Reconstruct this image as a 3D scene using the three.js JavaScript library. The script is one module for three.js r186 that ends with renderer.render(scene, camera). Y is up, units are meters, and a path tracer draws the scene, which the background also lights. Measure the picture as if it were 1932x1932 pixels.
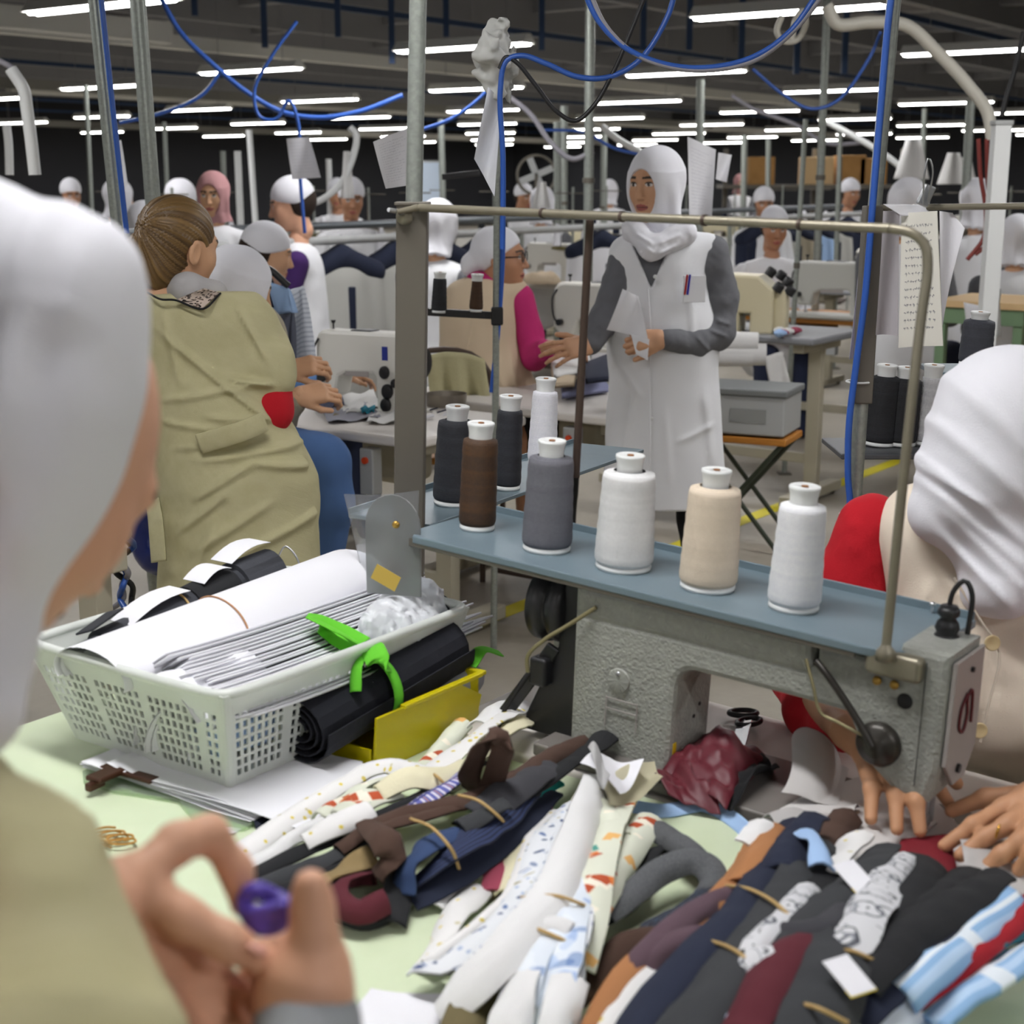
import * as THREE from 'three';
import { RoundedBoxGeometry } from 'three/addons/geometries/RoundedBoxGeometry.js';
import { mergeGeometries, mergeVertices } from 'three/addons/utils/BufferGeometryUtils.js';
import { RectAreaLightUniformsLib } from 'three/addons/lights/RectAreaLightUniformsLib.js';

// ---------------------------------------------------------------- camera, exposure
const scene = new THREE.Scene();
scene.background = new THREE.Color(0x08090b);
const PITCH = 12.5 * Math.PI / 180, FOC = 2820, EYE = 1.6;
const camera = new THREE.PerspectiveCamera(2 * Math.atan(966 / FOC) * 180 / Math.PI, 1, 0.05, 200);
camera.position.set(0, EYE, 0);
camera.rotation.x = -PITCH;
camera.focus = 3.1;
camera.userData.fStop = 5.8;
const renderer = new THREE.WebGLRenderer({ antialias: true });
renderer.toneMapping = THREE.LinearToneMapping;
renderer.toneMappingExposure = 1.1;
renderer.shadowMap.enabled = true;
RectAreaLightUniformsLib.init();
const LAMP_POWER = 27;           // luminance of the fluorescent battens
const LAMP_COLOUR = 0xfcfbff;

// ---------------------------------------------------------------- maths
const V = (x, y, z) => new THREE.Vector3(x, y, z);
const { sin, cos, abs, min, max, sqrt, PI, floor, hypot, exp } = Math;
const lerp = (a, b, t) => a + (b - a) * t, clamp = (x, a, b) => min(b, max(a, x));
const sstep = (a, b, x) => { const t = clamp((x - a) / (b - a), 0, 1); return t * t * (3 - 2 * t); };
function rng(seed) { let s = seed >>> 0; return () => { s = (s + 0x6D2B79F5) >>> 0; let t = s; t = Math.imul(t ^ (t >>> 15), t | 1); t ^= t + Math.imul(t ^ (t >>> 7), t | 61); return ((t ^ (t >>> 14)) >>> 0) / 4294967296; }; }
// a survey of the place: sight lines from the tripod give where things stand
function ray(px, py) { const u = (px - 966) / FOC, v = -(py - 966) / FOC; return [u, -sin(PITCH) + v * cos(PITCH), -(cos(PITCH) + v * sin(PITCH))]; }
function at(px, py, D) { const d = ray(px, py), t = D / -d[2]; return V(d[0] * t, EYE + d[1] * t, -D); }
function onY(px, py, Y) { const d = ray(px, py), t = (Y - EYE) / d[1]; return V(d[0] * t, Y, d[2] * t); }
// the hall's own axes: rows of machines run along s, the aisle runs along t
const RY = -36 * PI / 180, MX = cos(RY), MZ = -sin(RY), NX = sin(RY), NZ = cos(RY);
const O = V(0.541, 0.76, -1.819);
const st = (s, y, t) => V(O.x + s * MX + t * NX, y, O.z + s * MZ + t * NZ);
function hash3(x, y, z) { let h = Math.imul(x, 374761393) ^ Math.imul(y, 668265263) ^ Math.imul(z, 2147483647 ^ 0x5bd1e995); h = Math.imul(h ^ (h >>> 13), 1274126177); return ((h ^ (h >>> 16)) >>> 0) / 4294967296; }
function noise3(x, y, z) {
  const xi = floor(x), yi = floor(y), zi = floor(z); let fx = x - xi, fy = y - yi, fz = z - zi;
  fx = fx * fx * (3 - 2 * fx); fy = fy * fy * (3 - 2 * fy); fz = fz * fz * (3 - 2 * fz);
  const a = (i, j, k) => hash3(xi + i, yi + j, zi + k);
  return lerp(lerp(lerp(a(0, 0, 0), a(1, 0, 0), fx), lerp(a(0, 1, 0), a(1, 1, 0), fx), fy), lerp(lerp(a(0, 0, 1), a(1, 0, 1), fx), lerp(a(0, 1, 1), a(1, 1, 1), fx), fy), fz) * 2 - 1;
}
// ---------------------------------------------------------------- textures and materials
function dataTex(n, fn, srgb, size) {     // fn(u,v) -> [r,g,b] 0..1, tiles over `size` metres
  const d = new Uint8Array(n * n * 4);
  for (let j = 0; j < n; j++) for (let i = 0; i < n; i++) { const c = fn(i / n, j / n), k = (j * n + i) * 4; d[k] = clamp(c[0], 0, 1) * 255; d[k + 1] = clamp(c[1], 0, 1) * 255; d[k + 2] = clamp(c[2], 0, 1) * 255; d[k + 3] = 255; }
  const t = new THREE.DataTexture(d, n, n); t.wrapS = t.wrapT = THREE.RepeatWrapping; t.magFilter = THREE.LinearFilter; t.minFilter = THREE.LinearMipmapLinearFilter; t.generateMipmaps = true;
  if (srgb) t.colorSpace = THREE.SRGBColorSpace;
  t.repeat.set(1 / size, 1 / size); t.needsUpdate = true; return t;
}
function tnoise(u, v, f, s) {           // tiling value noise
  const x = u * f, y = v * f, xi = floor(x), yi = floor(y), fx = x - xi, fy = y - yi, a = fx * fx * (3 - 2 * fx), b = fy * fy * (3 - 2 * fy);
  const h = (i, j) => hash3(((xi + i) % f + f) % f, ((yi + j) % f + f) % f, s);
  return lerp(lerp(h(0, 0), h(1, 0), a), lerp(h(0, 1), h(1, 1), a), b);
}
const fbm = (u, v, f, s) => (tnoise(u, v, f, s) * .5 + tnoise(u, v, f * 2, s + 1) * .28 + tnoise(u, v, f * 4, s + 2) * .15 + tnoise(u, v, f * 8, s + 3) * .07);
const hex = h => { const c = new THREE.Color(h); const o = {}; c.getRGB(o, THREE.SRGBColorSpace); return [o.r, o.g, o.b]; };
const mixc = (a, b, t) => [lerp(a[0], b[0], t), lerp(a[1], b[1], t), lerp(a[2], b[2], t)];
function canvasTex(w, h, draw, sizeU, sizeV) {
  const c = document.createElement('canvas'); c.width = w; c.height = h; draw(c.getContext('2d'), w, h);
  const t = new THREE.CanvasTexture(c); t.colorSpace = THREE.SRGBColorSpace; t.wrapS = t.wrapT = THREE.RepeatWrapping; if (sizeU) t.repeat.set(1 / sizeU, 1 / (sizeV || sizeU)); return t;
}
const weave = dataTex(128, (u, v) => { const w = .5 + .25 * sin(u * 2 * PI * 24) * cos(v * 2 * PI * 24) + .35 * (tnoise(u, v, 32, 5) - .5); return [w, w, w]; }, false, .05);
const softBump = dataTex(128, (u, v) => { const w = fbm(u, v, 6, 11); return [w, w, w]; }, false, .3);
const hammer = dataTex(256, (u, v) => { const w = tnoise(u, v, 48, 21) * .7 + tnoise(u, v, 96, 22) * .3; return [w, w, w]; }, false, .16);
const mottled = (a, b, f, seed, size, n = 128) => dataTex(n, (u, v) => mixc(hex(a), hex(b), fbm(u, v, f, seed)), true, size);
function mat(color, o = {}) { return new THREE.MeshStandardMaterial({ color, roughness: .6, ...o }); }
const cloth = (color, o = {}) => new THREE.MeshPhysicalMaterial({ color, roughness: .92, sheen: .25, sheenRoughness: .6, bumpMap: weave, bumpScale: .0006, ...o });
const M = {
  khaki: cloth(0xffffff, { map: mottled('#bab48a', '#c6c09a', 10, 31, .2) }), white: cloth(0xe6e6ec), offwhite: cloth(0xdedddb), smock: cloth(0xe4e5e8),
  cream: cloth(0xe6dac8), beige: cloth(0xc9b69b), red: cloth(0xb80b1e), grey: cloth(0x66676b), pink: cloth(0xb7286a), blue: cloth(0x6f9bd8), denim: cloth(0x49699a), navy: cloth(0x1f2740),
  black: cloth(0x17181b), purple: cloth(0x3d1b5c), greige: cloth(0xa39a86), steelBlue: mat(0x70818a, { roughness: .42, metalness: .15, bumpMap: softBump, bumpScale: .0006 }),
  galv: mat(0xffffff, { map: mottled('#8d928c', '#aab0a8', 20, 41, .12), roughness: .42, metalness: .55 }), post: mat(0x676259, { roughness: .5, metalness: .3 }),
  rod: mat(0x8b8574, { roughness: .38, metalness: .5 }), darkRod: mat(0x4a3c34, { roughness: .5, metalness: .3 }), steel: mat(0xb9bbbd, { roughness: .28, metalness: .9 }), brass: mat(0xb89348, { roughness: .35, metalness: .8 }),
  machine: mat(0xffffff, { map: mottled('#8f918a', '#a0a29a', 30, 51, .2), roughness: .42, bumpMap: hammer, bumpScale: .0012 }), machineFace: mat(0x9a9490, { roughness: .4 }),
  blackPlastic: mat(0x1c1c1e, { roughness: .42 }), blackRubber: mat(0x141415, { roughness: .7 }), whitePlastic: mat(0xdcdedd, { roughness: .45 }), greyPlastic: mat(0xa9abaa, { roughness: .5 }),
  machWhite: mat(0xd6d4cc, { roughness: .38 }), machCream: mat(0xd8cfae, { roughness: .4 }), tabletop: mat(0xd8d3cd, { roughness: .45 }), beigeMetal: mat(0xb0aa96, { roughness: .5 }), greyTop: mat(0x84868a, { roughness: .45 }),
  green: mat(0xffffff, { map: mottled('#ccd9b6', '#d5e0c2', 8, 61, .5), roughness: .55, bumpMap: softBump, bumpScale: .0004 }), wood: mat(0xffffff, { map: dataTex(128, (u, v) => mixc(hex('#a5671f'), hex('#c98a3c'), tnoise(u, v, 4, 71) * .5 + .5 * tnoise(u, (v * 12) % 1, 16, 72)), true, .4), roughness: .5 }),
  woodDark: mat(0x8a5418, { roughness: .5 }), woodPale: mat(0xd8b888, { roughness: .55 }), greenSteel: mat(0x74906e, { roughness: .5 }), carton: mat(0xffffff, { map: mottled('#a47a45', '#b98d55', 6, 81, .6), roughness: .85 }),
  paper: mat(0xe9e9ee, { roughness: .8 }), paperWarm: mat(0xdcd9cc, { roughness: .85 }), blueHose: mat(0x2f5aae, { roughness: .35 }), greyCable: mat(0x8d8b92, { roughness: .5 }), blackCable: mat(0x1d1d1f, { roughness: .5 }), whiteCable: mat(0xc9c6ba, { roughness: .5 }), redHose: mat(0x8a3a34, { roughness: .5 }),
  yellowBin: mat(0xc2b400, { roughness: .38 }), basket: mat(0xd0d8d0, { roughness: .35, transparent: false }), acrylic: new THREE.MeshPhysicalMaterial({ color: 0xf4f6f8, transmission: .92, roughness: .08, thickness: 0, ior: 1.49 }),
  rubberBand: mat(0xb99a62, { roughness: .6 }), goldMetal: mat(0xd9a94e, { roughness: .22, metalness: 1 }), eyeMetal: mat(0x232225, { roughness: .3, metalness: .4 }),
  skin: new THREE.MeshPhysicalMaterial({ color: 0xffffff, vertexColors: true, roughness: .55, sheen: .1 }),
};
// ---------------------------------------------------------------- scene bookkeeping
const used = new Map(), bases = new WeakMap();
function numbered(n) { const k = used.get(n) || 0; used.set(n, k + 1); return k ? `${n}_${String(k).padStart(3, '0')}` : n; }
function tag(o, label, category, group, kind) { o.userData = { label, category }; if (group) o.userData.group = group; if (kind) o.userData.kind = kind; return o; }
function thing(name, label, category, pos, { turn = 0, group, tilt = 0 } = {}) {
  const o = new THREE.Group(); o.name = numbered(name); o.position.copy(pos); o.rotation.set(0, turn, tilt, 'YXZ'); scene.add(o); return tag(o, label, category, group);
}
function uvBox(g) {
  if (g.userData.keepUV) return g;
  if (!g.attributes.normal) g.computeVertexNormals();
  const p = g.attributes.position, n = g.attributes.normal, uv = new Float32Array(p.count * 2);
  for (let i = 0; i < p.count; i++) { const ax = abs(n.getX(i)), ay = abs(n.getY(i)), az = abs(n.getZ(i)); if (ay >= ax && ay >= az) { uv[2 * i] = p.getX(i); uv[2 * i + 1] = p.getZ(i); } else if (ax > az) { uv[2 * i] = p.getZ(i); uv[2 * i + 1] = p.getY(i); } else { uv[2 * i] = p.getX(i); uv[2 * i + 1] = p.getY(i); } }
  g.setAttribute('uv', new THREE.BufferAttribute(uv, 2)); return g;
}
function shade(m) { m.castShadow = m.receiveShadow = true; return m; }
function part(parent, name, geo, material, label) {      // geometry in the thing's own frame
  const m = shade(new THREE.Mesh(uvBox(geo), material)); m.name = name; parent.add(m); if (label) m.userData.label = label; return m;
}
function wpart(parent, name, geo, material, label) {     // geometry in world coordinates under a thing that only stands somewhere
  let g = parent; while (g.isMesh) g = g.parent; const b = g.position; geo.translate(-b.x, -b.y, -b.z); return part(parent, name, geo, material, label);
}
function single(name, geo, material, label, category, group, pos) {   // a thing that is one mesh
  const m = shade(new THREE.Mesh(geo, material)); if (pos) geo.translate(-pos.x, -pos.y, -pos.z); uvBox(geo); if (pos) m.position.copy(pos); m.name = numbered(name); scene.add(m); return tag(m, label, category, group);
}
function struct(name, geo, material, label, parent) { const m = shade(new THREE.Mesh(uvBox(geo), material)); m.name = parent ? name : numbered(name); (parent || scene).add(m); if (!parent) { m.userData = { kind: 'structure', label, category: name.split('_')[0] }; } return m; }
// ---------------------------------------------------------------- geometry
const move = (g, x, y, z) => g.translate(x, y, z);
const rb = (w, h, d, r = .004, seg = 2) => { const g = new RoundedBoxGeometry(w, h, d, seg, min(r, w * .49, h * .49, d * .49)); return g; };
const rbAt = (w, h, d, x, y, z, r) => rb(w, h, d, r).translate(x, y, z);
const cyl = (r1, r2, h, n = 24) => new THREE.CylinderGeometry(r1, r2, h, n);
function between(a, b, r1, r2 = r1, n = 12) { const d = b.clone().sub(a), L = d.length(), g = new THREE.CylinderGeometry(r2, r1, L, n); g.translate(0, L / 2, 0); g.applyQuaternion(new THREE.Quaternion().setFromUnitVectors(V(0, 1, 0), d.normalize())); g.translate(a.x, a.y, a.z); return g; }
function bar(a, b, w, h, r = .003) { const d = b.clone().sub(a), L = d.length(), g = rb(w, L, h, r); g.translate(0, L / 2, 0); g.applyQuaternion(new THREE.Quaternion().setFromUnitVectors(V(0, 1, 0), d.normalize())); g.translate(a.x, a.y, a.z); return g; }
function tube(pts, r, seg = 0, rad = 8, closed = false) { const c = new THREE.CatmullRomCurve3(pts, closed, 'centripetal'); return new THREE.TubeGeometry(c, seg || max(8, pts.length * 8), r, rad, closed); }
function lathe(prof, n = 32) { const g = new THREE.LatheGeometry(prof.map(([r, y]) => new THREE.Vector2(r, y)), n), R = max(...prof.map(p => p[0])), u = g.attributes.uv, p = g.attributes.position; for (let i = 0; i < u.count; i++) u.setXY(i, u.getX(i) * 2 * PI * R, p.getY(i)); g.userData.keepUV = true; return g; }
function strip(gs) { return gs.map(g => { const h = g.index ? g.toNonIndexed() : g.clone(); for (const k of Object.keys(h.attributes)) if (!['position', 'normal', 'uv', 'color'].includes(k)) h.deleteAttribute(k); return h; }); }
function join(gs) { let a = strip(gs); const hasC = a.some(g => g.attributes.color); if (hasC) a.forEach(g => { if (!g.attributes.color) g.setAttribute('color', new THREE.BufferAttribute(new Float32Array(g.attributes.position.count * 3).fill(1), 3)); }); a.forEach(g => { if (!g.attributes.uv) g.setAttribute('uv', new THREE.BufferAttribute(new Float32Array(g.attributes.position.count * 2), 2)); }); return mergeGeometries(a); }
function extrude(pts, depth, bevel = .002, holes = []) { const s = new THREE.Shape(pts.map(p => new THREE.Vector2(p[0], p[1]))); for (const h of holes) s.holes.push(new THREE.Path(h.map(p => new THREE.Vector2(p[0], p[1])))); return new THREE.ExtrudeGeometry(s, { depth, bevelEnabled: bevel > 0, bevelThickness: bevel, bevelSize: bevel, bevelSegments: 2, curveSegments: 8 }).translate(0, 0, -depth / 2); }
function grid(nu, nv, fn, keep = true) {      // a sheet from fn(u,v)->Vector3, two sided
  const pos = [], uv = [], idx = [];
  for (let j = 0; j <= nv; j++) for (let i = 0; i <= nu; i++) { const p = fn(i / nu, j / nv); pos.push(p.x, p.y, p.z); uv.push(i / nu, j / nv); }
  for (let j = 0; j < nv; j++) for (let i = 0; i < nu; i++) { const a = j * (nu + 1) + i, b = a + 1, c = a + nu + 1, d = c + 1; idx.push(a, b, d, a, d, c); }
  const g = new THREE.BufferGeometry(); g.setAttribute('position', new THREE.Float32BufferAttribute(pos, 3)); g.setAttribute('uv', new THREE.Float32BufferAttribute(uv, 2)); g.setIndex(idx); g.computeVertexNormals(); g.userData.keepUV = keep; return g;
}
function sheet(nu, nv, fn, th = .0006) {       // the same with thickness: front, back and rims
  const front = grid(nu, nv, fn), p = front.attributes.position, n = front.attributes.normal, W = nu + 1, pos = [], uv = [], idx = [];
  for (const sgn of [.5, -.5]) for (let i = 0; i < p.count; i++) { pos.push(p.getX(i) + n.getX(i) * th * sgn, p.getY(i) + n.getY(i) * th * sgn, p.getZ(i) + n.getZ(i) * th * sgn); uv.push(front.attributes.uv.getX(i), front.attributes.uv.getY(i)); }
  const N = p.count; for (let j = 0; j < nv; j++) for (let i = 0; i < nu; i++) { const a = j * W + i, b = a + 1, c = a + W, d = c + 1; idx.push(a, b, d, a, d, c, N + a, N + d, N + b, N + a, N + c, N + d); }
  const rim = []; for (let i = 0; i < nu; i++) rim.push([i, i + 1]); for (let j = 0; j < nv; j++) rim.push([j * W + nu, (j + 1) * W + nu]); for (let i = nu; i > 0; i--) rim.push([nv * W + i, nv * W + i - 1]); for (let j = nv; j > 0; j--) rim.push([j * W, (j - 1) * W]);
  for (const [a, b] of rim) idx.push(a, N + a, N + b, a, N + b, b);
  const g = new THREE.BufferGeometry(); g.setAttribute('position', new THREE.Float32BufferAttribute(pos, 3)); g.setAttribute('uv', new THREE.Float32BufferAttribute(uv, 2)); g.setIndex(idx); g.computeVertexNormals(); g.userData.keepUV = true; return g;
}
function ribbon(pts, w, th, { roll = () => 0, arch = 0, n = 28, up = V(0, 1, 0), wave = 0, seed = 1 } = {}) {   // a flat strip of cloth swept along a path; uv in metres
  const c = new THREE.CatmullRomCurve3(pts, false, 'centripetal'), L = c.getLength(), K = 4, pos = [], uv = [], idx = [], S = 2 * (K + 1);
  let prevS = null;
  for (let i = 0; i <= n; i++) {
    const u = i / n, p = c.getPointAt(u), T = c.getTangentAt(u); let s = T.clone().cross(up); if (s.lengthSq() < 1e-3) s = prevS ? prevS.clone() : V(1, 0, 0); s.normalize(); if (prevS && s.dot(prevS) < 0) s.negate(); prevS = s.clone();
    const N = s.clone().cross(T).normalize(); if (N.dot(up) < 0) N.negate();
    const r = typeof roll === 'function' ? roll(u) : roll; s.applyAxisAngle(T, r); N.applyAxisAngle(T, r);
    for (let k = 0; k < S; k++) { const top = k <= K, q = top ? k / K : (S - 1 - k) / K, x = (q - .5) * w, y = arch * (1 - 4 * (q - .5) ** 2) + (top ? th / 2 : -th / 2) + wave * noise3(u * L * 40, q * 2, seed * 7.3); pos.push(p.x + s.x * x + N.x * y, p.y + s.y * x + N.y * y, p.z + s.z * x + N.z * y); uv.push(u * L, q * w); }
  }
  for (let i = 0; i < n; i++) for (let k = 0; k < S; k++) { const a = i * S + k, b = i * S + (k + 1) % S, d = a + S, e = b + S; idx.push(a, b, e, a, e, d); }
  for (const b of [0, n * S]) for (let k = 0; k < K; k++) { const q = [b + k, b + k + 1, b + S - 2 - k, b + S - 1 - k]; if (b) idx.push(q[0], q[1], q[2], q[0], q[2], q[3]); else idx.push(q[0], q[2], q[1], q[0], q[3], q[2]); }
  const g = new THREE.BufferGeometry(); g.setAttribute('position', new THREE.Float32BufferAttribute(pos, 3)); g.setAttribute('uv', new THREE.Float32BufferAttribute(uv, 2)); g.setIndex(idx); g.computeVertexNormals(); g.userData.keepUV = true; return g;
}
// ---------------------------------------------------------------- distance fields: bodies and garments
const smin = (a, b, k) => { const h = max(k - abs(a - b), 0) / k; return min(a, b) - h * h * k * .25; };
const smax = (a, b, k) => -smin(-a, -b, k);
function bone(a, b, ra, rb = ra, k = .03, fd = null, fl = 1) {       // tapered capsule; fl>1 flattens along fd
  const ax = a.x, ay = a.y, az = a.z, dx = b.x - ax, dy = b.y - ay, dz = b.z - az, L = dx * dx + dy * dy + dz * dz || 1e-9;
  const f = (x, y, z) => { let px = x - ax, py = y - ay, pz = z - az; const t = clamp((px * dx + py * dy + pz * dz) / L, 0, 1); px -= dx * t; py -= dy * t; pz -= dz * t; if (fd) { const c = (px * fd.x + py * fd.y + pz * fd.z) * (fl - 1); px += fd.x * c; py += fd.y * c; pz += fd.z * c; } return sqrt(px * px + py * py + pz * pz) - (ra + (rb - ra) * t); };
  f.k = k; f.lo = [min(a.x, b.x), min(a.y, b.y), min(a.z, b.z)]; f.hi = [max(a.x, b.x), max(a.y, b.y), max(a.z, b.z)]; f.r = max(ra, rb); return f;
}
function union(fs) { return (x, y, z) => { let d = 1e9; for (const f of fs) { const e = f(x, y, z); d = d > 1e8 ? e : smin(d, e, f.k); } return d; }; }
function boundsOf(fs, pad = .03) { const lo = [1e9, 1e9, 1e9], hi = [-1e9, -1e9, -1e9]; for (const f of fs) for (let i = 0; i < 3; i++) { lo[i] = min(lo[i], f.lo[i] - f.r - pad); hi[i] = max(hi[i], f.hi[i] + f.r + pad); } return [lo, hi]; }
function fieldMesh(fn, lo, hi, h, colour, safety = 1.7) {       // surface nets
  const nx = Math.ceil((hi[0] - lo[0]) / h) + 1, ny = Math.ceil((hi[1] - lo[1]) / h) + 1, nz = Math.ceil((hi[2] - lo[2]) / h) + 1, B = 4;
  const F = new Float32Array(nx * ny * nz), id = (i, j, k) => (k * ny + j) * nx + i;
  for (let k0 = 0; k0 < nz; k0 += B) for (let j0 = 0; j0 < ny; j0 += B) for (let i0 = 0; i0 < nx; i0 += B) {
    const d = fn(lo[0] + (i0 + 1.5) * h, lo[1] + (j0 + 1.5) * h, lo[2] + (k0 + 1.5) * h), far = abs(d) > 3.2 * h * safety;
    for (let k = k0; k < min(k0 + B, nz); k++) for (let j = j0; j < min(j0 + B, ny); j++) for (let i = i0; i < min(i0 + B, nx); i++) F[id(i, j, k)] = far ? d : fn(lo[0] + i * h, lo[1] + j * h, lo[2] + k * h);
  }
  const vid = new Int32Array(nx * ny * nz).fill(-1), pos = [], idx = [];
  const E = [[0, 1], [2, 3], [4, 5], [6, 7], [0, 2], [1, 3], [4, 6], [5, 7], [0, 4], [1, 5], [2, 6], [3, 7]], C = [0, 1, 2, 3, 4, 5, 6, 7].map(c => [c & 1, (c >> 1) & 1, c >> 2]), g = new Float32Array(8);
  for (let k = 0; k < nz - 1; k++) for (let j = 0; j < ny - 1; j++) for (let i = 0; i < nx - 1; i++) {
    let m = 0; for (let c = 0; c < 8; c++) { g[c] = F[id(i + C[c][0], j + C[c][1], k + C[c][2])]; if (g[c] < 0) m |= 1 << c; }
    if (m === 0 || m === 255) continue;
    let x = 0, y = 0, z = 0, n = 0; for (const [a, b] of E) if (((m >> a) ^ (m >> b)) & 1) { const t = g[a] / (g[a] - g[b]); x += C[a][0] + (C[b][0] - C[a][0]) * t; y += C[a][1] + (C[b][1] - C[a][1]) * t; z += C[a][2] + (C[b][2] - C[a][2]) * t; n++; }
    vid[id(i, j, k)] = pos.length / 3; pos.push(lo[0] + (i + x / n) * h, lo[1] + (j + y / n) * h, lo[2] + (k + z / n) * h);
  }
  const quad = (a, b, c, d, flip) => { if (a < 0 || b < 0 || c < 0 || d < 0) return; if (flip) idx.push(a, c, b, a, d, c); else idx.push(a, b, c, a, c, d); };
  for (let k = 1; k < nz - 1; k++) for (let j = 1; j < ny - 1; j++) for (let i = 1; i < nx - 1; i++) {
    const s = F[id(i, j, k)] < 0;
    if (s !== F[id(i + 1, j, k)] < 0) quad(vid[id(i, j - 1, k - 1)], vid[id(i, j, k - 1)], vid[id(i, j, k)], vid[id(i, j - 1, k)], !s);
    if (s !== F[id(i, j + 1, k)] < 0) quad(vid[id(i - 1, j, k - 1)], vid[id(i - 1, j, k)], vid[id(i, j, k)], vid[id(i, j, k - 1)], !s);
    if (s !== F[id(i, j, k + 1)] < 0) quad(vid[id(i - 1, j - 1, k)], vid[id(i, j - 1, k)], vid[id(i, j, k)], vid[id(i - 1, j, k)], !s);
  }
  const geo = new THREE.BufferGeometry(); geo.setAttribute('position', new THREE.Float32BufferAttribute(pos, 3)); geo.setIndex(idx);
  const N = new Float32Array(pos.length), e = h * .5; for (let i = 0; i < pos.length; i += 3) { const x = pos[i], y = pos[i + 1], z = pos[i + 2]; let a = fn(x + e, y, z) - fn(x - e, y, z), b = fn(x, y + e, z) - fn(x, y - e, z), c = fn(x, y, z + e) - fn(x, y, z - e); const l = hypot(a, b, c) || 1; N[i] = a / l; N[i + 1] = b / l; N[i + 2] = c / l; }
  geo.setAttribute('normal', new THREE.BufferAttribute(N, 3));
  const U = new Float32Array(pos.length / 3 * 2); for (let i = 0, k = 0; i < pos.length; i += 3, k += 2) { U[k] = pos[i] + .83 * pos[i + 2]; U[k + 1] = pos[i + 1] + .31 * pos[i] - .27 * pos[i + 2]; } geo.setAttribute('uv', new THREE.BufferAttribute(U, 2)); geo.userData.keepUV = true;
  if (colour) { const cc = new Float32Array(pos.length); for (let i = 0; i < pos.length; i += 3) { const c = colour(pos[i], pos[i + 1], pos[i + 2]); cc[i] = c[0]; cc[i + 1] = c[1]; cc[i + 2] = c[2]; } geo.setAttribute('color', new THREE.BufferAttribute(cc, 3)); }
  return geo;
}
const lin = h => { const c = new THREE.Color(h); return [c.r, c.g, c.b]; };
// ================================================================ the hall
const boxST = (s0, s1, y0, y1, t0, t1) => { const g = new THREE.BoxGeometry(abs(s1 - s0), abs(y1 - y0), abs(t1 - t0)); g.translate((s0 + s1) / 2, (y0 + y1) / 2, (t0 + t1) / 2); g.rotateY(RY); g.translate(O.x, 0, O.z); return g; };
const stOf = p => { const x = p.x - O.x, z = p.z - O.z; return [x * MX + z * MZ, x * NX + z * NZ]; };
const S0 = -34, S1 = 22, T0 = -46, T1 = 9, CEIL = 4.3;
const floorMat = mat(0xffffff, { map: dataTex(256, (u, v) => { const a = fbm(u, v, 5, 91), b = tnoise(u, v, 120, 92), c = tnoise(u, v, 17, 93); return mixc(hex('#8d8678'), hex('#a8a193'), clamp(a * 1.1 - .05 + (b - .5) * .16 - (c > .86 ? .25 * (c - .86) * 7 : 0), 0, 1)); }, true, 2.6), roughness: .5, bumpMap: softBump, bumpScale: .0008 });
struct('floor', boxST(S0, S1, -.2, 0, T0, T1), floorMat, 'bare grey-brown concrete floor of the sewing hall');
const wallMat = mat(0x2c2d31, { roughness: .85 });
const wallName = ['wall_back', 'wall_front', 'wall_left', 'wall_right'];
[[S0, S1, T0 - .2, T0], [S0, S1, T1, T1 + .2], [S0 - .2, S0, T0 - .2, T1 + .2], [S1, S1 + .2, T0 - .2, T1 + .2]].forEach((w, i) => struct(wallName[i], boxST(w[0], w[1], 0, CEIL, w[2], w[3]), wallMat, ['dark far wall closing the hall', 'dark wall at the near end of the hall', 'dark long side wall beyond the machine rows', 'dark side wall at the end of the aisle'][i]));
const ceilMat = mat(0xffffff, { map: mottled('#a2a3a7', '#b2b3b7', 5, 95, 3), roughness: .9 }), beamMat = mat(0x8f9094, { roughness: .8 }), blueSteel = mat(0x2c4468, { roughness: .6 });
const ceiling = struct('ceiling', boxST(S0, S1, CEIL, CEIL + .2, T0, T1), ceilMat, 'dark grey ceiling of slabs and beams high over the hall');
for (let s = S0 + 1; s < 14; s += 2.9) struct('beam', boxST(s, s + .14, 3.75, CEIL, T0, T1), beamMat, '', ceiling);
for (let t = T0 + 1; t < 2; t += 3.1) struct('cross_beam', boxST(S0, S1, 4.0, CEIL, t, t + .2), beamMat, '', ceiling);
for (let s = S0 + 2, i = 0; s < 8; s += 4.35, i++) struct('blue_rail', boxST(s, s + .05, 3.3, 3.36, T0, T1), blueSteel, '', ceiling).userData.label = 'thin dark blue steel rail under the beams';
for (const [x, y] of [[368, 30], [638, 70], [842, 70], [1022, 95], [1213, 95], [1300, 95], [1398, 115], [1502, 140], [1592, 140], [120, 20], [500, 90], [740, 120]]) { const q = at(x, y, 15); struct('drop_rod', new THREE.BoxGeometry(.055, CEIL - q.y, .055).translate(q.x, (CEIL + q.y) / 2, q.z), blueSteel, '', ceiling).userData.label = 'dark blue vertical hanger rod'; }
struct('floor_marking', boxST(-2.64, -2.555, 0, .002, -24, 5), mat(0xcfc214, { roughness: .6 }), 'yellow tape line along the aisle on the concrete').userData.category = 'floor marking';
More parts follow.
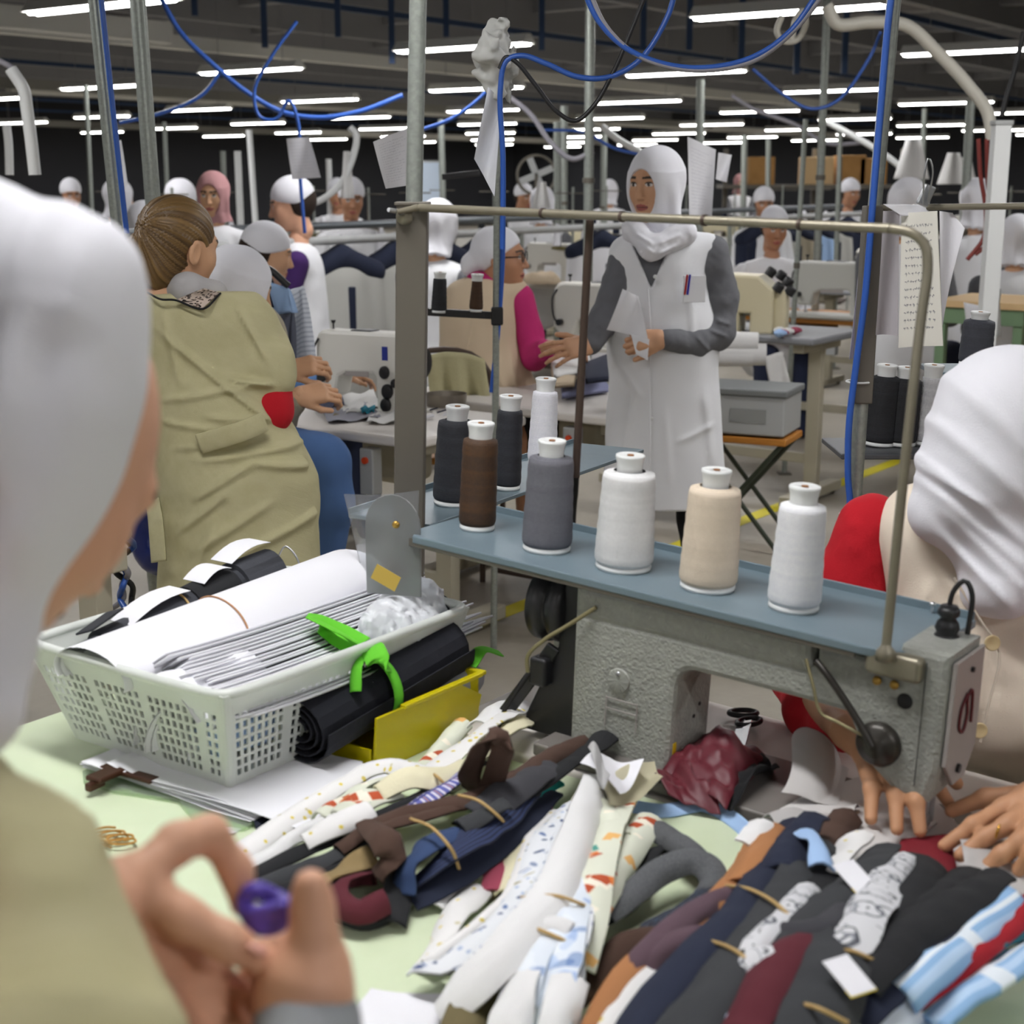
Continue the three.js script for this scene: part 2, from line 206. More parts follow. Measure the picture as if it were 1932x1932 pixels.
// cable trunking in the lamp rows
{
  const duct = (s, y, t0, t1, w, h, m, label) => { const p = st(s, y, (t0 + t1) / 2), o = thing('cable_trunking', label, 'trunking', p, { turn: RY }); const L = abs(t1 - t0); part(o, 'channel', rb(w, h, L, .006), m); for (let z = -L / 2 + .7; z < L / 2; z += 2.4) part(o, 'joint_cover', rb(w + .012, h + .012, .09, .004), m); for (let z = -L / 2 + 1; z < L / 2; z += 3) part(o, 'hanger', cyl(.006, .006, CEIL - y).translate(0, (CEIL - y) / 2, z), beamMat); part(o, 'end_cap', rb(w + .02, h + .02, .03, .004).translate(0, 0, -L / 2), m); return o; };
  const white = mat(0xeeeee8, { roughness: .5 }), grey = mat(0x8e8d87, { roughness: .55 });
  const [sA, tA] = stOf(onY(312, 62, 2.95)); duct(sA, 2.95, tA, tA + 7, .17, .19, white, 'wide white cable trunking ending in a box at the top left');
  [[500, 96, 3.08, 'trunking just beyond the wide white one'], [430, 182, 3.0, 'second grey trunking row, behind the nearest hanging lamps'], [1050, 225, 3.0, 'third grey trunking row across the middle of the hall'], [700, 255, 2.95, 'fourth trunking row, deep in the hall'], [1100, 268, 2.95, 'farthest trunking row, just above the far wall']].forEach(([x, y, Y, l], i) => { const [s, t] = stOf(onY(x, y, Y)); duct(s, Y, max(T0 + .3, t - 17), min(t + 15, -4), .13, .15, i % 2 ? grey : white, 'long pale ' + l); });
}
// ---------------------------------------------------------------- fluorescent battens, hung on a lattice
function lampShape(o) {
  const L = 1.5, half = [[-.03, .05], [.03, .05], [.105, -.035], [.1, -.035], [.026, .042], [-.026, .042], [-.1, -.035], [-.105, -.035]];
  const rf = part(o, 'reflector', extrude(half, L, 0).rotateY(PI / 2), M.lampWhite);
  for (const s of [-1, 1]) { part(rf, 'end_plate', extrude([[-.03, .05], [.03, .05], [.105, -.035], [-.105, -.035]], .004, 0).rotateY(PI / 2).translate(s * L / 2, 0, 0), M.lampWhite); part(o, 'tube', cyl(.024, .024, L - .03, 14).rotateZ(PI / 2).translate(0, -.03, s * .034), M.tubeGlow); part(o, 'suspension', cyl(.004, .004, .88, 6).translate(s * .5, .48, 0), beamMat); }
}
M.lampWhite = mat(0xf2f4f2, { roughness: .4 }); M.tubeGlow = mat(0xffffff, { emissive: 0xfffdf8, emissiveIntensity: 17 });
let lampProto = null;
for (let k = -3; k <= 7; k++) for (let j = -3; j <= 9; j++) {
  const s = -4.4 - 3.7 * k, t = -8.5 - 4.1 * j - .95 * k, p = st(s, 2.82, t);
  if (s < S0 + 2 || t < T0 + 2 || t > 7 || s > 8) continue;
  const D = -p.z, vis = abs(p.x) < D * .36 + 1.5;
  if (!(vis && D > 4) && hypot(p.x, p.z) > 7.5) continue;
  const zc = -(p.y - EYE) * sin(PITCH) + D * cos(PITCH), px = 966 + FOC * p.x / zc, inView = vis && D > 8 && px > -60 && px < 1990;
  const mark = [[120, 'the near headscarf'], [300, 'the pair of left poles'], [450, 'the pink headscarf'], [640, 'the capped profile'], [850, 'the galvanised pipe'], [1020, 'the shiny plastic sleeve'], [1180, 'the bent rod'], [1300, 'the standing woman'], [1450, 'the hanging sheets'], [1620, 'the far cartons'], [1720, 'the taupe post'], [1820, 'the steel clip'], [9999, 'the white column']].find(m => px < m[0])[1];
  const label = !inView ? 'fluorescent batten lamp outside the picture over the near tables' : D < 24 ? `white fluorescent batten above ${mark}, ${['first', 'second', 'third', 'fourth', 'fifth', 'sixth', 'seventh', 'eighth'][clamp(floor((D - 9) / 2.2), 0, 7)]} in depth` : `small distant fluorescent batten above ${mark}`;
  let o;
  if (!lampProto) { o = lampProto = thing('batten_lamp', label, 'lamp', p, { turn: RY, group: 'fluorescent battens in rows' }); lampShape(o); }
  else { o = lampProto.clone(); o.name = numbered('batten_lamp'); o.position.copy(p); scene.add(o); tag(o, label, 'lamp', 'fluorescent battens in rows'); }
  const l = new THREE.RectAreaLight(LAMP_COLOUR, LAMP_POWER, 1.46, .2); l.position.copy(p).y -= .06; l.rotation.set(-PI / 2, 0, RY, 'XYZ'); l.lookAt(p.x, 0, p.z); 
  l.quaternion.setFromEuler(new THREE.Euler(0, RY, 0)).multiply(new THREE.Quaternion().setFromEuler(new THREE.Euler(-PI / 2, 0, 0))); l.name = numbered('batten_light'); scene.add(l);
}
// ================================================================ the near sewing place
const TILT = -.04;
const [gS, gT] = [-.36, .52];
{ // work table with the pale green top
  const o = thing('work_table', 'pale green work table covered with bundles of cut fabric', 'table', st(-.36, 0, .56), { turn: RY });
  const w = 1.9, d = .92, r = .09, pts = []; for (const [cx, cy, a0] of [[w / 2 - r, d / 2 - r, 0], [-w / 2 + r, d / 2 - r, 90], [-w / 2 + r, -d / 2 + r, 180], [w / 2 - r, -d / 2 + r, 270]]) for (let a = 0; a <= 90; a += 15) pts.push([cx + r * cos((a0 + a) * PI / 180), cy + r * sin((a0 + a) * PI / 180)]);
  part(o, 'tabletop', extrude(pts, .022, .002).rotateX(PI / 2).translate(0, .746, 0), M.green);
  part(o, 'apron', rb(w - .2, .06, d - .2, .004).translate(0, .70, 0), M.beigeMetal);
  for (const sx of [-1, 1]) for (const sz of [-1, 1]) part(o, 'leg', rb(.05, .68, .05, .004).translate(sx * (w / 2 - .14), .34, sz * (d / 2 - .14)), M.beigeMetal);
}
{ // machine table of the near seamstress
  const o = thing('sewing_table', 'white sewing table under the grey hammered sewing machine', 'table', st(0, 0, 0), { turn: RY, tilt: 0 });
  part(o, 'tabletop', rb(1.12, .03, .385, .006).rotateZ(TILT).translate(-.2, .744 - TILT * -.2, -.105), M.tabletop);
  for (const x of [-.6, .2]) { part(o, 'leg', rb(.05, .71, .06, .004).translate(x, .36, -.1), M.beigeMetal); part(o, 'foot', rb(.07, .03, .4, .004).translate(x, .016, -.1), M.beigeMetal); }
}
const mach = thing('sewing_machine', 'large grey hammered-metal sewing machine under the row of thread cones', 'sewing machine', O, { turn: RY, tilt: TILT });
{
  const Z = .115, arc = (cx, cy, r, a0, a1, n = 6) => Array.from({ length: n + 1 }, (_, i) => { const a = (a0 + (a1 - a0) * i / n) * PI / 180; return [cx + r * cos(a), cy + r * sin(a)]; });
  const prof = [[-.525, .006], [-.525, .196], [-.165, .196], [-.145, .21], [-.145, .232], [-.04, .232], [-.035, .258], [.014, .258], [.014, .115], [.004, .075], [-.026, .075], [-.066, .105], [-.1, .168], [-.18, .17], ...arc(-.332, .132, .038, 90, 180), [-.372, .006]];
  part(mach, 'arm', extrude(prof, Z - .018, .009).translate(0, 0, -.015), M.machine);
  part(mach, 'top_cover', extrude([[-.525, .2015], [-.525, .232], [-.17, .232], [-.17, .2015]], Z - .018, .009).translate(0, .0085, -.015).scale(1, .985, 1), M.machine);
  part(mach, 'bed', rbAt(.66, .02, .19, -.24, -.004, -.01, .004), mat(0x75706c, { roughness: .4 }));
  const fp = part(mach, 'face_plate', extrude([[-.05, .255], [.05, .255], [.053, .12], [.02, .085], [-.02, .085], [-.053, .12]], .004, .001).rotateY(PI / 2).translate(.027, 0, -.015), M.machineFace);
  part(fp, 'maker_mark', tube([[.0, .205], [.018, .19], [.02, .165], [.004, .155], [-.006, .175], [-.002, .2], [-.016, .206], [-.022, .185], [-.024, .16]].map(([z, y]) => V(.0315, y, z - .01)), .0022, 40, 6), mat(0x5a1018), 'dark red scribbled mark');
  part(fp, 'screw', cyl(.006, .006, .004, 14).rotateZ(PI / 2).translate(.032, .105, -.005), M.blackPlastic); part(fp, 'screw', cyl(.0035, .0035, .004, 12).rotateZ(PI / 2).translate(.032, .235, -.02), M.blackPlastic);
  for (const x of [-.068, -.045]) part(mach, 'screw', lathe([[0, .003], [.005, .002], [.0062, -.002]], 16).rotateX(PI / 2).translate(x, .214, .047), M.brass, 'brass screw');
  part(mach, 'plug', lathe([[0, .0015], [.009, .001], [.0105, -.003]], 20).rotateX(PI / 2).translate(-.03, .195, .046), M.blackRubber, 'round black plug');
  part(mach, 'lifting_boss', lathe([[0, .02], [.012, .02], [.016, .014], [.024, .012], [.03, .004], [.03, -.004]], 28).rotateX(PI / 2).translate(-.058, .13, .045), mat(0x3b3833, { roughness: .35, metalness: .4 }));
  part(mach, 'lifting_lever', tube([V(-.15, .223, .052), V(-.13, .21, .058), V(-.085, .165, .063), V(-.058, .133, .066)], .005, 24, 8), mat(0x33302c, { roughness: .35, metalness: .4 }));
  part(mach, 'release_wire', tube([V(-.165, .222, .05), V(-.15, .19, .055), V(-.135, .157, .058), V(-.11, .15, .058), V(-.07, .14, .058)], .0022, 24, 6), mat(0x8c8462, { roughness: .4, metalness: .5 }));
  part(mach, 'seam', rbAt(.0012, .165, .0014, -.006, .17, .0455, .0003), M.blackPlastic);
  const rc = part(mach, 'round_cover', lathe([[0, .002], [.017, .0018], [.0185, -.002]], 28).rotateX(PI / 2).translate(-.452, .12, .045), M.machine); part(rc, 'screw', lathe([[0, .002], [.003, .0015], [.004, -.001]], 12).rotateX(PI / 2).translate(-.452, .131, .0475), M.steel);
  for (const y of [.062, .078]) part(mach, 'plate_rim', rbAt(.052, .0018, .0015, -.445, y + .013, .0455, .0005), M.machineFace);
  for (const x of [-.471, -.419]) part(mach, 'plate_rim', rbAt(.0018, .046, .0015, x, .07, .0455, .0005), M.machineFace);
  part(mach, 'sticker', rbAt(.001, .018, .009, -.3625, .035, .03, .0003), mat(0xd8b80a), 'small yellow sticker'); for (const y of [.07, .085]) part(mach, 'screw', cyl(.003, .003, .003, 10).rotateZ(PI / 2).translate(-.362, y, -.02 - (y - .07)), M.blackPlastic);
  part(mach, 'hand_wheel', lathe([[.012, -.028], [.05, -.028], [.058, -.02], [.058, -.004], [.05, .0], [.05, .008], [.06, .012], [.06, .03], [.05, .036], [.012, .036]], 36).rotateZ(PI / 2).translate(-.588, .195, -.01), M.blackPlastic);
  part(mach, 'belt_guard', extrude([[-.53, .0], [-.53, .262], [-.556, .262], [-.566, .14], [-.62, .02], [-.62, 0]], .07, .004).translate(0, 0, -.01), M.blackPlastic);
  part(mach, 'guard_bracket', bar(V(-.575, .14, .03), V(-.665, -.005, .05), .022, .01), M.blackPlastic);
  part(mach, 'bobbin_winder', rbAt(.03, .045, .04, -.592, .1, .03, .006), M.blackPlastic);
  part(mach, 'drive_belt', tube([V(-.592, .12, .042), V(-.63, .05, .06), V(-.652, .0, .07)], .0035, 16, 8), M.blackRubber);
  part(mach, 'lever_rod', tube([V(-.495, .222, .046), V(-.53, .192, .06), V(-.565, .163, .075), V(-.588, .135, .08), V(-.588, .11, .078)], .0032, 24, 8), mat(0x8c8462, { roughness: .4, metalness: .4 }));
  part(mach, 'thread_guide', lathe([[0, .04], [.011, .04], [.014, .034], [.014, .028], [.009, .024], [.014, .018], [.016, .01], [.013, .004], [.016, 0]], 20).translate(-.012, .267, -.035), M.blackPlastic); part(mach, 'guide_loop', tube([V(-.015, .29, -.04), V(-.012, .325, -.045), V(.0, .34, -.048), V(.01, .325, -.05), V(.01, .27, -.05)], .0035, 24, 8), M.blackPlastic);
  const nb = part(mach, 'needle_bar', cyl(.004, .004, .07, 12).translate(0, .055, -.012), M.steel); part(mach, 'presser_bar', cyl(.0045, .0045, .06, 12).translate(-.002, .058, .006), M.steel);
  part(mach, 'presser_foot', join([rbAt(.012, .016, .012, -.002, .026, .004, .002), rbAt(.005, .004, .03, -.006, .014, -.008, .001), rbAt(.005, .004, .03, .004, .014, -.008, .001), rbAt(.02, .004, .02, -.002, .017, .006, .001)]), M.steel); part(nb, 'needle', cyl(.0009, .0004, .03, 8).translate(0, .014, -.012), M.steel);
  part(mach, 'needle_plate', rbAt(.05, .003, .06, .0, .0055, -.01, .001), M.steel);
}
// ---------------------------------------------------------------- thread stand on the machine
const threadBump = dataTex(128, (u, v) => { const w = .5 + .5 * sin(2 * PI * (v * 40 + .15 * sin(2 * PI * u * 2))); const band = tnoise(u * .999, v, 9, 141); return [w * .5 + band * .5, w * .5 + band * .5, w * .5 + band * .5]; }, false, .09);
const threadMat = (a, b, seed) => mat(0xffffff, { map: dataTex(64, (u, v) => mixc(hex(a), hex(b), .6 * tnoise(.5, v, 16, seed) + .4 * tnoise(u, v, 32, seed + 1)), true, .09), roughness: .7, bumpMap: threadBump, bumpScale: .0014 });
function threadCone(name, label, pos, mats, h, r0, r1, o2 = {}) {
  const o = thing(name, label, 'thread cone', pos, { turn: RY, tilt: TILT - .015, group: o2.group }); const nk = h * .86;
  part(o, 'cone_foot', lathe([[.006, 0], [r0 * .93, 0], [r0 * .95, .004], [r0 * .9, .012], [.006, .012]], 32), M.whitePlastic);
  part(o, 'thread', lathe([[r0 * .6, .008], [r0 * .93, .009], [r0 * .99, .014], [r0, .022], ...Array.from({ length: 10 }, (_, i) => [lerp(r0, r1, (i + 1) / 11) + (i % 2 ? .0004 : -.0003), lerp(.022, nk - .012, (i + 1) / 11)]), [r1, nk - .01], [r1 * .96, nk - .004], [r1 * .6, nk]], 40), mats);
  const ct = part(o, 'cone_top', lathe([[.0185, nk - .006], [.0185, nk + .006], [.02, h - .008], [.0215, h - .004], [.0212, h - .001], [.019, h], [.006, h - .0015], [.0045, h - .012]], 32), M.whitePlastic);
  part(ct, 'core_hole', cyl(.0048, .0048, .002, 14).translate(0, h - .0012, 0), M.woodDark);
  return o;
}
const stand = thing('thread_stand', 'blue-grey tray on the machine arm with bent wire frame', 'thread stand', st(-.42, 1.036, -.047), { turn: RY, tilt: TILT - .015 });
{
  const w = .83, d = .21, pts = [[-w / 2, -d / 2], [w / 2, -d / 2], [w / 2, d / 2 - .05], ...Array.from({ length: 7 }, (_, i) => [w / 2 - .05 + .05 * cos(i * 15 * PI / 180) - .02 * (i / 6), d / 2 - .05 + .05 * sin(i * 15 * PI / 180)]), [-w / 2 + .02, d / 2], [-w / 2, d / 2 - .03]];
  part(stand, 'tray', extrude(pts, .008, .002).rotateX(PI / 2).scale(1, 1, 1), M.steelBlue);
  part(stand, 'rear_lip', rbAt(w, .018, .004, 0, .008, -d / 2, .0015), M.steelBlue); part(stand, 'front_edge', rbAt(w - .09, .012, .003, -.035, -.006, d / 2 - .001, .001), M.post);
  part(stand, 'bracket', rbAt(.075, .034, .045, w / 2 - .03, -.012, d / 2 - .022, .008), M.rod);
  for (const x of [.12, .3]) part(stand, 'screw', lathe([[0, .016], [.004, .015], [.0045, .011], [.002, .011], [.002, -.004]], 12).translate(x + .06, .006, -d / 2 + .012), M.steel);
  for (const [x, z] of [[-.35, 0], [-.2, .02], [-.065, .02], [.075, .02], [.208, .02]]) part(stand, 'spool_pin', cyl(.003, .003, .1, 8).translate(x, .05, z), M.steel);
}
const FW = [];     // world points of the wire frame, taken on the stand itself
const frame = thing('thread_guide_frame', 'bent metal rod frame rising from the tray to the square post', 'rod frame', at(1671, 1222, 1.79));
{
  const p = [at(1671, 1228, 1.79), at(1710, 850, 1.8), at(1738, 600, 1.815), at(1750, 505, 1.82), at(1745, 462, 1.823), at(1722, 440, 1.83), at(1680, 431, 1.845)], L = at(792, 392, 2.42);
  wpart(frame, 'upright', tube(p, .0062, 60, 10), M.rod); wpart(frame, 'top_bar', between(p[6], L, .0062, .0066, 12), M.rod);
  for (const f of [.15, .33, .5, .68]) { const q = p[6].clone().lerp(L, f), q2 = p[6].clone().lerp(L, f + .006); wpart(frame, 'thread_notch', between(q, q2, .0078, .0078, 10), M.darkRod); }
  wpart(frame, 'middle_rod', between(at(1113, 415, 2.2), at(1086, 900, 2.23), .006, .006, 10), M.darkRod);
  wpart(frame, 'foot_socket', lathe([[0, 0], [.013, 0], [.012, .012], [.007, .018], [.006, .022]], 16).translate(p[0].x, p[0].y - .012, p[0].z), M.rod);
}
{
  const g = 'thread cones on the near tray', h = TILT - .015, Y = s => 1.042 + (s + .42) * h;
  const W = threadMat('#dcdde2', '#eceded', 151), c = (s, t, m, hh, r0, r1, l) => threadCone('thread_cone', l, st(s, Y(s), t), m, hh, r0, r1, { group: g });
  c(-.77, -.045, threadMat('#3a2513', '#563819', 152), .172, .0295, .0275, 'brown thread cone, leftmost on the near tray');
  c(-.622, -.025, threadMat('#5c5c63', '#6b6b72', 153), .17, .0385, .034, 'grey thread cone between the brown and the white one');
  c(-.485, -.025, threadMat('#cfcfcf', '#e0e0e0', 154), .17, .0435, .0385, 'wide off-white thread cone between the grey and the cream one');
  c(-.345, -.025, threadMat('#cfc0ab', '#dccdb8', 155), .172, .0415, .0365, 'cream beige thread cone on the near tray');
  c(-.212, -.025, W, .172, .0365, .0315, 'bright white thread cone nearest the bent rod, before the red sleeve');
}
// ---------------------------------------------------------------- square post with the galvanised pipe
{
  const D = 2.45, a = at(765, 930, D), o = thing('support_post', 'square grey steel post carrying a galvanised pipe, before the khaki chair cover', 'post', V(a.x, 0, a.z));
  const top = at(779, 384, D), foot = V(a.x - .02, 0, a.z);
  wpart(o, 'square_tube', bar(foot, top, .05, .05, .003), M.post); wpart(o, 'pipe', between(top.clone().add(V(0, -.05, 0)), at(790, -60, D), .0135, .0135, 16), M.galv);
  wpart(o, 'end_plate', rbAt(.056, .006, .056, top.x, top.y, top.z, .002), M.post);
  wpart(o, 'clamp_screw', between(at(788, 392, D - .03), at(748, 400, D - .05), .006, .004, 10), M.rod); wpart(o, 'clamp_lever', between(at(765, 402, D - .03), at(733, 396, D - .06), .005, .0035, 10), M.steel);
  wpart(o, 'clamp_boss', lathe([[0, .008], [.012, .007], [.014, -.008]], 18).rotateX(PI / 2).translate(top.x - .012, top.y - .02, top.z + .03), M.rod);
}
{ // right hand post with blue air hose
  const D = 2.75, t = at(1648, 388, D), b = at(1612, 1010, D), m = at(1625, 760, D), o = thing('support_post', 'taupe steel post with a pipe on top, left of the hanging pattern sheets', 'post', V(b.x, 0, b.z));
  wpart(o, 'square_tube', bar(m, t, .034, .034, .003), M.post); wpart(o, 'pipe', between(at(1650, 395, D), at(1692, -60, D), .0125, .0125, 14), M.galv); wpart(o, 'lower_pipe', between(V(b.x - .02, .0, b.z), m, .013, .013, 14), M.galv);
  for (const [x, y] of [[1620, 720], [1607, 970]]) { const q = at(x, y, D); wpart(o, 'cable_tie', new THREE.TorusGeometry(.022, .0022, 6, 20).rotateX(PI / 2).translate(q.x, q.y, q.z), M.whitePlastic); }
  wpart(o, 'crossbar', between(at(1655, 392, D), at(1990, 388, D - .3), .0055, .0055, 10), M.rod);
  const H = thing('air_hose', 'bright blue air hose running down the taupe post', 'hose', at(1596, 1000, D - .03));
  wpart(H, 'tube', tube([at(1690, -60, D - .03), at(1676, 40, D - .03), at(1662, 200, D - .03), at(1647, 380, D - .035), at(1632, 560, D - .035), at(1615, 690, D - .03), at(1602, 800, D - .03), at(1600, 900, D - .03), at(1603, 955, D - .03), at(1590, 1000, D - .02)], .0062, 90, 10), M.blueHose); wpart(H, 'fitting', between(at(1590, 1000, D - .02), at(1586, 1022, D), .008, .006, 10), M.steel);
}
// ---------------------------------------------------------------- neighbour's tray behind, with its cones
{
  const o = thing('thread_tray', 'second blue-grey thread tray behind the near one', 'thread tray', V(.0, 1.03, -2.86), { turn: RY + PI / 2 + .1 });
  part(o, 'tray', rb(.84, .008, .17, .002), M.steelBlue); part(o, 'lip', rbAt(.84, .016, .004, 0, .006, -.083, .001), M.steelBlue); part(o, 'column', cyl(.012, .012, 1.02, 12).translate(.2, -.515, 0), M.galv);
  const g = 'thread cones on the rear tray', B = threadMat('#22242a', '#33353c', 161);
  const put = (x, y, Dp, m, h, r0, r1, l) => { const p = at(x, y, Dp); p.y = 1.035; threadCone('thread_cone', l, p, m, h, r0, r1, { group: g }); };
  put(857, 957, 2.62, B, .178, .039, .034, 'wide black thread cone behind the brown one'); put(956, 930, 2.75, B, .178, .0265, .0235, 'narrow black thread cone standing behind the brown cone'); put(1022, 895, 3.0, threadMat('#e2e2ea', '#f0f0f4', 162), .178, .03, .0255, 'slim white thread cone, farthest on the rear tray');
}
{ // clear shield
  const D = 2.3, o = thing('clear_shield', 'clear plastic finger shield with a small yellow label beside the post', 'shield', at(735, 1130, D));
  const c = [[650, 932], [790, 925], [785, 1120], [690, 1105]].map(([x, y]) => at(x, y, D + (x < 700 ? .12 : 0)));
  wpart(o, 'panel', sheet(6, 6, (u, v) => { const a = c[0].clone().lerp(c[1], u), b = c[3].clone().lerp(c[2], u); return a.lerp(b, v).add(V(0, 0, .02 * sin(u * PI))); }, .003), M.acrylic);
  const q = at(742, 1040, D - .03); wpart(o, 'guard_disc', (() => { const pts = []; for (let i = 0; i <= 12; i++) { const a = PI - i * PI / 12; pts.push([.045 * cos(a), .05 * sin(a) + .04]); } pts.push([.045, -.07], [-.045, -.07]); return extrude(pts, .003, .0008).rotateY(-.3).translate(q.x, q.y, q.z); })(), new THREE.MeshPhysicalMaterial({ color: 0xc4c6c6, transmission: .8, roughness: .35, thickness: 0 }));
  const l = at(728, 1090, D - .05); wpart(o, 'sticker', rb(.044, .026, .001, .0003).rotateZ(-.45).rotateY(-.3).translate(l.x, l.y, l.z), mat(0xc9a94e, { roughness: .7 }), 'yellow paper label'); const s = at(747, 990, D - .045); wpart(o, 'screw', lathe([[0, .004], [.005, .003], [.006, 0]], 14).rotateX(PI / 2).translate(s.x, s.y, s.z), M.brass);
}
// ================================================================ goods on the work table
const print = (w, h, draw, su, sv, o = {}) => new THREE.MeshPhysicalMaterial({ color: 0xffffff, map: canvasTex(w, h, draw, su, sv), roughness: .88, sheen: .2, ...o });
const fillBg = (g, w, h, c) => { g.fillStyle = c; g.fillRect(0, 0, w, h); };
const P = {
  dots: print(256, 128, (g, w, h) => { fillBg(g, w, h, '#e6e5e4'); const r = rng(3); for (let i = 0; i < 22; i++) { g.fillStyle = ['#d9c65a', '#cdbb62', '#c9c3a4'][i % 3]; g.beginPath(); g.arc(r() * w, r() * h, 2 + r() * 4, 0, 7); g.fill(); } }, .16, .08),
  floral: print(256, 128, (g, w, h) => { fillBg(g, w, h, '#dfe2e6'); const r = rng(5); for (let i = 0; i < 70; i++) { g.fillStyle = ['#6c7fa8', '#46557d', '#8b97b4', '#a7b6cf', '#3b465e', '#9a8f62'][floor(r() * 6)]; g.beginPath(); g.ellipse(r() * w, r() * h, 2 + r() * 11, 1 + r() * 5, r() * 3, 0, 7); g.fill(); } }, .2, .1),
  watercolour: print(256, 128, (g, w, h) => { fillBg(g, w, h, '#dde5ef'); const r = rng(7); for (let i = 0; i < 60; i++) { g.globalAlpha = .5; g.fillStyle = ['#6f93cf', '#a9c3e8', '#4f6ea8', '#e9eef4'][floor(r() * 4)]; g.beginPath(); g.ellipse(r() * w, r() * h, 5 + r() * 22, 3 + r() * 9, r() * 3, 0, 7); g.fill(); } g.globalAlpha = 1; }, .24, .12),
  comic: print(256, 128, (g, w, h) => { fillBg(g, w, h, '#d9dccb'); const r = rng(11); for (let i = 0; i < 46; i++) { g.fillStyle = ['#d8793a', '#6fb3a4', '#b44d2a', '#e2b06a', '#3d3a33', '#4f9488', '#efe9d8'][floor(r() * 7)]; g.save(); g.translate(r() * w, r() * h); g.rotate(r() * 3); g.fillRect(-8 - r() * 10, -4 - r() * 6, 12 + r() * 18, 6 + r() * 10); g.restore(); } }, .26, .13),
  plaid: print(128, 64, (g, w, h) => { fillBg(g, w, h, '#5f63a8'); g.fillStyle = '#d9d4de'; for (let x = 0; x < w; x += 22) g.fillRect(x, 0, 7, h); g.fillStyle = '#c08b5e'; for (let x = 12; x < w; x += 44) g.fillRect(x, 0, 3, h); g.fillStyle = '#3b3f78'; g.fillRect(0, 20, w, 8); }, .06, .03),
  heather: print(128, 128, (g, w, h) => { fillBg(g, w, h, '#56585b'); const r = rng(13); for (let i = 0; i < 1500; i++) { g.fillStyle = r() > .5 ? '#77797c' : '#3a3b3e'; g.fillRect(r() * w, r() * h, 2, 1); } }, .05, .05),
  tweed: print(128, 128, (g, w, h) => { fillBg(g, w, h, '#2a2f3a'); const r = rng(17); for (let i = 0; i < 500; i++) { g.fillStyle = ['#4b5566', '#171a20', '#3d5a78'][floor(r() * 3)]; g.fillRect(r() * w, r() * h, 4, 2); } }, .06, .06),
  check: print(128, 64, (g, w, h) => { fillBg(g, w, h, '#8fb6de'); g.fillStyle = '#b7d2ee'; g.fillRect(0, 40, w, 14); g.fillStyle = '#e4edf5'; g.fillRect(0, 20, w, 9); g.fillRect(90, 0, 16, h); g.fillStyle = '#5f86c4'; g.fillRect(0, 2, w, 6); }, .2, .045),
  pinstripe: print(64, 64, (g, w, h) => { fillBg(g, w, h, '#1d2540'); g.fillStyle = '#3a4a78'; for (let y = 4; y < h; y += 16) g.fillRect(0, y, w, 3); }, .02, .02),
  ink: print(256, 128, (g, w, h) => { fillBg(g, w, h, '#cfd0d3'); const r = rng(19); for (let i = 0; i < 60; i++) { g.strokeStyle = ['#5b5e66', '#8d9098', '#35373d'][floor(r() * 3)]; g.lineWidth = 1 + r() * 4; g.beginPath(); g.arc(r() * w, r() * h, 4 + r() * 16, r() * 6, r() * 6 + 2); g.stroke(); } }, .17, .085),
  white: cloth(0xe2e2e2), cream: cloth(0xe2dcbc), black: cloth(0x1b1c1f), charcoal: cloth(0x35373a), navy: cloth(0x1c2338), brown: cloth(0x4b362c), tan: cloth(0x8a7650), suede: cloth(0xa9744a), plum: cloth(0x5b4650), burgundy: cloth(0x561a26), denim: cloth(0x2e4268), teal: cloth(0x18a59c), rose: cloth(0xa2475c), lightBlue: cloth(0x9dbbe2), red: cloth(0xa51322), olive: cloth(0x6b6142), velvet: cloth(0x3b3b40, { sheen: .8 }), petrol: cloth(0x1c6570), skyWhite: cloth(0xc3d5ea), grey: cloth(0x8d9096),
};
const TB = .76;
function onTable(list) { return list.map(([x, y, h = .01]) => onY(x, y, TB + h)); }
let stripSeed = 1;
function fabricStrip(label, group, m, path, w, o = {}) {
  stripSeed++; const r = rng(stripSeed), tw = (r() - .5) * .95, pts = onTable(path), g = ribbon(pts, w, o.th || .0035, { roll: u => (o.roll ?? tw) + .25 * sin(u * 5 + stripSeed), arch: o.arch ?? .008, n: o.n || 30, wave: .003, seed: stripSeed, up: o.up || V(0, 1, 0) });
  const b = pts[floor(pts.length / 2)].clone(); b.y = TB; return single(o.name || 'fabric_strip', g, m, label, 'fabric strip', group, b);
}
function rubberBand(label, path, group) { const pts = path.map(([x, y, h]) => onY(x, y, TB + h)); const b = pts[0].clone(); return single('rubber_band', tube(pts, .0022, 40, 6), M.rubberBand, label, 'rubber band', group, b); }
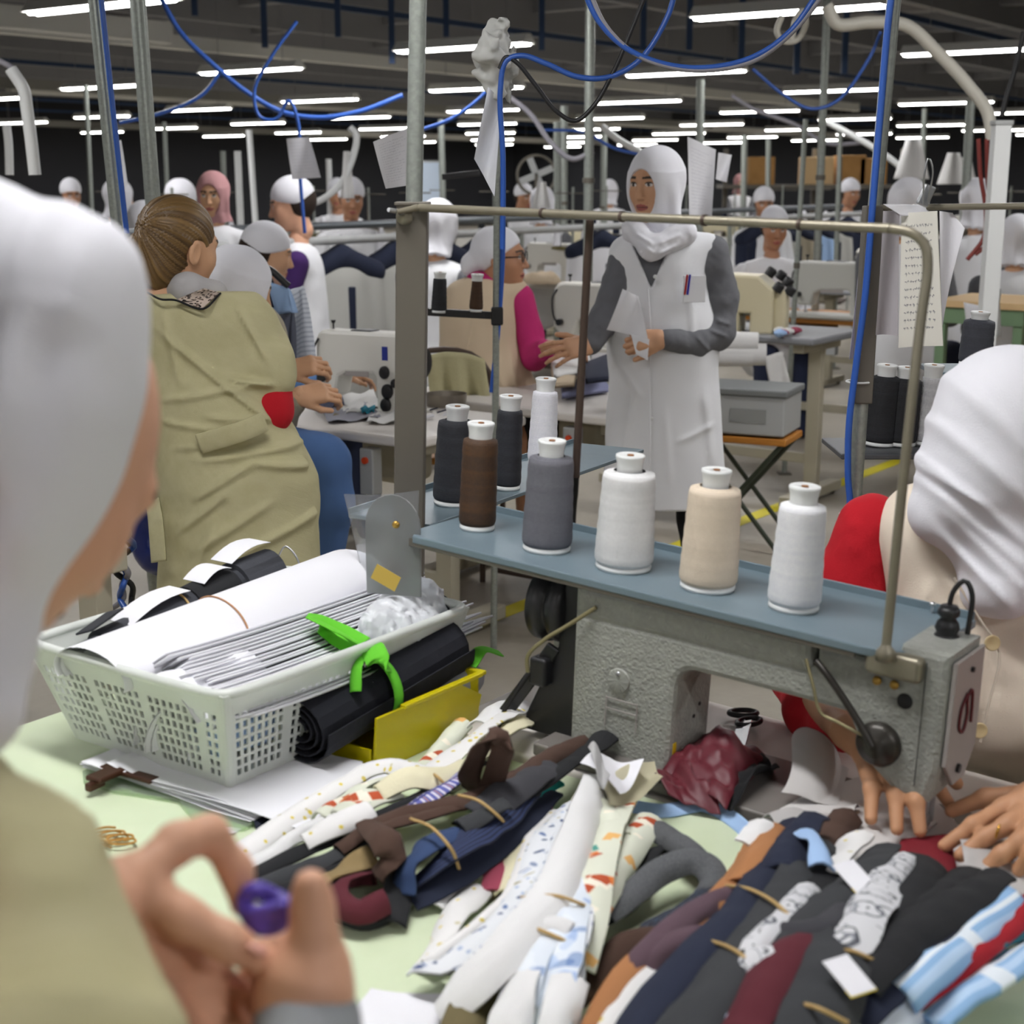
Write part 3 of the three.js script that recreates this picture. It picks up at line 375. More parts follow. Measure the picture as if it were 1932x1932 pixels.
{
  const A = 'strips in the bundle before the yellow bin', s = (l, m, p, w, o) => fabricStrip(l + ', bundle before the yellow bin', A, m, p, w, o);
  s('long white strip with yellow dots on the left rim', P.dots, [[448, 1622, .01], [560, 1538, .02], [650, 1480, .035], [725, 1445, .05], [790, 1458, .05], [835, 1472, .035]], .036);
  s('short white strip under the dotted one', P.white, [[462, 1645, .008], [530, 1600, .015], [600, 1556, .025], [670, 1545, .03]], .026);
  s('white folded end with dots', P.dots, [[575, 1590, .03], [630, 1560, .045], [700, 1530, .05]], .034);
  s('cream folded piece on top of the dotted strip', P.cream, [[715, 1500, .055], [770, 1470, .07], [835, 1472, .06], [880, 1450, .05]], .045, { arch: .012 });
  s('orange and teal printed end', P.comic, [[640, 1540, .045], [690, 1510, .055], [745, 1500, .05]], .042);
  s('teal printed strip under the cream piece', P.comic, [[600, 1545, .03], [680, 1495, .04], [760, 1470, .045]], .03);
  s('cream strip with yellow flowers leaning to the bin', P.dots, [[800, 1480, .03], [850, 1430, .04], [910, 1385, .05], [965, 1345, .04]], .05, { arch: .01 });
  s('pale cream strip beside the yellow bin', P.cream, [[830, 1500, .03], [890, 1440, .05], [950, 1390, .05], [985, 1360, .03]], .045);
  s('comic print strip against the yellow bin side', P.comic, [[790, 1455, .015], [835, 1410, .02], [875, 1365, .03]], .03);
  s('white crumpled strip at the far end', P.white, [[900, 1370, .04], [945, 1340, .045], [990, 1335, .02]], .04);
  s('long black strip on the lower rim', P.black, [[462, 1662, .012], [560, 1612, .02], [650, 1572, .03], [760, 1525, .045], [860, 1470, .05], [905, 1445, .04]], .032);
  s('charcoal strip at the lower rim', P.charcoal, [[480, 1682, .012], [580, 1640, .02], [690, 1590, .03]], .034);
  s('second black strip under the tan one', P.black, [[520, 1690, .008], [620, 1650, .016], [720, 1600, .024]], .03);
  s('blue and white plaid strip', P.plaid, [[745, 1552, .05], [800, 1517, .062], [850, 1487, .066], [885, 1458, .055]], .032);
  s('dark brown strip standing in a loop', P.brown, [[905, 1500, .05], [885, 1470, .085], [900, 1425, .13], [920, 1390, .16], [938, 1382, .165], [948, 1405, .15], [938, 1450, .11], [925, 1490, .07]], .03, { arch: 0, n: 40 });
  s('long dark brown strip through the bands', P.brown, [[640, 1608, .03], [705, 1560, .05], [790, 1530, .065], [880, 1512, .072], [960, 1480, .07], [1040, 1430, .06], [1100, 1400, .045]], .03);
  s('brown knotted end in the middle', P.brown, [[700, 1560, .06], [728, 1590, .075], [735, 1620, .06], [715, 1650, .04]], .04, { arch: .01 });
  s('second dark brown strip', P.brown, [[690, 1580, .045], [760, 1555, .06], [850, 1530, .065], [930, 1500, .06]], .026);
  s('charcoal velvet strip on the right', P.velvet, [[900, 1545, .06], [950, 1505, .075], [1000, 1470, .075], [1035, 1450, .06]], .046);
  s('long black strip reaching to the belt guard', P.black, [[870, 1570, .04], [960, 1520, .055], [1040, 1465, .06], [1110, 1420, .05], [1160, 1378, .045]], .04);
  s('tan leather strip', P.tan, [[598, 1668, .02], [650, 1640, .035], [705, 1612, .045]], .034, { arch: 0 });
  s('navy denim strip folded over', P.denim, [[760, 1690, .02], [770, 1640, .045], [800, 1605, .06], [860, 1570, .06]], .042);
  s('navy pinstripe strip', P.pinstripe, [[790, 1670, .02], [850, 1610, .055], [920, 1560, .062], [990, 1505, .05]], .05);
  s('dark navy strip under the pinstripe', P.navy, [[770, 1700, .01], [850, 1650, .03], [950, 1575, .04], [1030, 1500, .03]], .05);
  s('black buckle strip crossing the pinstripe', P.charcoal, [[870, 1565, .068], [905, 1545, .076], [950, 1520, .078]], .03);
  s('burgundy strip curled in a loop', P.burgundy, [[720, 1650, .02], [650, 1672, .03], [640, 1700, .03], [680, 1720, .03], [730, 1700, .035]], .03, { roll: .8 });
  s('black loop round the burgundy curl', P.black, [[735, 1640, .012], [640, 1668, .012], [628, 1712, .012], [690, 1738, .012], [755, 1712, .012]], .022, { roll: .9 });
  s('black end pointing at the empty table', P.black, [[760, 1640, .03], [750, 1690, .02], [737, 1748, .008]], .036);
  s('white strip right of the pinstripe', P.white, [[815, 1712, .006], [850, 1670, .012], [905, 1622, .02], [955, 1606, .02]], .034);
  rubberBand('tan rubber band over the brown strips left of its twin', [[775, 1545, .085], [815, 1562, .09], [850, 1600, .075], [868, 1645, .03], [872, 1652, .002]], 'rubber bands'); rubberBand('tan rubber band over the velvet strip', [[865, 1500, .09], [905, 1512, .095], [940, 1540, .08], [957, 1565, .03]], 'rubber bands'); rubberBand('thin tan rubber band on the cream strip', [[805, 1452, .06], [830, 1470, .075], [848, 1490, .06]], 'rubber bands');
}
{
  const A = 'strips in the pale middle bundle', s = (l, m, p, w, o) => fabricStrip(l + ', pale middle bundle', A, m, p, w, o);
  s('teal strip at the upper left', P.teal, [[1040, 1478, .03], [1010, 1505, .03], [960, 1565, .02], [935, 1590, .01]], .04);
  s('rose red strip below the teal one', P.rose, [[1010, 1525, .03], [975, 1560, .03], [955, 1620, .02], [945, 1690, .008]], .05);
  s('cream strip beside the rose one', P.cream, [[990, 1590, .025], [972, 1630, .02], [955, 1690, .01]], .03);
  s('blue flowered strip on the left', P.floral, [[1080, 1530, .04], [1030, 1600, .05], [1000, 1690, .055], [930, 1760, .05], [830, 1830, .03], [800, 1840, .015]], .046, { arch: .01 });
  s('wide white strip through the band', P.white, [[1130, 1480, .04], [1105, 1540, .055], [1080, 1610, .065], [1045, 1690, .07], [960, 1790, .06], [870, 1880, .03], [838, 1915, .01]], .05, { arch: .012 });
  s('white strip with grey and gold print', P.floral, [[1065, 1545, .045], [1045, 1620, .06], [1010, 1690, .066], [940, 1770, .055], [860, 1840, .03]], .035);
  s('slim white strip left of the flowered one', P.dots, [[1050, 1540, .03], [1010, 1580, .04], [985, 1650, .04], [940, 1720, .035], [840, 1800, .02], [805, 1826, .01]], .026);
  s('orange and teal comic strip on the right', P.comic, [[1165, 1520, .03], [1140, 1580, .045], [1115, 1660, .055], [1100, 1740, .05], [1075, 1830, .03]], .055);
  s('second comic strip, frayed end to the right', P.comic, [[1225, 1545, .025], [1190, 1600, .035], [1150, 1660, .045], [1115, 1720, .045]], .04);
  s('comic strip short piece at the top', P.comic, [[1100, 1500, .04], [1150, 1540, .045], [1165, 1580, .04]], .035);
  s('blue watercolour strip in the centre', P.watercolour, [[1085, 1640, .05], [1070, 1720, .06], [1060, 1800, .055], [1040, 1932, .03], [1030, 1990, .02]], .05);
  s('watercolour strip left of the centre', P.watercolour, [[1060, 1680, .055], [1040, 1740, .062], [1000, 1820, .05], [975, 1900, .03]], .045);
  s('watercolour strip with rings', P.floral, [[1090, 1700, .05], [1085, 1780, .05], [1070, 1860, .035], [1060, 1950, .02]], .04);
  s('white strip end at the bottom', P.white, [[990, 1830, .045], [975, 1880, .04], [960, 1950, .025]], .045);
  s('white strip end right of it at the bottom', P.white, [[1075, 1850, .05], [1060, 1900, .045], [1040, 1980, .03]], .04);
  s('olive brown strip at the bottom left', P.olive, [[960, 1820, .03], [910, 1870, .02], [870, 1960, .012]], .05);
  s('white fold crossing under the band', P.white, [[880, 1890, .02], [960, 1800, .045], [1040, 1750, .065], [1075, 1765, .06]], .03);
  s('small flowered end with red flowers', P.dots, [[900, 1680, .01], [860, 1730, .012], [815, 1810, .01], [800, 1830, .006]], .04);
  rubberBand('tan rubber band round the middle of the pale bundle', [[965, 1700, .02], [1000, 1692, .075], [1050, 1690, .08], [1095, 1705, .07], [1110, 1720, .03]], 'rubber bands'); rubberBand('lower tan rubber band on the pale bundle', [[985, 1745, .05], [1020, 1755, .072], [1065, 1775, .066], [1085, 1790, .05]], 'rubber bands');
  s('grey heather strip bent in a bow', P.heather, [[1140, 1730, .02], [1195, 1685, .03], [1255, 1640, .04], [1310, 1625, .045], [1345, 1650, .04], [1335, 1690, .03]], .034, { roll: .35 });
  s('second grey heather strip arching behind', P.heather, [[1225, 1560, .02], [1275, 1590, .035], [1320, 1625, .04], [1345, 1665, .03]], .03, { roll: .4 });
  s('black strip under the heather bow', P.black, [[1130, 1738, .008], [1180, 1710, .01], [1240, 1610, .015], [1290, 1600, .02]], .03);
}
{
  const A = 'strips in the dark bundle at the lower right', s = (l, m, p, w, o) => fabricStrip(l + ', dark bundle at the lower right', A, m, p, w, o);
  s('suede brown strip on the left', P.suede, [[1445, 1590, .03], [1405, 1670, .05], [1340, 1740, .062], [1265, 1800, .06], [1200, 1850, .05], [1150, 1930, .03], [1130, 1980, .02]], .05, { arch: .01 });
  s('plum strip arching over the suede one', P.plum, [[1400, 1690, .06], [1330, 1720, .07], [1260, 1770, .075], [1210, 1820, .06], [1190, 1870, .04]], .034);
  s('second plum strip', P.plum, [[1410, 1780, .07], [1330, 1770, .08], [1260, 1790, .075], [1215, 1850, .05], [1190, 1930, .03]], .03);
  s('dark tweed strip at the left rim', P.tweed, [[1370, 1690, .03], [1300, 1720, .035], [1240, 1760, .03], [1235, 1780, .02]], .045);
  s('brown strip pointing at the pale bundle', P.brown, [[1260, 1765, .03], [1190, 1780, .025], [1120, 1840, .015], [1080, 1880, .008]], .035);
  s('cream printed end of the suede strip', P.dots, [[1215, 1830, .055], [1180, 1880, .045], [1150, 1960, .03]], .04);
  s('broad navy strip', P.navy, [[1500, 1560, .05], [1460, 1640, .07], [1400, 1740, .085], [1310, 1830, .085], [1230, 1920, .07], [1190, 1990, .06]], .055, { arch: .012 });
  s('blue navy strip beside the broad one', P.navy, [[1480, 1580, .04], [1440, 1680, .07], [1360, 1780, .08], [1270, 1880, .07], [1210, 1960, .06]], .045);
  s('dark charcoal strip', P.charcoal, [[1540, 1590, .06], [1500, 1680, .085], [1430, 1780, .095], [1350, 1870, .09], [1280, 1960, .08]], .055);
  s('black strip beside the charcoal one', P.black, [[1570, 1620, .06], [1530, 1700, .085], [1470, 1780, .09], [1400, 1860, .085], [1330, 1960, .07]], .05);
  s('suede end sticking up at the back', P.suede, [[1455, 1565, .07], [1425, 1620, .075], [1400, 1670, .065]], .04);
  s('white end beside the suede end', P.white, [[1440, 1558, .075], [1425, 1580, .078], [1410, 1600, .07]], .036);
  s('navy ribbed end at the back', P.navy, [[1530, 1555, .07], [1490, 1600, .08], [1470, 1650, .08]], .05, { arch: .014 });
  s('light blue tag strip on the navy ones', P.lightBlue, [[1520, 1575, .09], [1545, 1605, .095], [1550, 1640, .09]], .03);
  s('brown strip at the back lying on the white cloth', P.brown, [[1600, 1540, .035], [1575, 1575, .045], [1550, 1610, .05]], .04);
  s('white speckled strip with a yellow mark', P.dots, [[1620, 1580, .05], [1590, 1620, .065], [1555, 1660, .07]], .04);
  s('grey ink print strip', P.ink, [[1530, 1680, .09], [1480, 1730, .1], [1420, 1790, .1], [1390, 1830, .09]], .03);
  s('second ink print strip', P.ink, [[1460, 1800, .1], [1430, 1810, .1], [1400, 1840, .095]], .04);
  s('charcoal strip with the upper white tag', P.charcoal, [[1660, 1610, .06], [1625, 1650, .085], [1560, 1720, .1], [1500, 1780, .1], [1450, 1830, .095]], .055);
  s('burgundy satin strip', P.burgundy, [[1540, 1760, .09], [1480, 1820, .1], [1440, 1880, .095], [1390, 1960, .08]], .055, { arch: .014 });
  s('second burgundy strip', P.burgundy, [[1500, 1850, .09], [1460, 1900, .085], [1420, 1970, .075]], .04);
  s('grey patterned strip gathered by a band', P.ink, [[1705, 1640, .06], [1660, 1690, .09], [1625, 1750, .105], [1600, 1795, .1], [1570, 1815, .09]], .06, { arch: .02 });
  s('pale second grey patterned strip', P.ink, [[1680, 1635, .05], [1630, 1690, .08], [1600, 1750, .095], [1590, 1790, .095]], .04);
  s('charcoal strip with the lower white tag', P.charcoal, [[1590, 1780, .1], [1570, 1830, .105], [1560, 1880, .1], [1540, 1930, .09], [1520, 1990, .08]], .07, { arch: .012 });
  s('slim velvet strip between the tags', P.velvet, [[1590, 1720, .1], [1545, 1750, .11], [1500, 1760, .105], [1470, 1760, .1]], .03);
  s('black strip fanning up to the right', P.black, [[1880, 1655, .075], [1830, 1690, .095], [1760, 1740, .105], [1680, 1800, .105], [1620, 1860, .095]], .045);
  s('black strip beside the fanning one', P.black, [[1830, 1650, .06], [1790, 1690, .085], [1730, 1740, .1], [1660, 1800, .1], [1600, 1870, .09]], .045);
  s('black strip curling up at its end', P.black, [[1760, 1635, .06], [1750, 1670, .085], [1700, 1730, .1], [1640, 1790, .1]], .045);
  s('dark charcoal strip curling at the back', P.charcoal, [[1715, 1620, .04], [1680, 1640, .055], [1650, 1680, .07], [1620, 1730, .08]], .035);
  s('brown frayed strip at the right', P.burgundy, [[1900, 1690, .06], [1850, 1720, .075], [1790, 1770, .085], [1730, 1820, .08]], .04);
  s('dark blue strip under the black fan', P.navy, [[1800, 1740, .08], [1740, 1790, .09], [1680, 1850, .085], [1600, 1930, .07]], .05);
  s('petrol navy strip at the bottom', P.denim, [[1760, 1790, .06], [1690, 1860, .07], [1620, 1940, .06]], .045);
  s('white floral end at the bottom', P.watercolour, [[1530, 1860, .085], [1490, 1900, .08], [1460, 1960, .07]], .04);
  s('pale blue end at the bottom', P.skyWhite, [[1400, 1915, .085], [1380, 1940, .08], [1350, 1980, .07]], .04);
  rubberBand('tan rubber band across the navy strips', [[1360, 1670, .06], [1420, 1680, .1], [1470, 1710, .11], [1505, 1745, .1]], 'rubber bands'); rubberBand('tan rubber band across the suede and charcoal strips', [[1310, 1770, .09], [1370, 1785, .105], [1415, 1815, .105], [1442, 1850, .095]], 'rubber bands'); rubberBand('tan rubber band round the grey patterned strip', [[1570, 1795, .1], [1610, 1795, .118], [1655, 1815, .105]], 'rubber bands'); rubberBand('tan rubber band at the bottom of the dark bundle', [[1510, 1893, .1], [1550, 1905, .115], [1600, 1930, .105]], 'rubber bands');
  for (const [x, y, h, l] of [[1613, 1653, .112, 'white tag with yellow rim on the upper charcoal strip'], [1602, 1840, .124, 'white tag with yellow rim on the lower charcoal strip']]) { const p = onY(x, y, TB + h), o = thing('size_tag', l, 'tag', p, { turn: .5 }); o.rotation.x = .35; part(o, 'card', rb(.03, .0015, .044, .004), M.paper); part(o, 'printed_rim', rbAt(.031, .0012, .01, 0, -.0004, .018, .003), mat(0xd8c020)); }
}
{
  const A = 'pale blue folded strips at the lower right corner', s = (l, m, p, w, o) => fabricStrip(l + ' at the lower right corner', A, m, p, w, o);
  s('light blue check strip on top', P.check, [[1920, 1705, .07], [1840, 1765, .085], [1760, 1830, .09], [1700, 1880, .08]], .04, { th: .008 });
  s('dark red strip between the blue checks', P.red, [[1960, 1700, .06], [1880, 1768, .075], [1790, 1835, .082], [1715, 1885, .075]], .03, { th: .005 });
  s('petrol strip under the red one', P.petrol, [[1950, 1740, .055], [1880, 1790, .065], [1790, 1850, .07], [1720, 1900, .06]], .03, { th: .005 });
  s('wide light blue check strip', P.check, [[1980, 1770, .05], [1900, 1825, .06], [1810, 1870, .065], [1740, 1930, .05]], .06, { th: .008 });
  s('white and blue check strip', P.watercolour, [[1760, 1830, .075], [1700, 1885, .07], [1640, 1950, .06]], .055);
  s('pale sky strip', P.skyWhite, [[1800, 1880, .05], [1740, 1930, .045], [1690, 1990, .04]], .05);
}
// ---------------------------------------------------------------- basket and its contents
const bk = { c: st(-.985, TB + .02, .235), w: .42, d: .53, h: .155 };
{
  const o = thing('plastic_basket', 'white latticed plastic basket full of paper and cloth rolls', 'basket', bk.c, { turn: RY });
  const plastic = new THREE.MeshPhysicalMaterial({ color: 0xf0f4ef, roughness: .35, transmission: .3, thickness: 0 }), tap = .045;
  const wall = (L, rows) => { const holes = [], n = floor(L / .0145); for (let r = 0; r < rows; r++) for (let i = 1; i < n - 1; i++) { const x = -L / 2 + (i + .5) * L / n, y = .018 + r * .0155; if (i % 8 === 0) continue; holes.push([[x - .0045, y], [x - .0045, y + .0105], [x + .0045, y + .0105], [x + .0045, y]]); } const g = extrude([[-L / 2, 0], [L / 2, 0], [L / 2, bk.h], [-L / 2, bk.h]], .003, 0, holes), p = g.attributes.position; for (let i = 0; i < p.count; i++) { const y = p.getY(i), f = y / bk.h; p.setX(i, p.getX(i) * lerp(1 - 2 * tap / L, 1, f)); p.setZ(i, p.getZ(i) - tap * (1 - f)); } g.computeVertexNormals(); return g; };
  for (const [L, off, a] of [[bk.w, bk.d / 2, 0], [bk.w, bk.d / 2, PI], [bk.d, bk.w / 2, PI / 2], [bk.d, bk.w / 2, -PI / 2]]) part(o, 'side_wall', wall(L, 7).translate(0, 0, off).rotateY(a), plastic);
  part(o, 'base', rbAt(bk.w - 2 * tap, .004, bk.d - 2 * tap, 0, .002, 0, .001), plastic);
  const rr = [], R = .03; for (const [cx, cz, a0] of [[1, 1, 0], [-1, 1, 90], [-1, -1, 180], [1, -1, 270]]) for (let a = 0; a <= 90; a += 30) { const t = (a0 + a) * PI / 180; rr.push(V(cx * (bk.w / 2 - R) + R * cos(t), bk.h, cz * (bk.d / 2 - R) + R * sin(t))); }
  part(o, 'rim', tube(rr, .0075, 120, 8, true), plastic);
  for (const [sx, sz] of [[1, 1], [-1, 1], [-1, -1], [1, -1]]) part(o, 'corner', between(V(sx * (bk.w / 2 - tap - .004), .004, sz * (bk.d / 2 - tap - .004)), V(sx * (bk.w / 2 - .008), bk.h, sz * (bk.d / 2 - .008)), .008, .01, 10), plastic);
  const clipT = new THREE.MeshStandardMaterial({ color: 0xb3202c, roughness: .5 }); for (const z of [.2, .225]) part(o, 'red_mark', rbAt(.006, .008, .001, -.155, .12, z, .0005).rotateY(.02), clipT);
}
const inB = (x, y, z) => bk.c.clone().add(V(x * MX + z * NX, y, x * MZ + z * NZ));
{
  const grp = 'plotter sheets in the basket', r = rng(41);
  for (let i = 0; i < 24; i++) {
    const x0 = -.06 + i * .007, lift = .19 - i * .0028 + r() * .003, z0 = .25 - r() * .06, z1 = -.27 - r() * .08, tw = (r() - .5) * .006, ln = .105 + i * .0004;
    const g = sheet(8, 10, (u, v) => inB(x0 + ln * u * u + tw * (v - .5) + .003 * sin(v * 6 + 1), .03 + (lift - .03) * u * (1 - .12 * u) - .025 * v * (1 - v) * u, lerp(z0, z1, v)), .0035);
    single('plotter_sheet', g, M.paper, 'curved white plotter sheet standing on edge among its likes in the basket', 'paper', grp, inB(x0, .0, 0));
  }
  const roll = thing('paper_roll', 'thick rolled white paper with a tan rubber band on the basket', 'paper roll', inB(-.06, .14, 0));
  for (let i = 0; i < 5; i++) { const rr = .062 - i * .0035; wpart(roll, 'paper_layer', sheet(18, 8, (u, v) => { const a = -2.0 + u * 3.9 - i * .06; const zz = lerp(.275 - i * .008, -.29 + i * .004, v); return inB(-.055 + rr * 1.25 * sin(a), .145 + rr * .62 * cos(a) + .03 * (v - .3), zz); }, .0009), M.paper); }
  wpart(roll, 'rubber_band', tube(Array.from({ length: 13 }, (_, i) => { const a = -1.9 + i * 3.8 / 12; return inB(-.055 + .064 * 1.27 * sin(a), .146 + .064 * .64 * cos(a) + .003, .02 + .02 * sin(a)); }), .0014, 50, 6), mat(0xb5835a));
  const flap = single('plotter_sheet', sheet(12, 6, (u, v) => inB(.03 + .12 * u, .135 + .03 * sin(u * 3.2) - .03 * u + .004 * sin(v * 9), lerp(.26, .1, v)), .001), M.paper, 'loose white sheet curling over the front rim of the basket', 'paper', grp, inB(.05, .1, .2));
  const dark = thing('fabric_roll', 'charcoal fabric roll with white slips lying at the back of the basket', 'fabric roll', inB(-.165, .13, 0));
  const ax = [inB(-.17, .12, .16), inB(-.165, .165, -.16)], C = cloth(0x3d3f45), C2 = cloth(0x1d1e21);
  wpart(dark, 'rolled_cloth', between(ax[0], ax[1], .033, .036, 22), C); wpart(dark, 'inner_core', between(inB(-.172, .115, .21), ax[0], .022, .026, 18), cloth(0x7d828c)); wpart(dark, 'wrapped_band', between(ax[0].clone().lerp(ax[1], .55), ax[0].clone().lerp(ax[1], .82), .039, .041, 22), C2); wpart(dark, 'end_fold', between(ax[0].clone().lerp(ax[1], .86), inB(-.165, .17, -.2), .044, .04, 22), C);
  wpart(dark, 'rubber_band', tube(Array.from({ length: 12 }, (_, i) => { const c = ax[0].clone().lerp(ax[1], .47), a = i * PI / 6; return c.add(V(.037 * cos(a) * MX, .037 * sin(a), .037 * cos(a) * MZ)); }), .002, 40, 6, true), M.rubberBand);
  const slip = (n, z0, z1, y0, y1, x) => wpart(dark, n, sheet(6, 4, (u, v) => inB(x + .05 * (v - .5), lerp(y0, y1, u) + .01 * sin(u * 3), lerp(z0, z1, u)), .001), M.paper, 'white paper slip'); slip('slip', .12, .0, .155, .182, -.17); slip('slip', -.03, -.09, .188, .2, -.17); slip('slip', -.1, -.19, .205, .222, -.18);
  wpart(dark, 'loose_flap', sheet(6, 4, (u, v) => inB(-.19 + .04 * v, .15 + .02 * u + .014 * v, lerp(.19, .13, u)), .003), C);
  const hook = thing('hanger_hook', 'thin wire hanger hook sticking out of the basket beside the charcoal roll', 'hook', inB(-.11, .13, -.2)); wpart(hook, 'wire', tube([inB(-.11, .13, -.2), inB(-.115, .19, -.215), inB(-.14, .215, -.21), inB(-.15, .195, -.2)], .0016, 30, 6), M.steel);
  for (let i = 0; i < 5; i++) { const p = inB(-.1 + .02 * i, .135 + .008 * (i % 3), -.205 - .008 * (i % 2)); wpart(hook, 'clip', rb(.014, .02, .006, .002).rotateZ(i).rotateY(i * .7).translate(p.x, p.y, p.z), M.steel); }
  const bag = [bone(inB(.14, .14, -.13), inB(.12, .15, -.24), .035, .045), bone(inB(.17, .11, -.16), inB(.15, .12, -.23), .04, .04)], u = union(bag), [lo, hi] = boundsOf(bag, .02);
  single('plastic_bag', fieldMesh((x, y, z) => u(x, y, z) + .006 * noise3(x * 55, y * 40, z * 55) + .004 * noise3(x * 120, y * 120, z * 120), lo, hi, .006), new THREE.MeshPhysicalMaterial({ color: 0xe6e9ee, roughness: .3, transmission: .2, thickness: 0 }), 'crumpled white plastic bag over the right corner of the basket', 'bag', undefined, inB(.2, .1, -.22));
  const scraps = [['light blue folded cloth in the basket', P.lightBlue, .11, .06, .15], ['flowered cloth seen through the basket wall', P.comic, .13, .05, .04], ['charcoal cloth at the bottom of the basket', P.charcoal, .12, .035, -.1]];
  for (const [l, m, x, y, z] of scraps) { const f = bone(inB(x, y, z - .05), inB(x, y, z + .04), .04, .035), [lo, hi] = boundsOf([f], .01); single('folded_cloth', fieldMesh((X, Y, Z) => f(X, Y, Z) + .006 * noise3(X * 40, Y * 90, Z * 40), lo, hi, .008), m, l, 'cloth', 'cloths inside the basket', inB(x, 0, z)); }
}
// ---------------------------------------------------------------- clipboard below the basket
{
  const o = thing('clipboard', 'clear plastic clipboard with a dark brown clip under the basket', 'clipboard', st(-.9, TB, .44), { turn: RY + .06 });
  part(o, 'board', extrude([[-.17, -.16], [.16, -.16], [.16, .08], [.12, .115], [.02, .06], [-.08, .085], [-.14, .085], [-.17, .06]], .003, .001).rotateX(PI / 2).translate(0, .003, 0), new THREE.MeshPhysicalMaterial({ color: 0xe9f2e4, transmission: .85, roughness: .12, thickness: 0 }));
  part(o, 'clip', join([rbAt(.1, .006, .02, -.08, .02, .055, .002), rbAt(.03, .008, .05, -.1, .022, .08, .003), rbAt(.012, .012, .03, -.1, .014, .1, .003)]), mat(0x4a2c1e, { roughness: .4, metalness: .4 }));
  const r = rng(51); for (let i = 0; i < 7; i++) { const a = (r() - .5) * .12, dx = (r() - .5) * .02 + (i > 4 ? .06 : 0), g = sheet(8, 6, (u, v) => V(lerp(-.17, .17, u) + dx, .006 + i * .0022 + (u < .15 ? .012 * (1 - u / .15) * (i / 7) : 0) + .004 * sin(u * 4 + i) ** 2, lerp(-.15, .06, v)), .0008).rotateY(a); const p = single('paper_sheet', g, M.paper, 'white form sheet held on the clear clipboard', 'paper', 'papers on the clipboard'); p.position.copy(o.position); p.rotation.y = RY + .06; }
}
{ // papers and navy cloth right of the clipboard
  const q = (pts, h, m, l, n = 'paper_sheet', c = 'paper', wob = .004) => { const k = onTable(pts.map((p, i) => [p[0], p[1], h + (p[2] || 0)])); single(n, sheet(8, 8, (u, v) => { const a = k[0].clone().lerp(k[1], u), b = k[3].clone().lerp(k[2], u), p = a.lerp(b, v); p.y += wob * sin(u * 4 + v * 3); return p; }, .0012), m, l, c, undefined, k[0].clone()); };
  q([[470, 1520], [545, 1440], [560, 1560], [485, 1575]], .006, P.navy, 'navy cloth corner left of the folded envelope', 'cloth_piece', 'cloth');
  q([[470, 1480], [548, 1405], [600, 1470], [520, 1530]], .012, M.paper, 'white folded paper leaning on the navy roll');
  q([[545, 1360], [580, 1370], [575, 1430], [550, 1400]], .03, P.skyWhite, 'pale blue paper corner beside the navy roll'); q([[420, 1440], [545, 1395], [560, 1440], [440, 1500]], .012, M.paper, 'white sheets sliding from under the basket toward the navy roll');
  q([[270, 1610], [330, 1560], [400, 1562], [330, 1610]], .004, P.ink, 'small printed scrap of paper on the bare green top'); q([[400, 1570], [455, 1560], [430, 1575], [395, 1585]], .004, M.paper, 'tiny white scrap beside the printed one');
  q([[1095, 1440], [1150, 1420], [1215, 1440], [1170, 1500]], .07, M.paper, 'creased white paper slip behind the pale bundle', 'paper_sheet', 'paper', .01); q([[1130, 1490], [1235, 1425], [1250, 1475], [1150, 1520]], .055, P.cream, 'cream tissue slip before the machine column', 'paper_sheet', 'paper', .012); q([[1110, 1410], [1135, 1415], [1150, 1470], [1130, 1480]], .09, P.white, 'small standing white slip beside the black strips', 'paper_sheet', 'paper', .01);
  q([[640, 1960], [700, 1860], [850, 1880], [900, 1990]], .004, M.paper, 'blank white sheet at the bottom edge below the snip'); q([[320, 1990], [345, 1820], [430, 1850], [480, 1990]], .004, M.paper, 'white sheet under the near hands at the bottom');
  for (let i = 0; i < 3; i++) { const c = onY(200 + i * 14, 1580 + i * 6, TB + .003); single('rubber_band', tube(Array.from({ length: 14 }, (_, k) => V(c.x + .022 * cos(k * .9 + i) * (1 - k * .02), c.y + .0015 * k * .5, c.z + .012 * sin(k * .9 + i))), .0016, 50, 6), mat(0xb98a3e), 'loose amber rubber band on the bare green top', 'rubber band', 'loose rubber bands', c); }
  const bl = onTable([[1180, 1520, .002], [1250, 1530, .006], [1330, 1520, .006], [1400, 1560, .004], [1425, 1600, .002]]); single('fabric_strip', ribbon(bl, .022, .003, { roll: .5 }), P.lightBlue, 'pale blue strip along the rounded table corner', 'fabric strip', undefined, bl[2].clone());
}
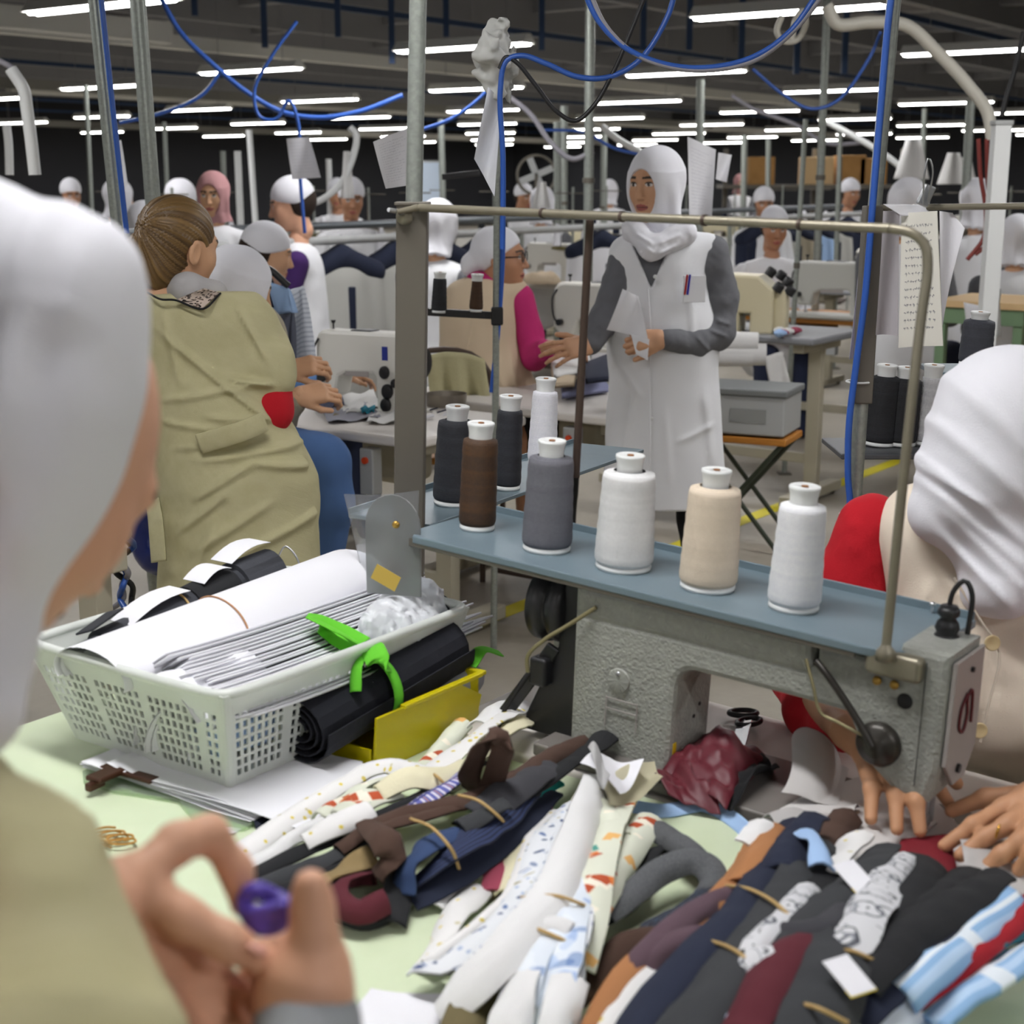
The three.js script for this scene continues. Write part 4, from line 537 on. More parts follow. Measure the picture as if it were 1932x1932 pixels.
// ---------------------------------------------------------------- yellow bin with the tied roll
{
  const c = st(-.8, TB, .135), o = thing('storage_bin', 'yellow plastic stacking bin holding the tied navy roll', 'bin', c, { turn: RY });
  const w = .145, d = .25, h = .085;
  for (const s of [-1, 1]) part(o, 'side_wall', extrude([[-d / 2, 0], [d / 2 - .012, 0], [d / 2, .05], [-d / 2 + .19, h], [-d / 2, h]].map(([a, b]) => [-a, b]), .003, .001).rotateY(-PI / 2).rotateZ(-s * .08).translate(s * (w / 2), 0, 0).rotateY(0), M.yellowBin);
  part(o, 'back_wall', rbAt(w, h, .004, 0, h / 2, -d / 2, .001), M.yellowBin); part(o, 'front_lip', rbAt(w - .01, .035, .004, 0, .0175, d / 2, .001), M.yellowBin); part(o, 'base', rbAt(w, .004, d, 0, .003, 0, .001), M.yellowBin);
  for (const s of [-1, 1]) part(o, 'rim', rbAt(.012, .007, .19, s * (w / 2 + .006), h, -.03, .002), M.yellowBin); part(o, 'rim', rbAt(w + .02, .007, .012, 0, h, -d / 2 - .004, .002), M.yellowBin);
  const N = cloth(0x1b1d26, { bumpMap: softBump, bumpScale: .004 }), roll = thing('fabric_roll', 'dark navy fabric roll tied with a bright green ribbon in the yellow bin', 'fabric roll', st(-.8, TB + .06, .16), { turn: RY });
  const spiral = [], n = 70; for (let i = 0; i <= n; i++) { const a = i * .36, rr = .014 + .044 * i / n; spiral.push([rr * cos(a), rr * sin(a)]); } const back = spiral.slice().reverse().map(([x, y]) => { const l = hypot(x, y) || 1; return [x * (1 - .0022 / l), y * (1 - .0022 / l)]; });
  part(roll, 'rolled_cloth', extrude([...spiral, ...back], .34, 0).scale(1.05, .95, 1).rotateX(.12).translate(0, .036, .01), N); part(roll, 'inner_roll', cyl(.044, .044, .31, 20).rotateX(PI / 2 + .12).translate(0, .036, 0), P.black);
  part(roll, 'loose_end', sheet(8, 6, (u, v) => V(-.05 - .012 * u, .05 - .07 * u, lerp(-.05, .19, v) - .02 * u), .003), P.navy);
  const Gm = cloth(0x62c22c, { sheen: .6 });
  part(roll, 'ribbon_band', new THREE.TorusGeometry(.06, .0035, 8, 30).scale(1.05, .95, 3).translate(0, .034, .03), Gm);
  const loop = (pts, w) => ribbon(pts.map(p => V(...p)), w, .0018, { arch: .004, n: 24, roll: .5 }); part(roll, 'bow_loop', loop([[.01, .098, .04], [-.035, .122, .055], [-.085, .13, .05], [-.065, .112, .03], [-.01, .098, .03]], .042), Gm); part(roll, 'bow_loop', loop([[.012, .098, .04], [.04, .11, .06], [.07, .1, .08], [.05, .088, .055], [.015, .096, .035]], .036), Gm); part(roll, 'bow_tail', loop([[.015, .098, .045], [.035, .09, .09], [.045, .06, .105]], .02), Gm); part(roll, 'ribbon_knot', rb(.02, .018, .02, .006).translate(.012, .098, .04), Gm);
  const r2 = thing('fabric_roll', 'short dark roll lying higher behind the green bow', 'fabric roll', st(-.84, TB + .12, .05), { turn: RY + .1 }); part(r2, 'rolled_cloth', cyl(.05, .046, .16, 26).rotateX(PI / 2 + .3).translate(0, 0, -.02), N); part(r2, 'cloth_end', lathe([[0, .01], [.03, .008], [.045, 0]], 24).rotateX(PI / 2 + .3 + PI).translate(0, .02, -.1), P.navy);
  const gs = st(-.735, TB + .09, -.01); single('ribbon_scrap', ribbon([V(gs.x - .02, gs.y, gs.z), V(gs.x, gs.y + .02, gs.z - .02), V(gs.x + .03, gs.y + .01, gs.z - .03)], .03, .002), Gm, 'green ribbon end sticking out of the far end of the yellow bin', 'ribbon', undefined, gs);
  const gc = st(-.765, TB + .06, .02), f = bone(gc.clone().add(V(-.02, 0, .02)), gc.clone().add(V(.02, 0, -.03)), .028, .026), [lo, hi] = boundsOf([f], .01); single('folded_cloth', fieldMesh((x, y, z) => f(x, y, z) + .004 * noise3(x * 50, y * 50, z * 50), lo, hi, .006), P.grey, 'grey cloth beside the roll in the yellow bin', 'cloth', undefined, gc);
}
// ---------------------------------------------------------------- cloth at the needle
{
  const drape = (name, label, m, quad, hf, nu = 18, nv = 14, th = .0016) => { const k = quad.map(([x, y]) => onY(x, y, TB + .006)); return single(name, sheet(nu, nv, (u, v) => { const a = k[0].clone().lerp(k[1], u), b = k[3].clone().lerp(k[2], u), p = a.lerp(b, v), e = hf(u, v); p.x += e[0] || 0; p.y += e[1]; p.z += e[2] || 0; return p; }, th), m, label, 'cloth', undefined, k[0].clone()); };
  const W = cloth(0xe4e1df);
  drape('sewn_cloth', 'white cloth under the needle of the grey machine', W, [[1440, 1530], [1700, 1450], [1932, 1690], [1560, 1640]], (u, v) => [0, .006 + .012 * sin(u * 5) * sin(v * 3) ** 2 * (u < .5 ? 1 : .25)]);
  drape('sewn_cloth', 'white cloth flap curling up left of the fingers', W, [[1440, 1520], [1500, 1420], [1600, 1465], [1580, 1535]], (u, v) => { const e = sstep(1, .1, v), a = e * 2.6 * sin(.35 + u * 2.3); return [.028 * sin(a), .012 + .03 * (1 - cos(a)), .012 * sin(a)]; }, 20, 16);
  drape('sewn_cloth', 'white rolled edge before the fingers', W, [[1436, 1560], [1620, 1540], [1600, 1600], [1470, 1600]], (u, v) => [0, .01 + .02 * sin(v * PI) + .006 * sin(u * 7)]);
  drape('sewn_cloth', 'right hand white cloth below the ring hand', W, [[1800, 1600], [1990, 1600], [1990, 1720], [1820, 1690]], (u, v) => [0, .025 + .012 * sin(v * 3 + u * 2)]);
  drape('sewn_cloth', 'bright red cloth end below the presser foot', cloth(0x96162a), [[1700, 1600], [1790, 1590], [1810, 1690], [1680, 1650]], (u, v) => [0, .012 + .025 * sin(u * PI) * v]);
  const B = new THREE.MeshPhysicalMaterial({ color: 0x5a1422, roughness: .5, sheen: .6 }); drape('satin_cloth', 'burgundy satin heap at the foot of the machine column', B, [[1235, 1480], [1330, 1412], [1450, 1440], [1370, 1545]], (u, v) => [0, .012 + .05 * sin(u * PI) * sin(v * PI) ** .6 + .012 * noise3(u * 5, v * 4, 1) + .008 * noise3(u * 12, v * 9, 5)], 28, 24, .002); drape('satin_cloth', 'dark lining folded at the edge of the burgundy heap', P.black, [[1340, 1500], [1430, 1440], [1470, 1470], [1380, 1545]], (u, v) => [0, .012 + .03 * sin(u * PI) * v + .01 * noise3(u * 6, v * 6, 9)], 20, 16, .002); drape('satin_cloth', 'burgundy fold nearest the pale slip', B, [[1205, 1490], [1300, 1450], [1360, 1540], [1260, 1525]], (u, v) => [0, .01 + .025 * sin(v * PI) + .012 * noise3(u * 6, v * 5, 3)], 20, 16, .002);
  const sc = thing('scissors', 'black handled scissors lying behind the machine column', 'scissors', onY(1400, 1350, TB + .004)); for (const a of [0, .55]) { const p = onY(1402 + a * 20, 1345 + a * 30, TB + .012); wpart(sc, 'handle', new THREE.TorusGeometry(.022, .0045, 8, 24).scale(1, .6, 1).rotateX(PI / 2).rotateY(a).translate(p.x, p.y, p.z), M.blackPlastic); } const e = onY(1385, 1420, TB + .008); wpart(sc, 'blade', bar(onY(1400, 1355, TB + .01), e, .012, .003, .001), M.steel); wpart(sc, 'blade', bar(onY(1412, 1360, TB + .013), e.clone().add(V(.01, .004, 0)), .012, .003, .001), M.steel);
}
// ================================================================ people
const ell = (x, y, z, cx, cy, cz, rx, ry, rz) => { const a = (x - cx) / rx, b = (y - cy) / ry, c = (z - cz) / rz, k0 = sqrt(a * a + b * b + c * c), a2 = a / rx, b2 = b / ry, c2 = c / rz, k1 = sqrt(a2 * a2 + b2 * b2 + c2 * c2) || 1e-6; return k0 * (k0 - 1) / k1; };
const cap = (x, y, z, a, b, ra, rb) => { const dx = b[0] - a[0], dy = b[1] - a[1], dz = b[2] - a[2], px = x - a[0], py = y - a[1], pz = z - a[2], t = clamp((px * dx + py * dy + pz * dz) / (dx * dx + dy * dy + dz * dz), 0, 1); return hypot(px - dx * t, py - dy * t, pz - dz * t) - lerp(ra, rb, t); };
function headField(x, y, z, ears = true) {
  const X = abs(x); let d = ell(x, y, z, 0, .036, -.014, .074, .088, .094);
  d = smin(d, ell(x, y, z, 0, -.018, .028, .06, .085, .062), .04); d = smin(d, ell(x, y, z, 0, -.066, .036, .046, .045, .048), .03); d = smin(d, hypot(x, y + .098, z - .068) - .016, .03);
  d = smin(d, ell(X, y, z, .037, -.02, .056, .024, .026, .024), .03); d = smin(d, cap(X, y, z, [.008, .032, .086], [.042, .03, .074], .009, .008), .02);
  d = smax(d, -ell(X, y, z, .031, .012, .106, .017, .011, .018), .016); d = smin(d, hypot(X - .031, y - .011, z - .075) - .0128, .004);
  d = smin(d, cap(x, y, z, [0, .016, .089], [0, -.027, .107], .0065, .0115), .013); d = smin(d, ell(X, y, z, .011, -.031, .096, .007, .006, .008), .008);
  d = smin(d, ell(x, y, z, 0, -.0585, .089, .023, .0055, .009), .006); d = smin(d, ell(x, y, z, 0, -.0695, .087, .019, .0065, .009), .006);
  if (ears) { d = smin(d, ell(X, y, z, .078, -.004, -.008, .009, .031, .018), .008); d = smax(d, -ell(X, y, z, .086, -.002, -.004, .006, .02, .01), .006); }
  return smin(d, cap(x, y, z, [0, -.06, -.02], [0, -.125, -.03], .05, .05), .03);
}
function headColour(skin, brow, lip) {
  return (x, y, z) => {
    const X = abs(x); if (z > .06) {
      const ex = (X - .031) / .0135, ey = (y - .0105) / .006; if (ex * ex + ey * ey < 1) return hypot(X - .031, (y - .0105) * 1.1) < .0058 ? [.02, .012, .008] : [.72, .69, .66];
      if (ex * ex + ((y - .013) / .0085) ** 2 < 1.1 && y > .012) return [.035, .02, .014];
      if (X > .012 && X < .053 && abs(y - (.0355 - (X - .03) ** 2 * 5)) < .0042) return brow;
      if ((x / .0245) ** 2 + ((y + .064) / .0115) ** 2 < 1) return abs(y + .0637) < .0016 ? [.1, .03, .025] : lip;
    } return skin;
  };
}
const basis = (fwd, up = V(0, 1, 0)) => { const z = fwd.clone().normalize(), x = up.clone().cross(z).normalize(), y = z.clone().cross(x); return new THREE.Matrix4().makeBasis(x, y, z); };
const place = (m, c) => m.clone().setPosition(c);
function headGeo(M4, skin, { h = .004, s = 1, ears = false, brow = [.03, .018, .01], lip = [.36, .1, .085] } = {}) { const g = fieldMesh((x, y, z) => headField(x, y, z, ears), [-.1, -.18, -.13], [.1, .14, .135], h, headColour(skin, brow, lip)); g.scale(s, s, s); return g.applyMatrix4(M4); }
function limb(list, k = .02) { const o = []; for (let i = 1; i < list.length; i++) { const [x0, y0, d0, r0] = list[i - 1], [x1, y1, d1, r1] = list[i]; o.push(bone(at(x0, y0, d0), at(x1, y1, d1), r0, r1, k)); } return o; }
function limbY(list, k = .02) { return wlimb(list.map(([x, y, Y, r]) => [onY(x, y, Y), r]), k); }
function wlimb(pts, k = .02) { const o = []; for (let i = 1; i < pts.length; i++) o.push(bone(pts[i - 1][0], pts[i][0], pts[i - 1][1], pts[i][1], k)); return o; }
function flesh(bones, skin, h) { const u = union(bones), [lo, hi] = boundsOf(bones, .012); return fieldMesh(u, lo, hi, h, () => skin); }
function garment(bones, h, { wr = .004, wf = [14, 9, 14], folds = [], cut = null, cutK = .006, seed = 0, fn = null } = {}) {
  const u = union(bones), [lo, hi] = boundsOf(bones, .035);
  const fl = folds.map(([a, b, w, hgt]) => { const dx = b.x - a.x, dy = b.y - a.y, L = dx * dx + dy * dy, zb = min(a.z, b.z) - .16; return { w, f: (x, y, z) => { if (z < zb) return 0; const px = x - a.x, py = y - a.y, t = (px * dx + py * dy) / L; if (t < 0 || t > 1) return 0; const q = (px * dy - py * dx) ** 2 / L / (w * w); return q > 9 ? 0 : hgt * exp(-q) * sstep(0, .3, t) * sstep(1, .75, t); } }; });
  return fieldMesh((x, y, z) => { let d = u(x, y, z); if (d > .06 || d < -.06) { if (cut && d > -.06) d = max(d, cut(x, y, z)); else if (cut) d = smax(d, cut(x, y, z), cutK); return d; } d -= wr * (noise3(x * wf[0] + seed, y * wf[1], z * wf[2]) + .45 * noise3(x * wf[0] * 2.3, y * wf[1] * 2.3 + seed, z * wf[2] * 2.3)); for (const q of fl) d -= q.f(x, y, z); if (fn) d = fn(d, x, y, z); if (cut) d = smax(d, cut(x, y, z), cutK); return d; }, lo, hi, h);
}
const plane = (p, n) => { const q = n.clone().normalize(), c = q.dot(p); return (x, y, z) => q.x * x + q.y * y + q.z * z - c; };
// head scarf: shell over the head with a face opening, hanging folds to the shoulders
function scarf(M4, o = {}) {
  const { face = [.058, .088, .07, 0, -.012, .1], drop = .2, wide = .115, h = .006, thick = .012, fold = .004, under = true, s = 1 } = o;
  const f = (x, y, z) => {
    let d = ell(x, y, z, 0, .03, -.016, .08 + thick, .094 + thick, .1 + thick); d = smin(d, ell(x, y, z, 0, -.03, .02, .068 + thick, .088 + thick, .066 + thick), .04);
    const ny = clamp((-y - .03) / drop, 0, 1); if (under) { const r = lerp(.07, wide, ny * ny), q = hypot(x, (z + .012 + .01 * ny) * lerp(1, 1.25, ny)) - r; d = smin(d, max(q, max(y - .02, -y - drop - .02)), .05); }
    if (d < .05) { const a = Math.atan2(x, z + .02); d -= fold * sin(a * 7 + y * 26 + 2 * noise3(x * 8, y * 8, z * 8)) * sstep(.06, -.06, y) + fold * .5 * noise3(x * 24, y * 10, z * 24); if (under) d -= fold * .7 * sin((y - .35 * z) * 80) * sstep(-.07, -.11, y) * sstep(-.02, .05, z); }
    return smax(d, -ell(x, y, z, face[3], face[4], face[5], face[0], face[1], face[2]), .008);
  };
  const g = fieldMesh(f, [-.2, -.28, -.2], [.2, .17, .2], h); g.scale(s, s, s); return g.applyMatrix4(M4);
}
const skinA = lin('#d9a688'), skinB = lin('#bd8c68'), skinC = lin('#d3a480'), skinF = lin('#c99a78'), skinDark = lin('#b07f60');
function person(label, pos, group) { return thing('person', label, 'person', pos, { group }); }
// one hand posed by curl angles: wrist frame m (x thumb side, y fingers, z back of the hand)
function handBones(m, curl = .5, { spread = .06, thumb = [.5, .35], s = 1, side = 1 } = {}) {
  const T = (x, y, z) => V(x * side * s, y * s, z * s).applyMatrix4(m), o = [];
  o.push(bone(T(.02, .01, 0), T(.026, .078, 0), .016 * s, .0145 * s, .012), bone(T(-.018, .01, 0), T(-.024, .074, 0), .016 * s, .013 * s, .02), bone(T(0, .0, 0), T(.002, .08, .002), .018 * s, .015 * s, .02), bone(T(0, -.018, 0), T(0, .012, 0), .022 * s, .022 * s, .02));
  [[.028, .084, .042, .025, .021, .0092], [.009, .088, .047, .029, .022, .0094], [-.01, .085, .043, .027, .021, .009], [-.028, .077, .033, .02, .018, .008]].forEach(([x, y, l1, l2, l3, r], i) => { let a = 0, p = [x, y, 0]; const c = Array.isArray(curl) ? curl[i] : curl, dx = (1.5 - i) * spread; [l1, l2, l3].forEach((l, k) => { a += c * [.7, 1, .8][k]; const q = [p[0] + dx * l * cos(a), p[1] + l * cos(a), p[2] - l * sin(a)]; o.push(bone(T(...p), T(...q), r * s * (1 - k * .08), r * s * (.93 - k * .1), .004)); p = q; }); });
  const t1 = [.032, .028, -.008], a = thumb[0], b = thumb[1], t2 = [t1[0] + .04 * sin(a), t1[1] + .036 * cos(a), -.02], t3 = [t2[0] + .03 * sin(a - b), t2[1] + .032 * cos(a - b), -.03]; o.push(bone(T(.012, .012, -.004), T(...t1), .018 * s, .0135 * s, .014), bone(T(...t1), T(...t2), .0125 * s, .0108 * s, .006), bone(T(...t2), T(...t3), .0108 * s, .0088 * s, .004));
  return o;
}
const wristFrame = (p, fingers, back) => { const y = fingers.clone().normalize(), x = y.clone().cross(back).normalize(), z = x.clone().cross(y); return new THREE.Matrix4().makeBasis(x, y, z).setPosition(p); };

// ---------------------------------------------------------------- woman in the foreground, left
{
  const p = person('woman in white headscarf and khaki smock holding a purple thread snip, nearest the camera', V(-.42, 0, -.78));
  const hc = at(15, 860, .95), Mh = place(basis(V(.42, -.72, -.56)), hc);
  const body = [], sk = skinA;
  const rightHand = [...limb([[100, 1780, .72, .028], [180, 1710, .76, .022], [225, 1675, .785, .018]], .012), ...limb([[262, 1652, .79, .0125], [335, 1590, .815, .0115], [395, 1572, .83, .0105], [445, 1640, .835, .0098], [458, 1705, .83, .0085]], .008), ...limb([[255, 1668, .79, .0135], [350, 1735, .785, .0118], [430, 1778, .785, .011], [497, 1812, .79, .0092]], .008), ...limb([[225, 1715, .79, .014], [320, 1790, .8, .0115], [400, 1850, .81, .0108], [452, 1868, .82, .009]], .01), ...limb([[205, 1740, .78, .014], [300, 1850, .79, .011], [400, 1920, .8, .01], [450, 1935, .81, .009]], .01), ...limb([[180, 1760, .77, .014], [300, 1900, .77, .01], [380, 1970, .78, .009]], .01)];
  const leftHand = [...limb([[572, 1990, .78, .024], [578, 1905, .785, .024], [586, 1850, .79, .023], [596, 1810, .795, .017]], .012), ...limb([[550, 1880, .79, .02], [560, 1835, .792, .017]], .012), ...limb([[590, 1830, .79, .017], [592, 1755, .795, .0128], [589, 1705, .8, .0118], [586, 1670, .8, .0102]], .008), ...limb([[612, 1828, .8, .0145], [556, 1792, .825, .0112], [505, 1800, .835, .0098], [475, 1825, .83, .0088]], .006), ...limb([[612, 1862, .8, .0145], [540, 1842, .83, .0108], [480, 1862, .835, .0096], [455, 1890, .825, .0086]], .006), ...limb([[604, 1898, .8, .0135], [520, 1892, .83, .0102], [462, 1915, .83, .0092]], .006), ...limb([[592, 1930, .79, .012], [515, 1935, .82, .0094], [460, 1960, .82, .0086]], .006)];
  const arms = [...wlimb([[V(-.3, 1.28, -.62), .05], [V(-.42, 1.02, -.6), .04], [at(120, 1760, .72), .03]]), ...wlimb([[V(-.62, 1.28, -.8), .05], [V(-.5, .98, -.62), .04], [at(560, 2080, .74), .03]]), ...wlimb([[V(-.45, 1.3, -.76), .1], [V(-.45, .9, -.74), .13], [V(-.45, .5, -.74), .12], [V(-.45, .08, -.74), .07]])];
  const geo = join([headGeo(Mh, sk, { h: .005 }), flesh(rightHand, sk, .0042), flesh(leftHand, sk, .0042), flesh(arms, sk, .012)]);
  wpart(p, 'body', geo, M.skin);
  for (const [x, y, D, r] of [[489, 1800, .782, 8], [450, 1862, .81, 6]]) { const c = at(x, y, D); wpart(p, 'fingernail', new THREE.SphereGeometry(.0062, 12, 8).scale(1.1, .5, .8).rotateZ(-.5).translate(c.x, c.y + .005, c.z + .004), mat(0xd9a08e, { roughness: .25 })); }
  const sf = [bone(at(-105, 640, .93), at(-122, 760, .91), .106, .105, .05), bone(at(-122, 760, .91), at(-130, 900, .88), .098, .08, .04), bone(at(-130, 900, .88), at(-90, 1180, .84), .08, .036, .04), bone(at(-70, 1150, .84), at(-45, 1340, .8), .042, .028, .04)];
  wpart(p, 'headscarf', garment(sf, .007, { wr: .003, wf: [14, 5, 14], folds: [[at(190, 230, .82), at(60, 1120, .78), .011, .012], [at(120, 230, .8), at(0, 1250, .76), .013, .015], [at(40, 230, .8), at(-40, 1250, .76), .013, .013], [at(235, 230, .84), at(150, 950, .82), .009, .009], [at(80, 230, .8), at(50, 700, .78), .012, .008], [at(-20, 230, .8), at(-30, 1000, .78), .012, .012]] }), M.white);
  const sm = [bone(at(-235, 1490, .82), at(-165, 1570, .8), .03, .05, .05), bone(at(-165, 1570, .8), at(-95, 1800, .74), .052, .085, .04), bone(at(-95, 1800, .74), at(-60, 2080, .68), .085, .115, .04), bone(V(-.46, 1.0, -.74), V(-.46, .5, -.74), .17, .21, .06)];
  wpart(p, 'smock', garment(sm, .009, { wr: .005, wf: [9, 14, 9], folds: [[at(-300, 1460, .7), at(460, 1760, .68), .016, .004], [at(-300, 1640, .62), at(500, 1900, .62), .018, .005], [at(-300, 1790, .58), at(520, 2010, .6), .016, .005]], cut: plane(V(0, .52, 0), V(0, -1, 0)) }), M.khaki);
  wpart(p, 'left_sleeve', garment([bone(at(582, 1935, .78), at(572, 2150, .72), .031, .045)], .006, { wr: .002, wf: [30, 30, 30] }), cloth(0x85888b)); 
  const snip = thing('thread_snip', 'small purple plastic thread snip held between the near hands', 'snip', at(505, 1720, .82)); const pur = mat(0x5a48b0, { roughness: .35 });
  wpart(snip, 'handle', tube([at(462, 1700, .82), at(482, 1680, .82), at(520, 1695, .82), at(548, 1715, .815), at(525, 1745, .81), at(492, 1750, .81), at(468, 1725, .815)], .0055, 60, 8, true), pur); wpart(snip, 'grip', bar(at(470, 1735, .81), at(545, 1722, .81), .016, .008, .003), pur); wpart(snip, 'blade', bar(at(545, 1715, .815), at(625, 1700, .82), .006, .002, .0008), M.steel);
}
// ---------------------------------------------------------------- seated seamstress at the near machine
{
  const p = person('seated woman in white headscarf, cream waistcoat and red sleeves at the near machine', V(.9, 0, -2.3));
  const hc = at(1895, 835, 2.2), Mh = place(basis(V(.86, -.36, .38)), hc), sk = skinB;
  const lh = [...limbY([[1600, 1380, .845, .026], [1645, 1415, .842, .024], [1675, 1440, .838, .018]], .014), ...limbY([[1632, 1425, .838, .0155], [1645, 1488, .825, .0105], [1643, 1545, .795, .0085]], .008), ...limbY([[1664, 1428, .84, .016], [1690, 1500, .826, .0105], [1692, 1564, .793, .0086]], .008), ...limbY([[1692, 1435, .84, .015], [1728, 1510, .826, .0105], [1736, 1568, .793, .0085]], .008), ...limbY([[1705, 1432, .84, .014], [1765, 1478, .828, .0095], [1790, 1515, .795, .008]], .008), ...limbY([[1690, 1420, .845, .015], [1770, 1440, .832, .0115], [1805, 1478, .8, .0092]], .01)];
  const rh = [...limbY([[2060, 1480, .85, .03], [1985, 1500, .842, .03], [1935, 1520, .835, .022]], .02), ...limbY([[1945, 1508, .838, .018], [1895, 1524, .832, .0122], [1838, 1556, .818, .0104], [1782, 1596, .79, .0086]], .008), ...limbY([[1950, 1530, .834, .018], [1902, 1556, .828, .0116], [1858, 1580, .812, .0102], [1812, 1614, .79, .0085]], .008), ...limbY([[1962, 1552, .832, .018], [1925, 1588, .824, .0113], [1890, 1612, .808, .01], [1860, 1636, .79, .0085]], .008), ...limbY([[1978, 1565, .83, .016], [1948, 1615, .818, .0102], [1922, 1642, .793, .0085]], .008), ...limbY([[1935, 1500, .835, .014], [1860, 1505, .825, .0112], [1795, 1530, .8, .009]], .01)];
  const torso = wlimb([[at(1890, 960, 2.28), .06], [at(1870, 1200, 2.3), .13], [V(.93, .62, -2.32), .14]]).concat(wlimb([[at(1670, 1020, 2.34), .05], [at(1520, 1285, 2.32), .035], [onY(1600, 1380, .845), .025]]), wlimb([[V(1.12, 1.04, -2.25), .05], [V(1.1, .88, -2.1), .04], [onY(2060, 1480, .85), .03]]), wlimb([[V(.86, .56, -2.34), .08], [V(.62, .56, -2.05), .065], [V(.6, .1, -2.1), .045]]), wlimb([[V(1.02, .56, -2.34), .08], [V(.85, .56, -1.95), .065], [V(.84, .1, -2.0), .045]]));
  wpart(p, 'body', join([headGeo(Mh, sk, { h: .004 }), flesh(lh, sk, .003), flesh(rh, sk, .003), flesh(torso, sk, .012)]), M.skin);
  const rp = onY(1882, 1568, .82); wpart(p, 'ring', new THREE.TorusGeometry(.0122, .0016, 8, 24).rotateY(1.1).rotateX(.5).translate(rp.x, rp.y, rp.z), M.goldMetal, 'gold finger ring');
  const Bi = Mh.clone().invert().elements, hood = [bone(at(1905, 795, 2.2), at(1893, 860, 2.2), .113, .116, .04), bone(at(1868, 900, 2.21), at(1845, 965, 2.22), .085, .06, .05), bone(at(1850, 925, 2.2), at(1775, 965, 2.2), .06, .05, .04), bone(at(1870, 990, 2.2), at(1850, 1120, 2.17), .068, .03, .04), bone(at(1930, 980, 2.18), at(1900, 1110, 2.13), .075, .045, .04)], df = (x0, y0, x1, y1, w = .009, h = .007) => [at(x0, y0, 2.1), at(x1, y1, 2.08), w, h];
  wpart(p, 'headscarf', garment(hood, .005, { wr: .0015, wf: [9, 9, 9], folds: [df(1700, 830, 1990, 1070), df(1720, 890, 1980, 1110), df(1730, 760, 2010, 1010, .012), df(1760, 940, 1960, 1140), df(1780, 680, 2030, 950, .014), df(1770, 1000, 1930, 1170, .008), df(1690, 860, 1900, 980, .007, .005)], cut: (x, y, z) => -ell(Bi[0] * x + Bi[4] * y + Bi[8] * z + Bi[12], Bi[1] * x + Bi[5] * y + Bi[9] * z + Bi[13], Bi[2] * x + Bi[6] * y + Bi[10] * z + Bi[14], 0, -.01, .12, .056, .088, .07), cutK: .01 }), M.white);
  const v = [bone(at(1745, 1000, 2.3), at(2000, 990, 2.26), .075, .075, .05), bone(at(1800, 1080, 2.3), at(1810, 1300, 2.26), .11, .115, .06), bone(at(1940, 1080, 2.27), at(1950, 1320, 2.22), .13, .13, .06), bone(V(.9, .86, -2.3), V(.92, .6, -2.32), .16, .18, .06)];
  const wc = wpart(p, 'waistcoat', garment(v, .007, { wr: .004, wf: [10, 12, 10], folds: [[at(1760, 1080, 2.2), at(1720, 1250, 2.18), .012, .008], [at(1880, 1180, 2.12), at(1840, 1390, 2.1), .01, .007], [at(1790, 1080, 2.16), at(1850, 1200, 2.12), .008, .008], [at(1750, 1300, 2.15), at(1850, 1400, 2.1), .012, .007]], cut: (x, y, z) => .56 - y }), M.cream);
  wpart(wc, 'placket', tube([at(1800, 1090, 2.165), at(1850, 1170, 2.13), at(1885, 1230, 2.105), at(1865, 1330, 2.09), at(1850, 1400, 2.09)], .0022, 30, 6), M.cream); for (const [x, y, D] of [[1872, 1213, 2.105], [1848, 1378, 2.075]]) { const b = at(x, y, D), q = wpart(wc, 'button', lathe([[0, .002], [.008, .002], [.0105, .004], [.0118, .002], [.0118, 0]], 24).rotateX(PI / 2 - .15).translate(b.x, b.y, b.z), mat(0xcdb98c, { roughness: .35 })); }
  const sl = [...limb([[1645, 1000, 2.34, .058], [1600, 1130, 2.34, .062], [1525, 1270, 2.32, .056], [1545, 1338, 2.22, .05], [1592, 1372, 2.1, .036]], .03)]; wpart(p, 'left_sleeve', garment(sl, .006, { wr: .003, wf: [24, 24, 24], folds: [[at(1590, 1150, 2.26), at(1660, 1200, 2.27), .012, .008], [at(1570, 1200, 2.25), at(1650, 1240, 2.26), .01, .006]] }), M.red);
  wpart(p, 'right_sleeve', garment(wlimb([[V(1.12, 1.04, -2.25), .062], [V(1.1, .88, -2.12), .056], [onY(2085, 1474, .855), .04]]), .008, { wr: .003 }), M.red);
  wpart(p, 'trousers', garment(wlimb([[V(.86, .56, -2.34), .1], [V(.62, .56, -2.05), .08], [V(.6, .1, -2.1), .06]]).concat(wlimb([[V(1.02, .56, -2.34), .1], [V(.85, .56, -1.95), .08], [V(.84, .1, -2.0), .06]])), .014, {}), M.black);
  const ch = thing('work_chair', 'plain chair under the seated woman in red sleeves', 'chair', V(.94, 0, -2.36), { turn: RY }); part(ch, 'seat', rb(.4, .04, .4, .01).translate(0, .42, 0), M.wood); for (const [x, z] of [[-.17, -.17], [.17, -.17], [-.17, .17], [.17, .17]]) part(ch, 'leg', rb(.03, .4, .03, .003).translate(x, .2, z), M.darkRod); part(ch, 'backrest', rb(.38, .2, .02, .01).translate(.0, .75, -.2), M.wood); for (const x of [-.17, .17]) part(ch, 'back_post', rb(.03, .42, .02, .003).translate(x, .62, -.19), M.darkRod);
}
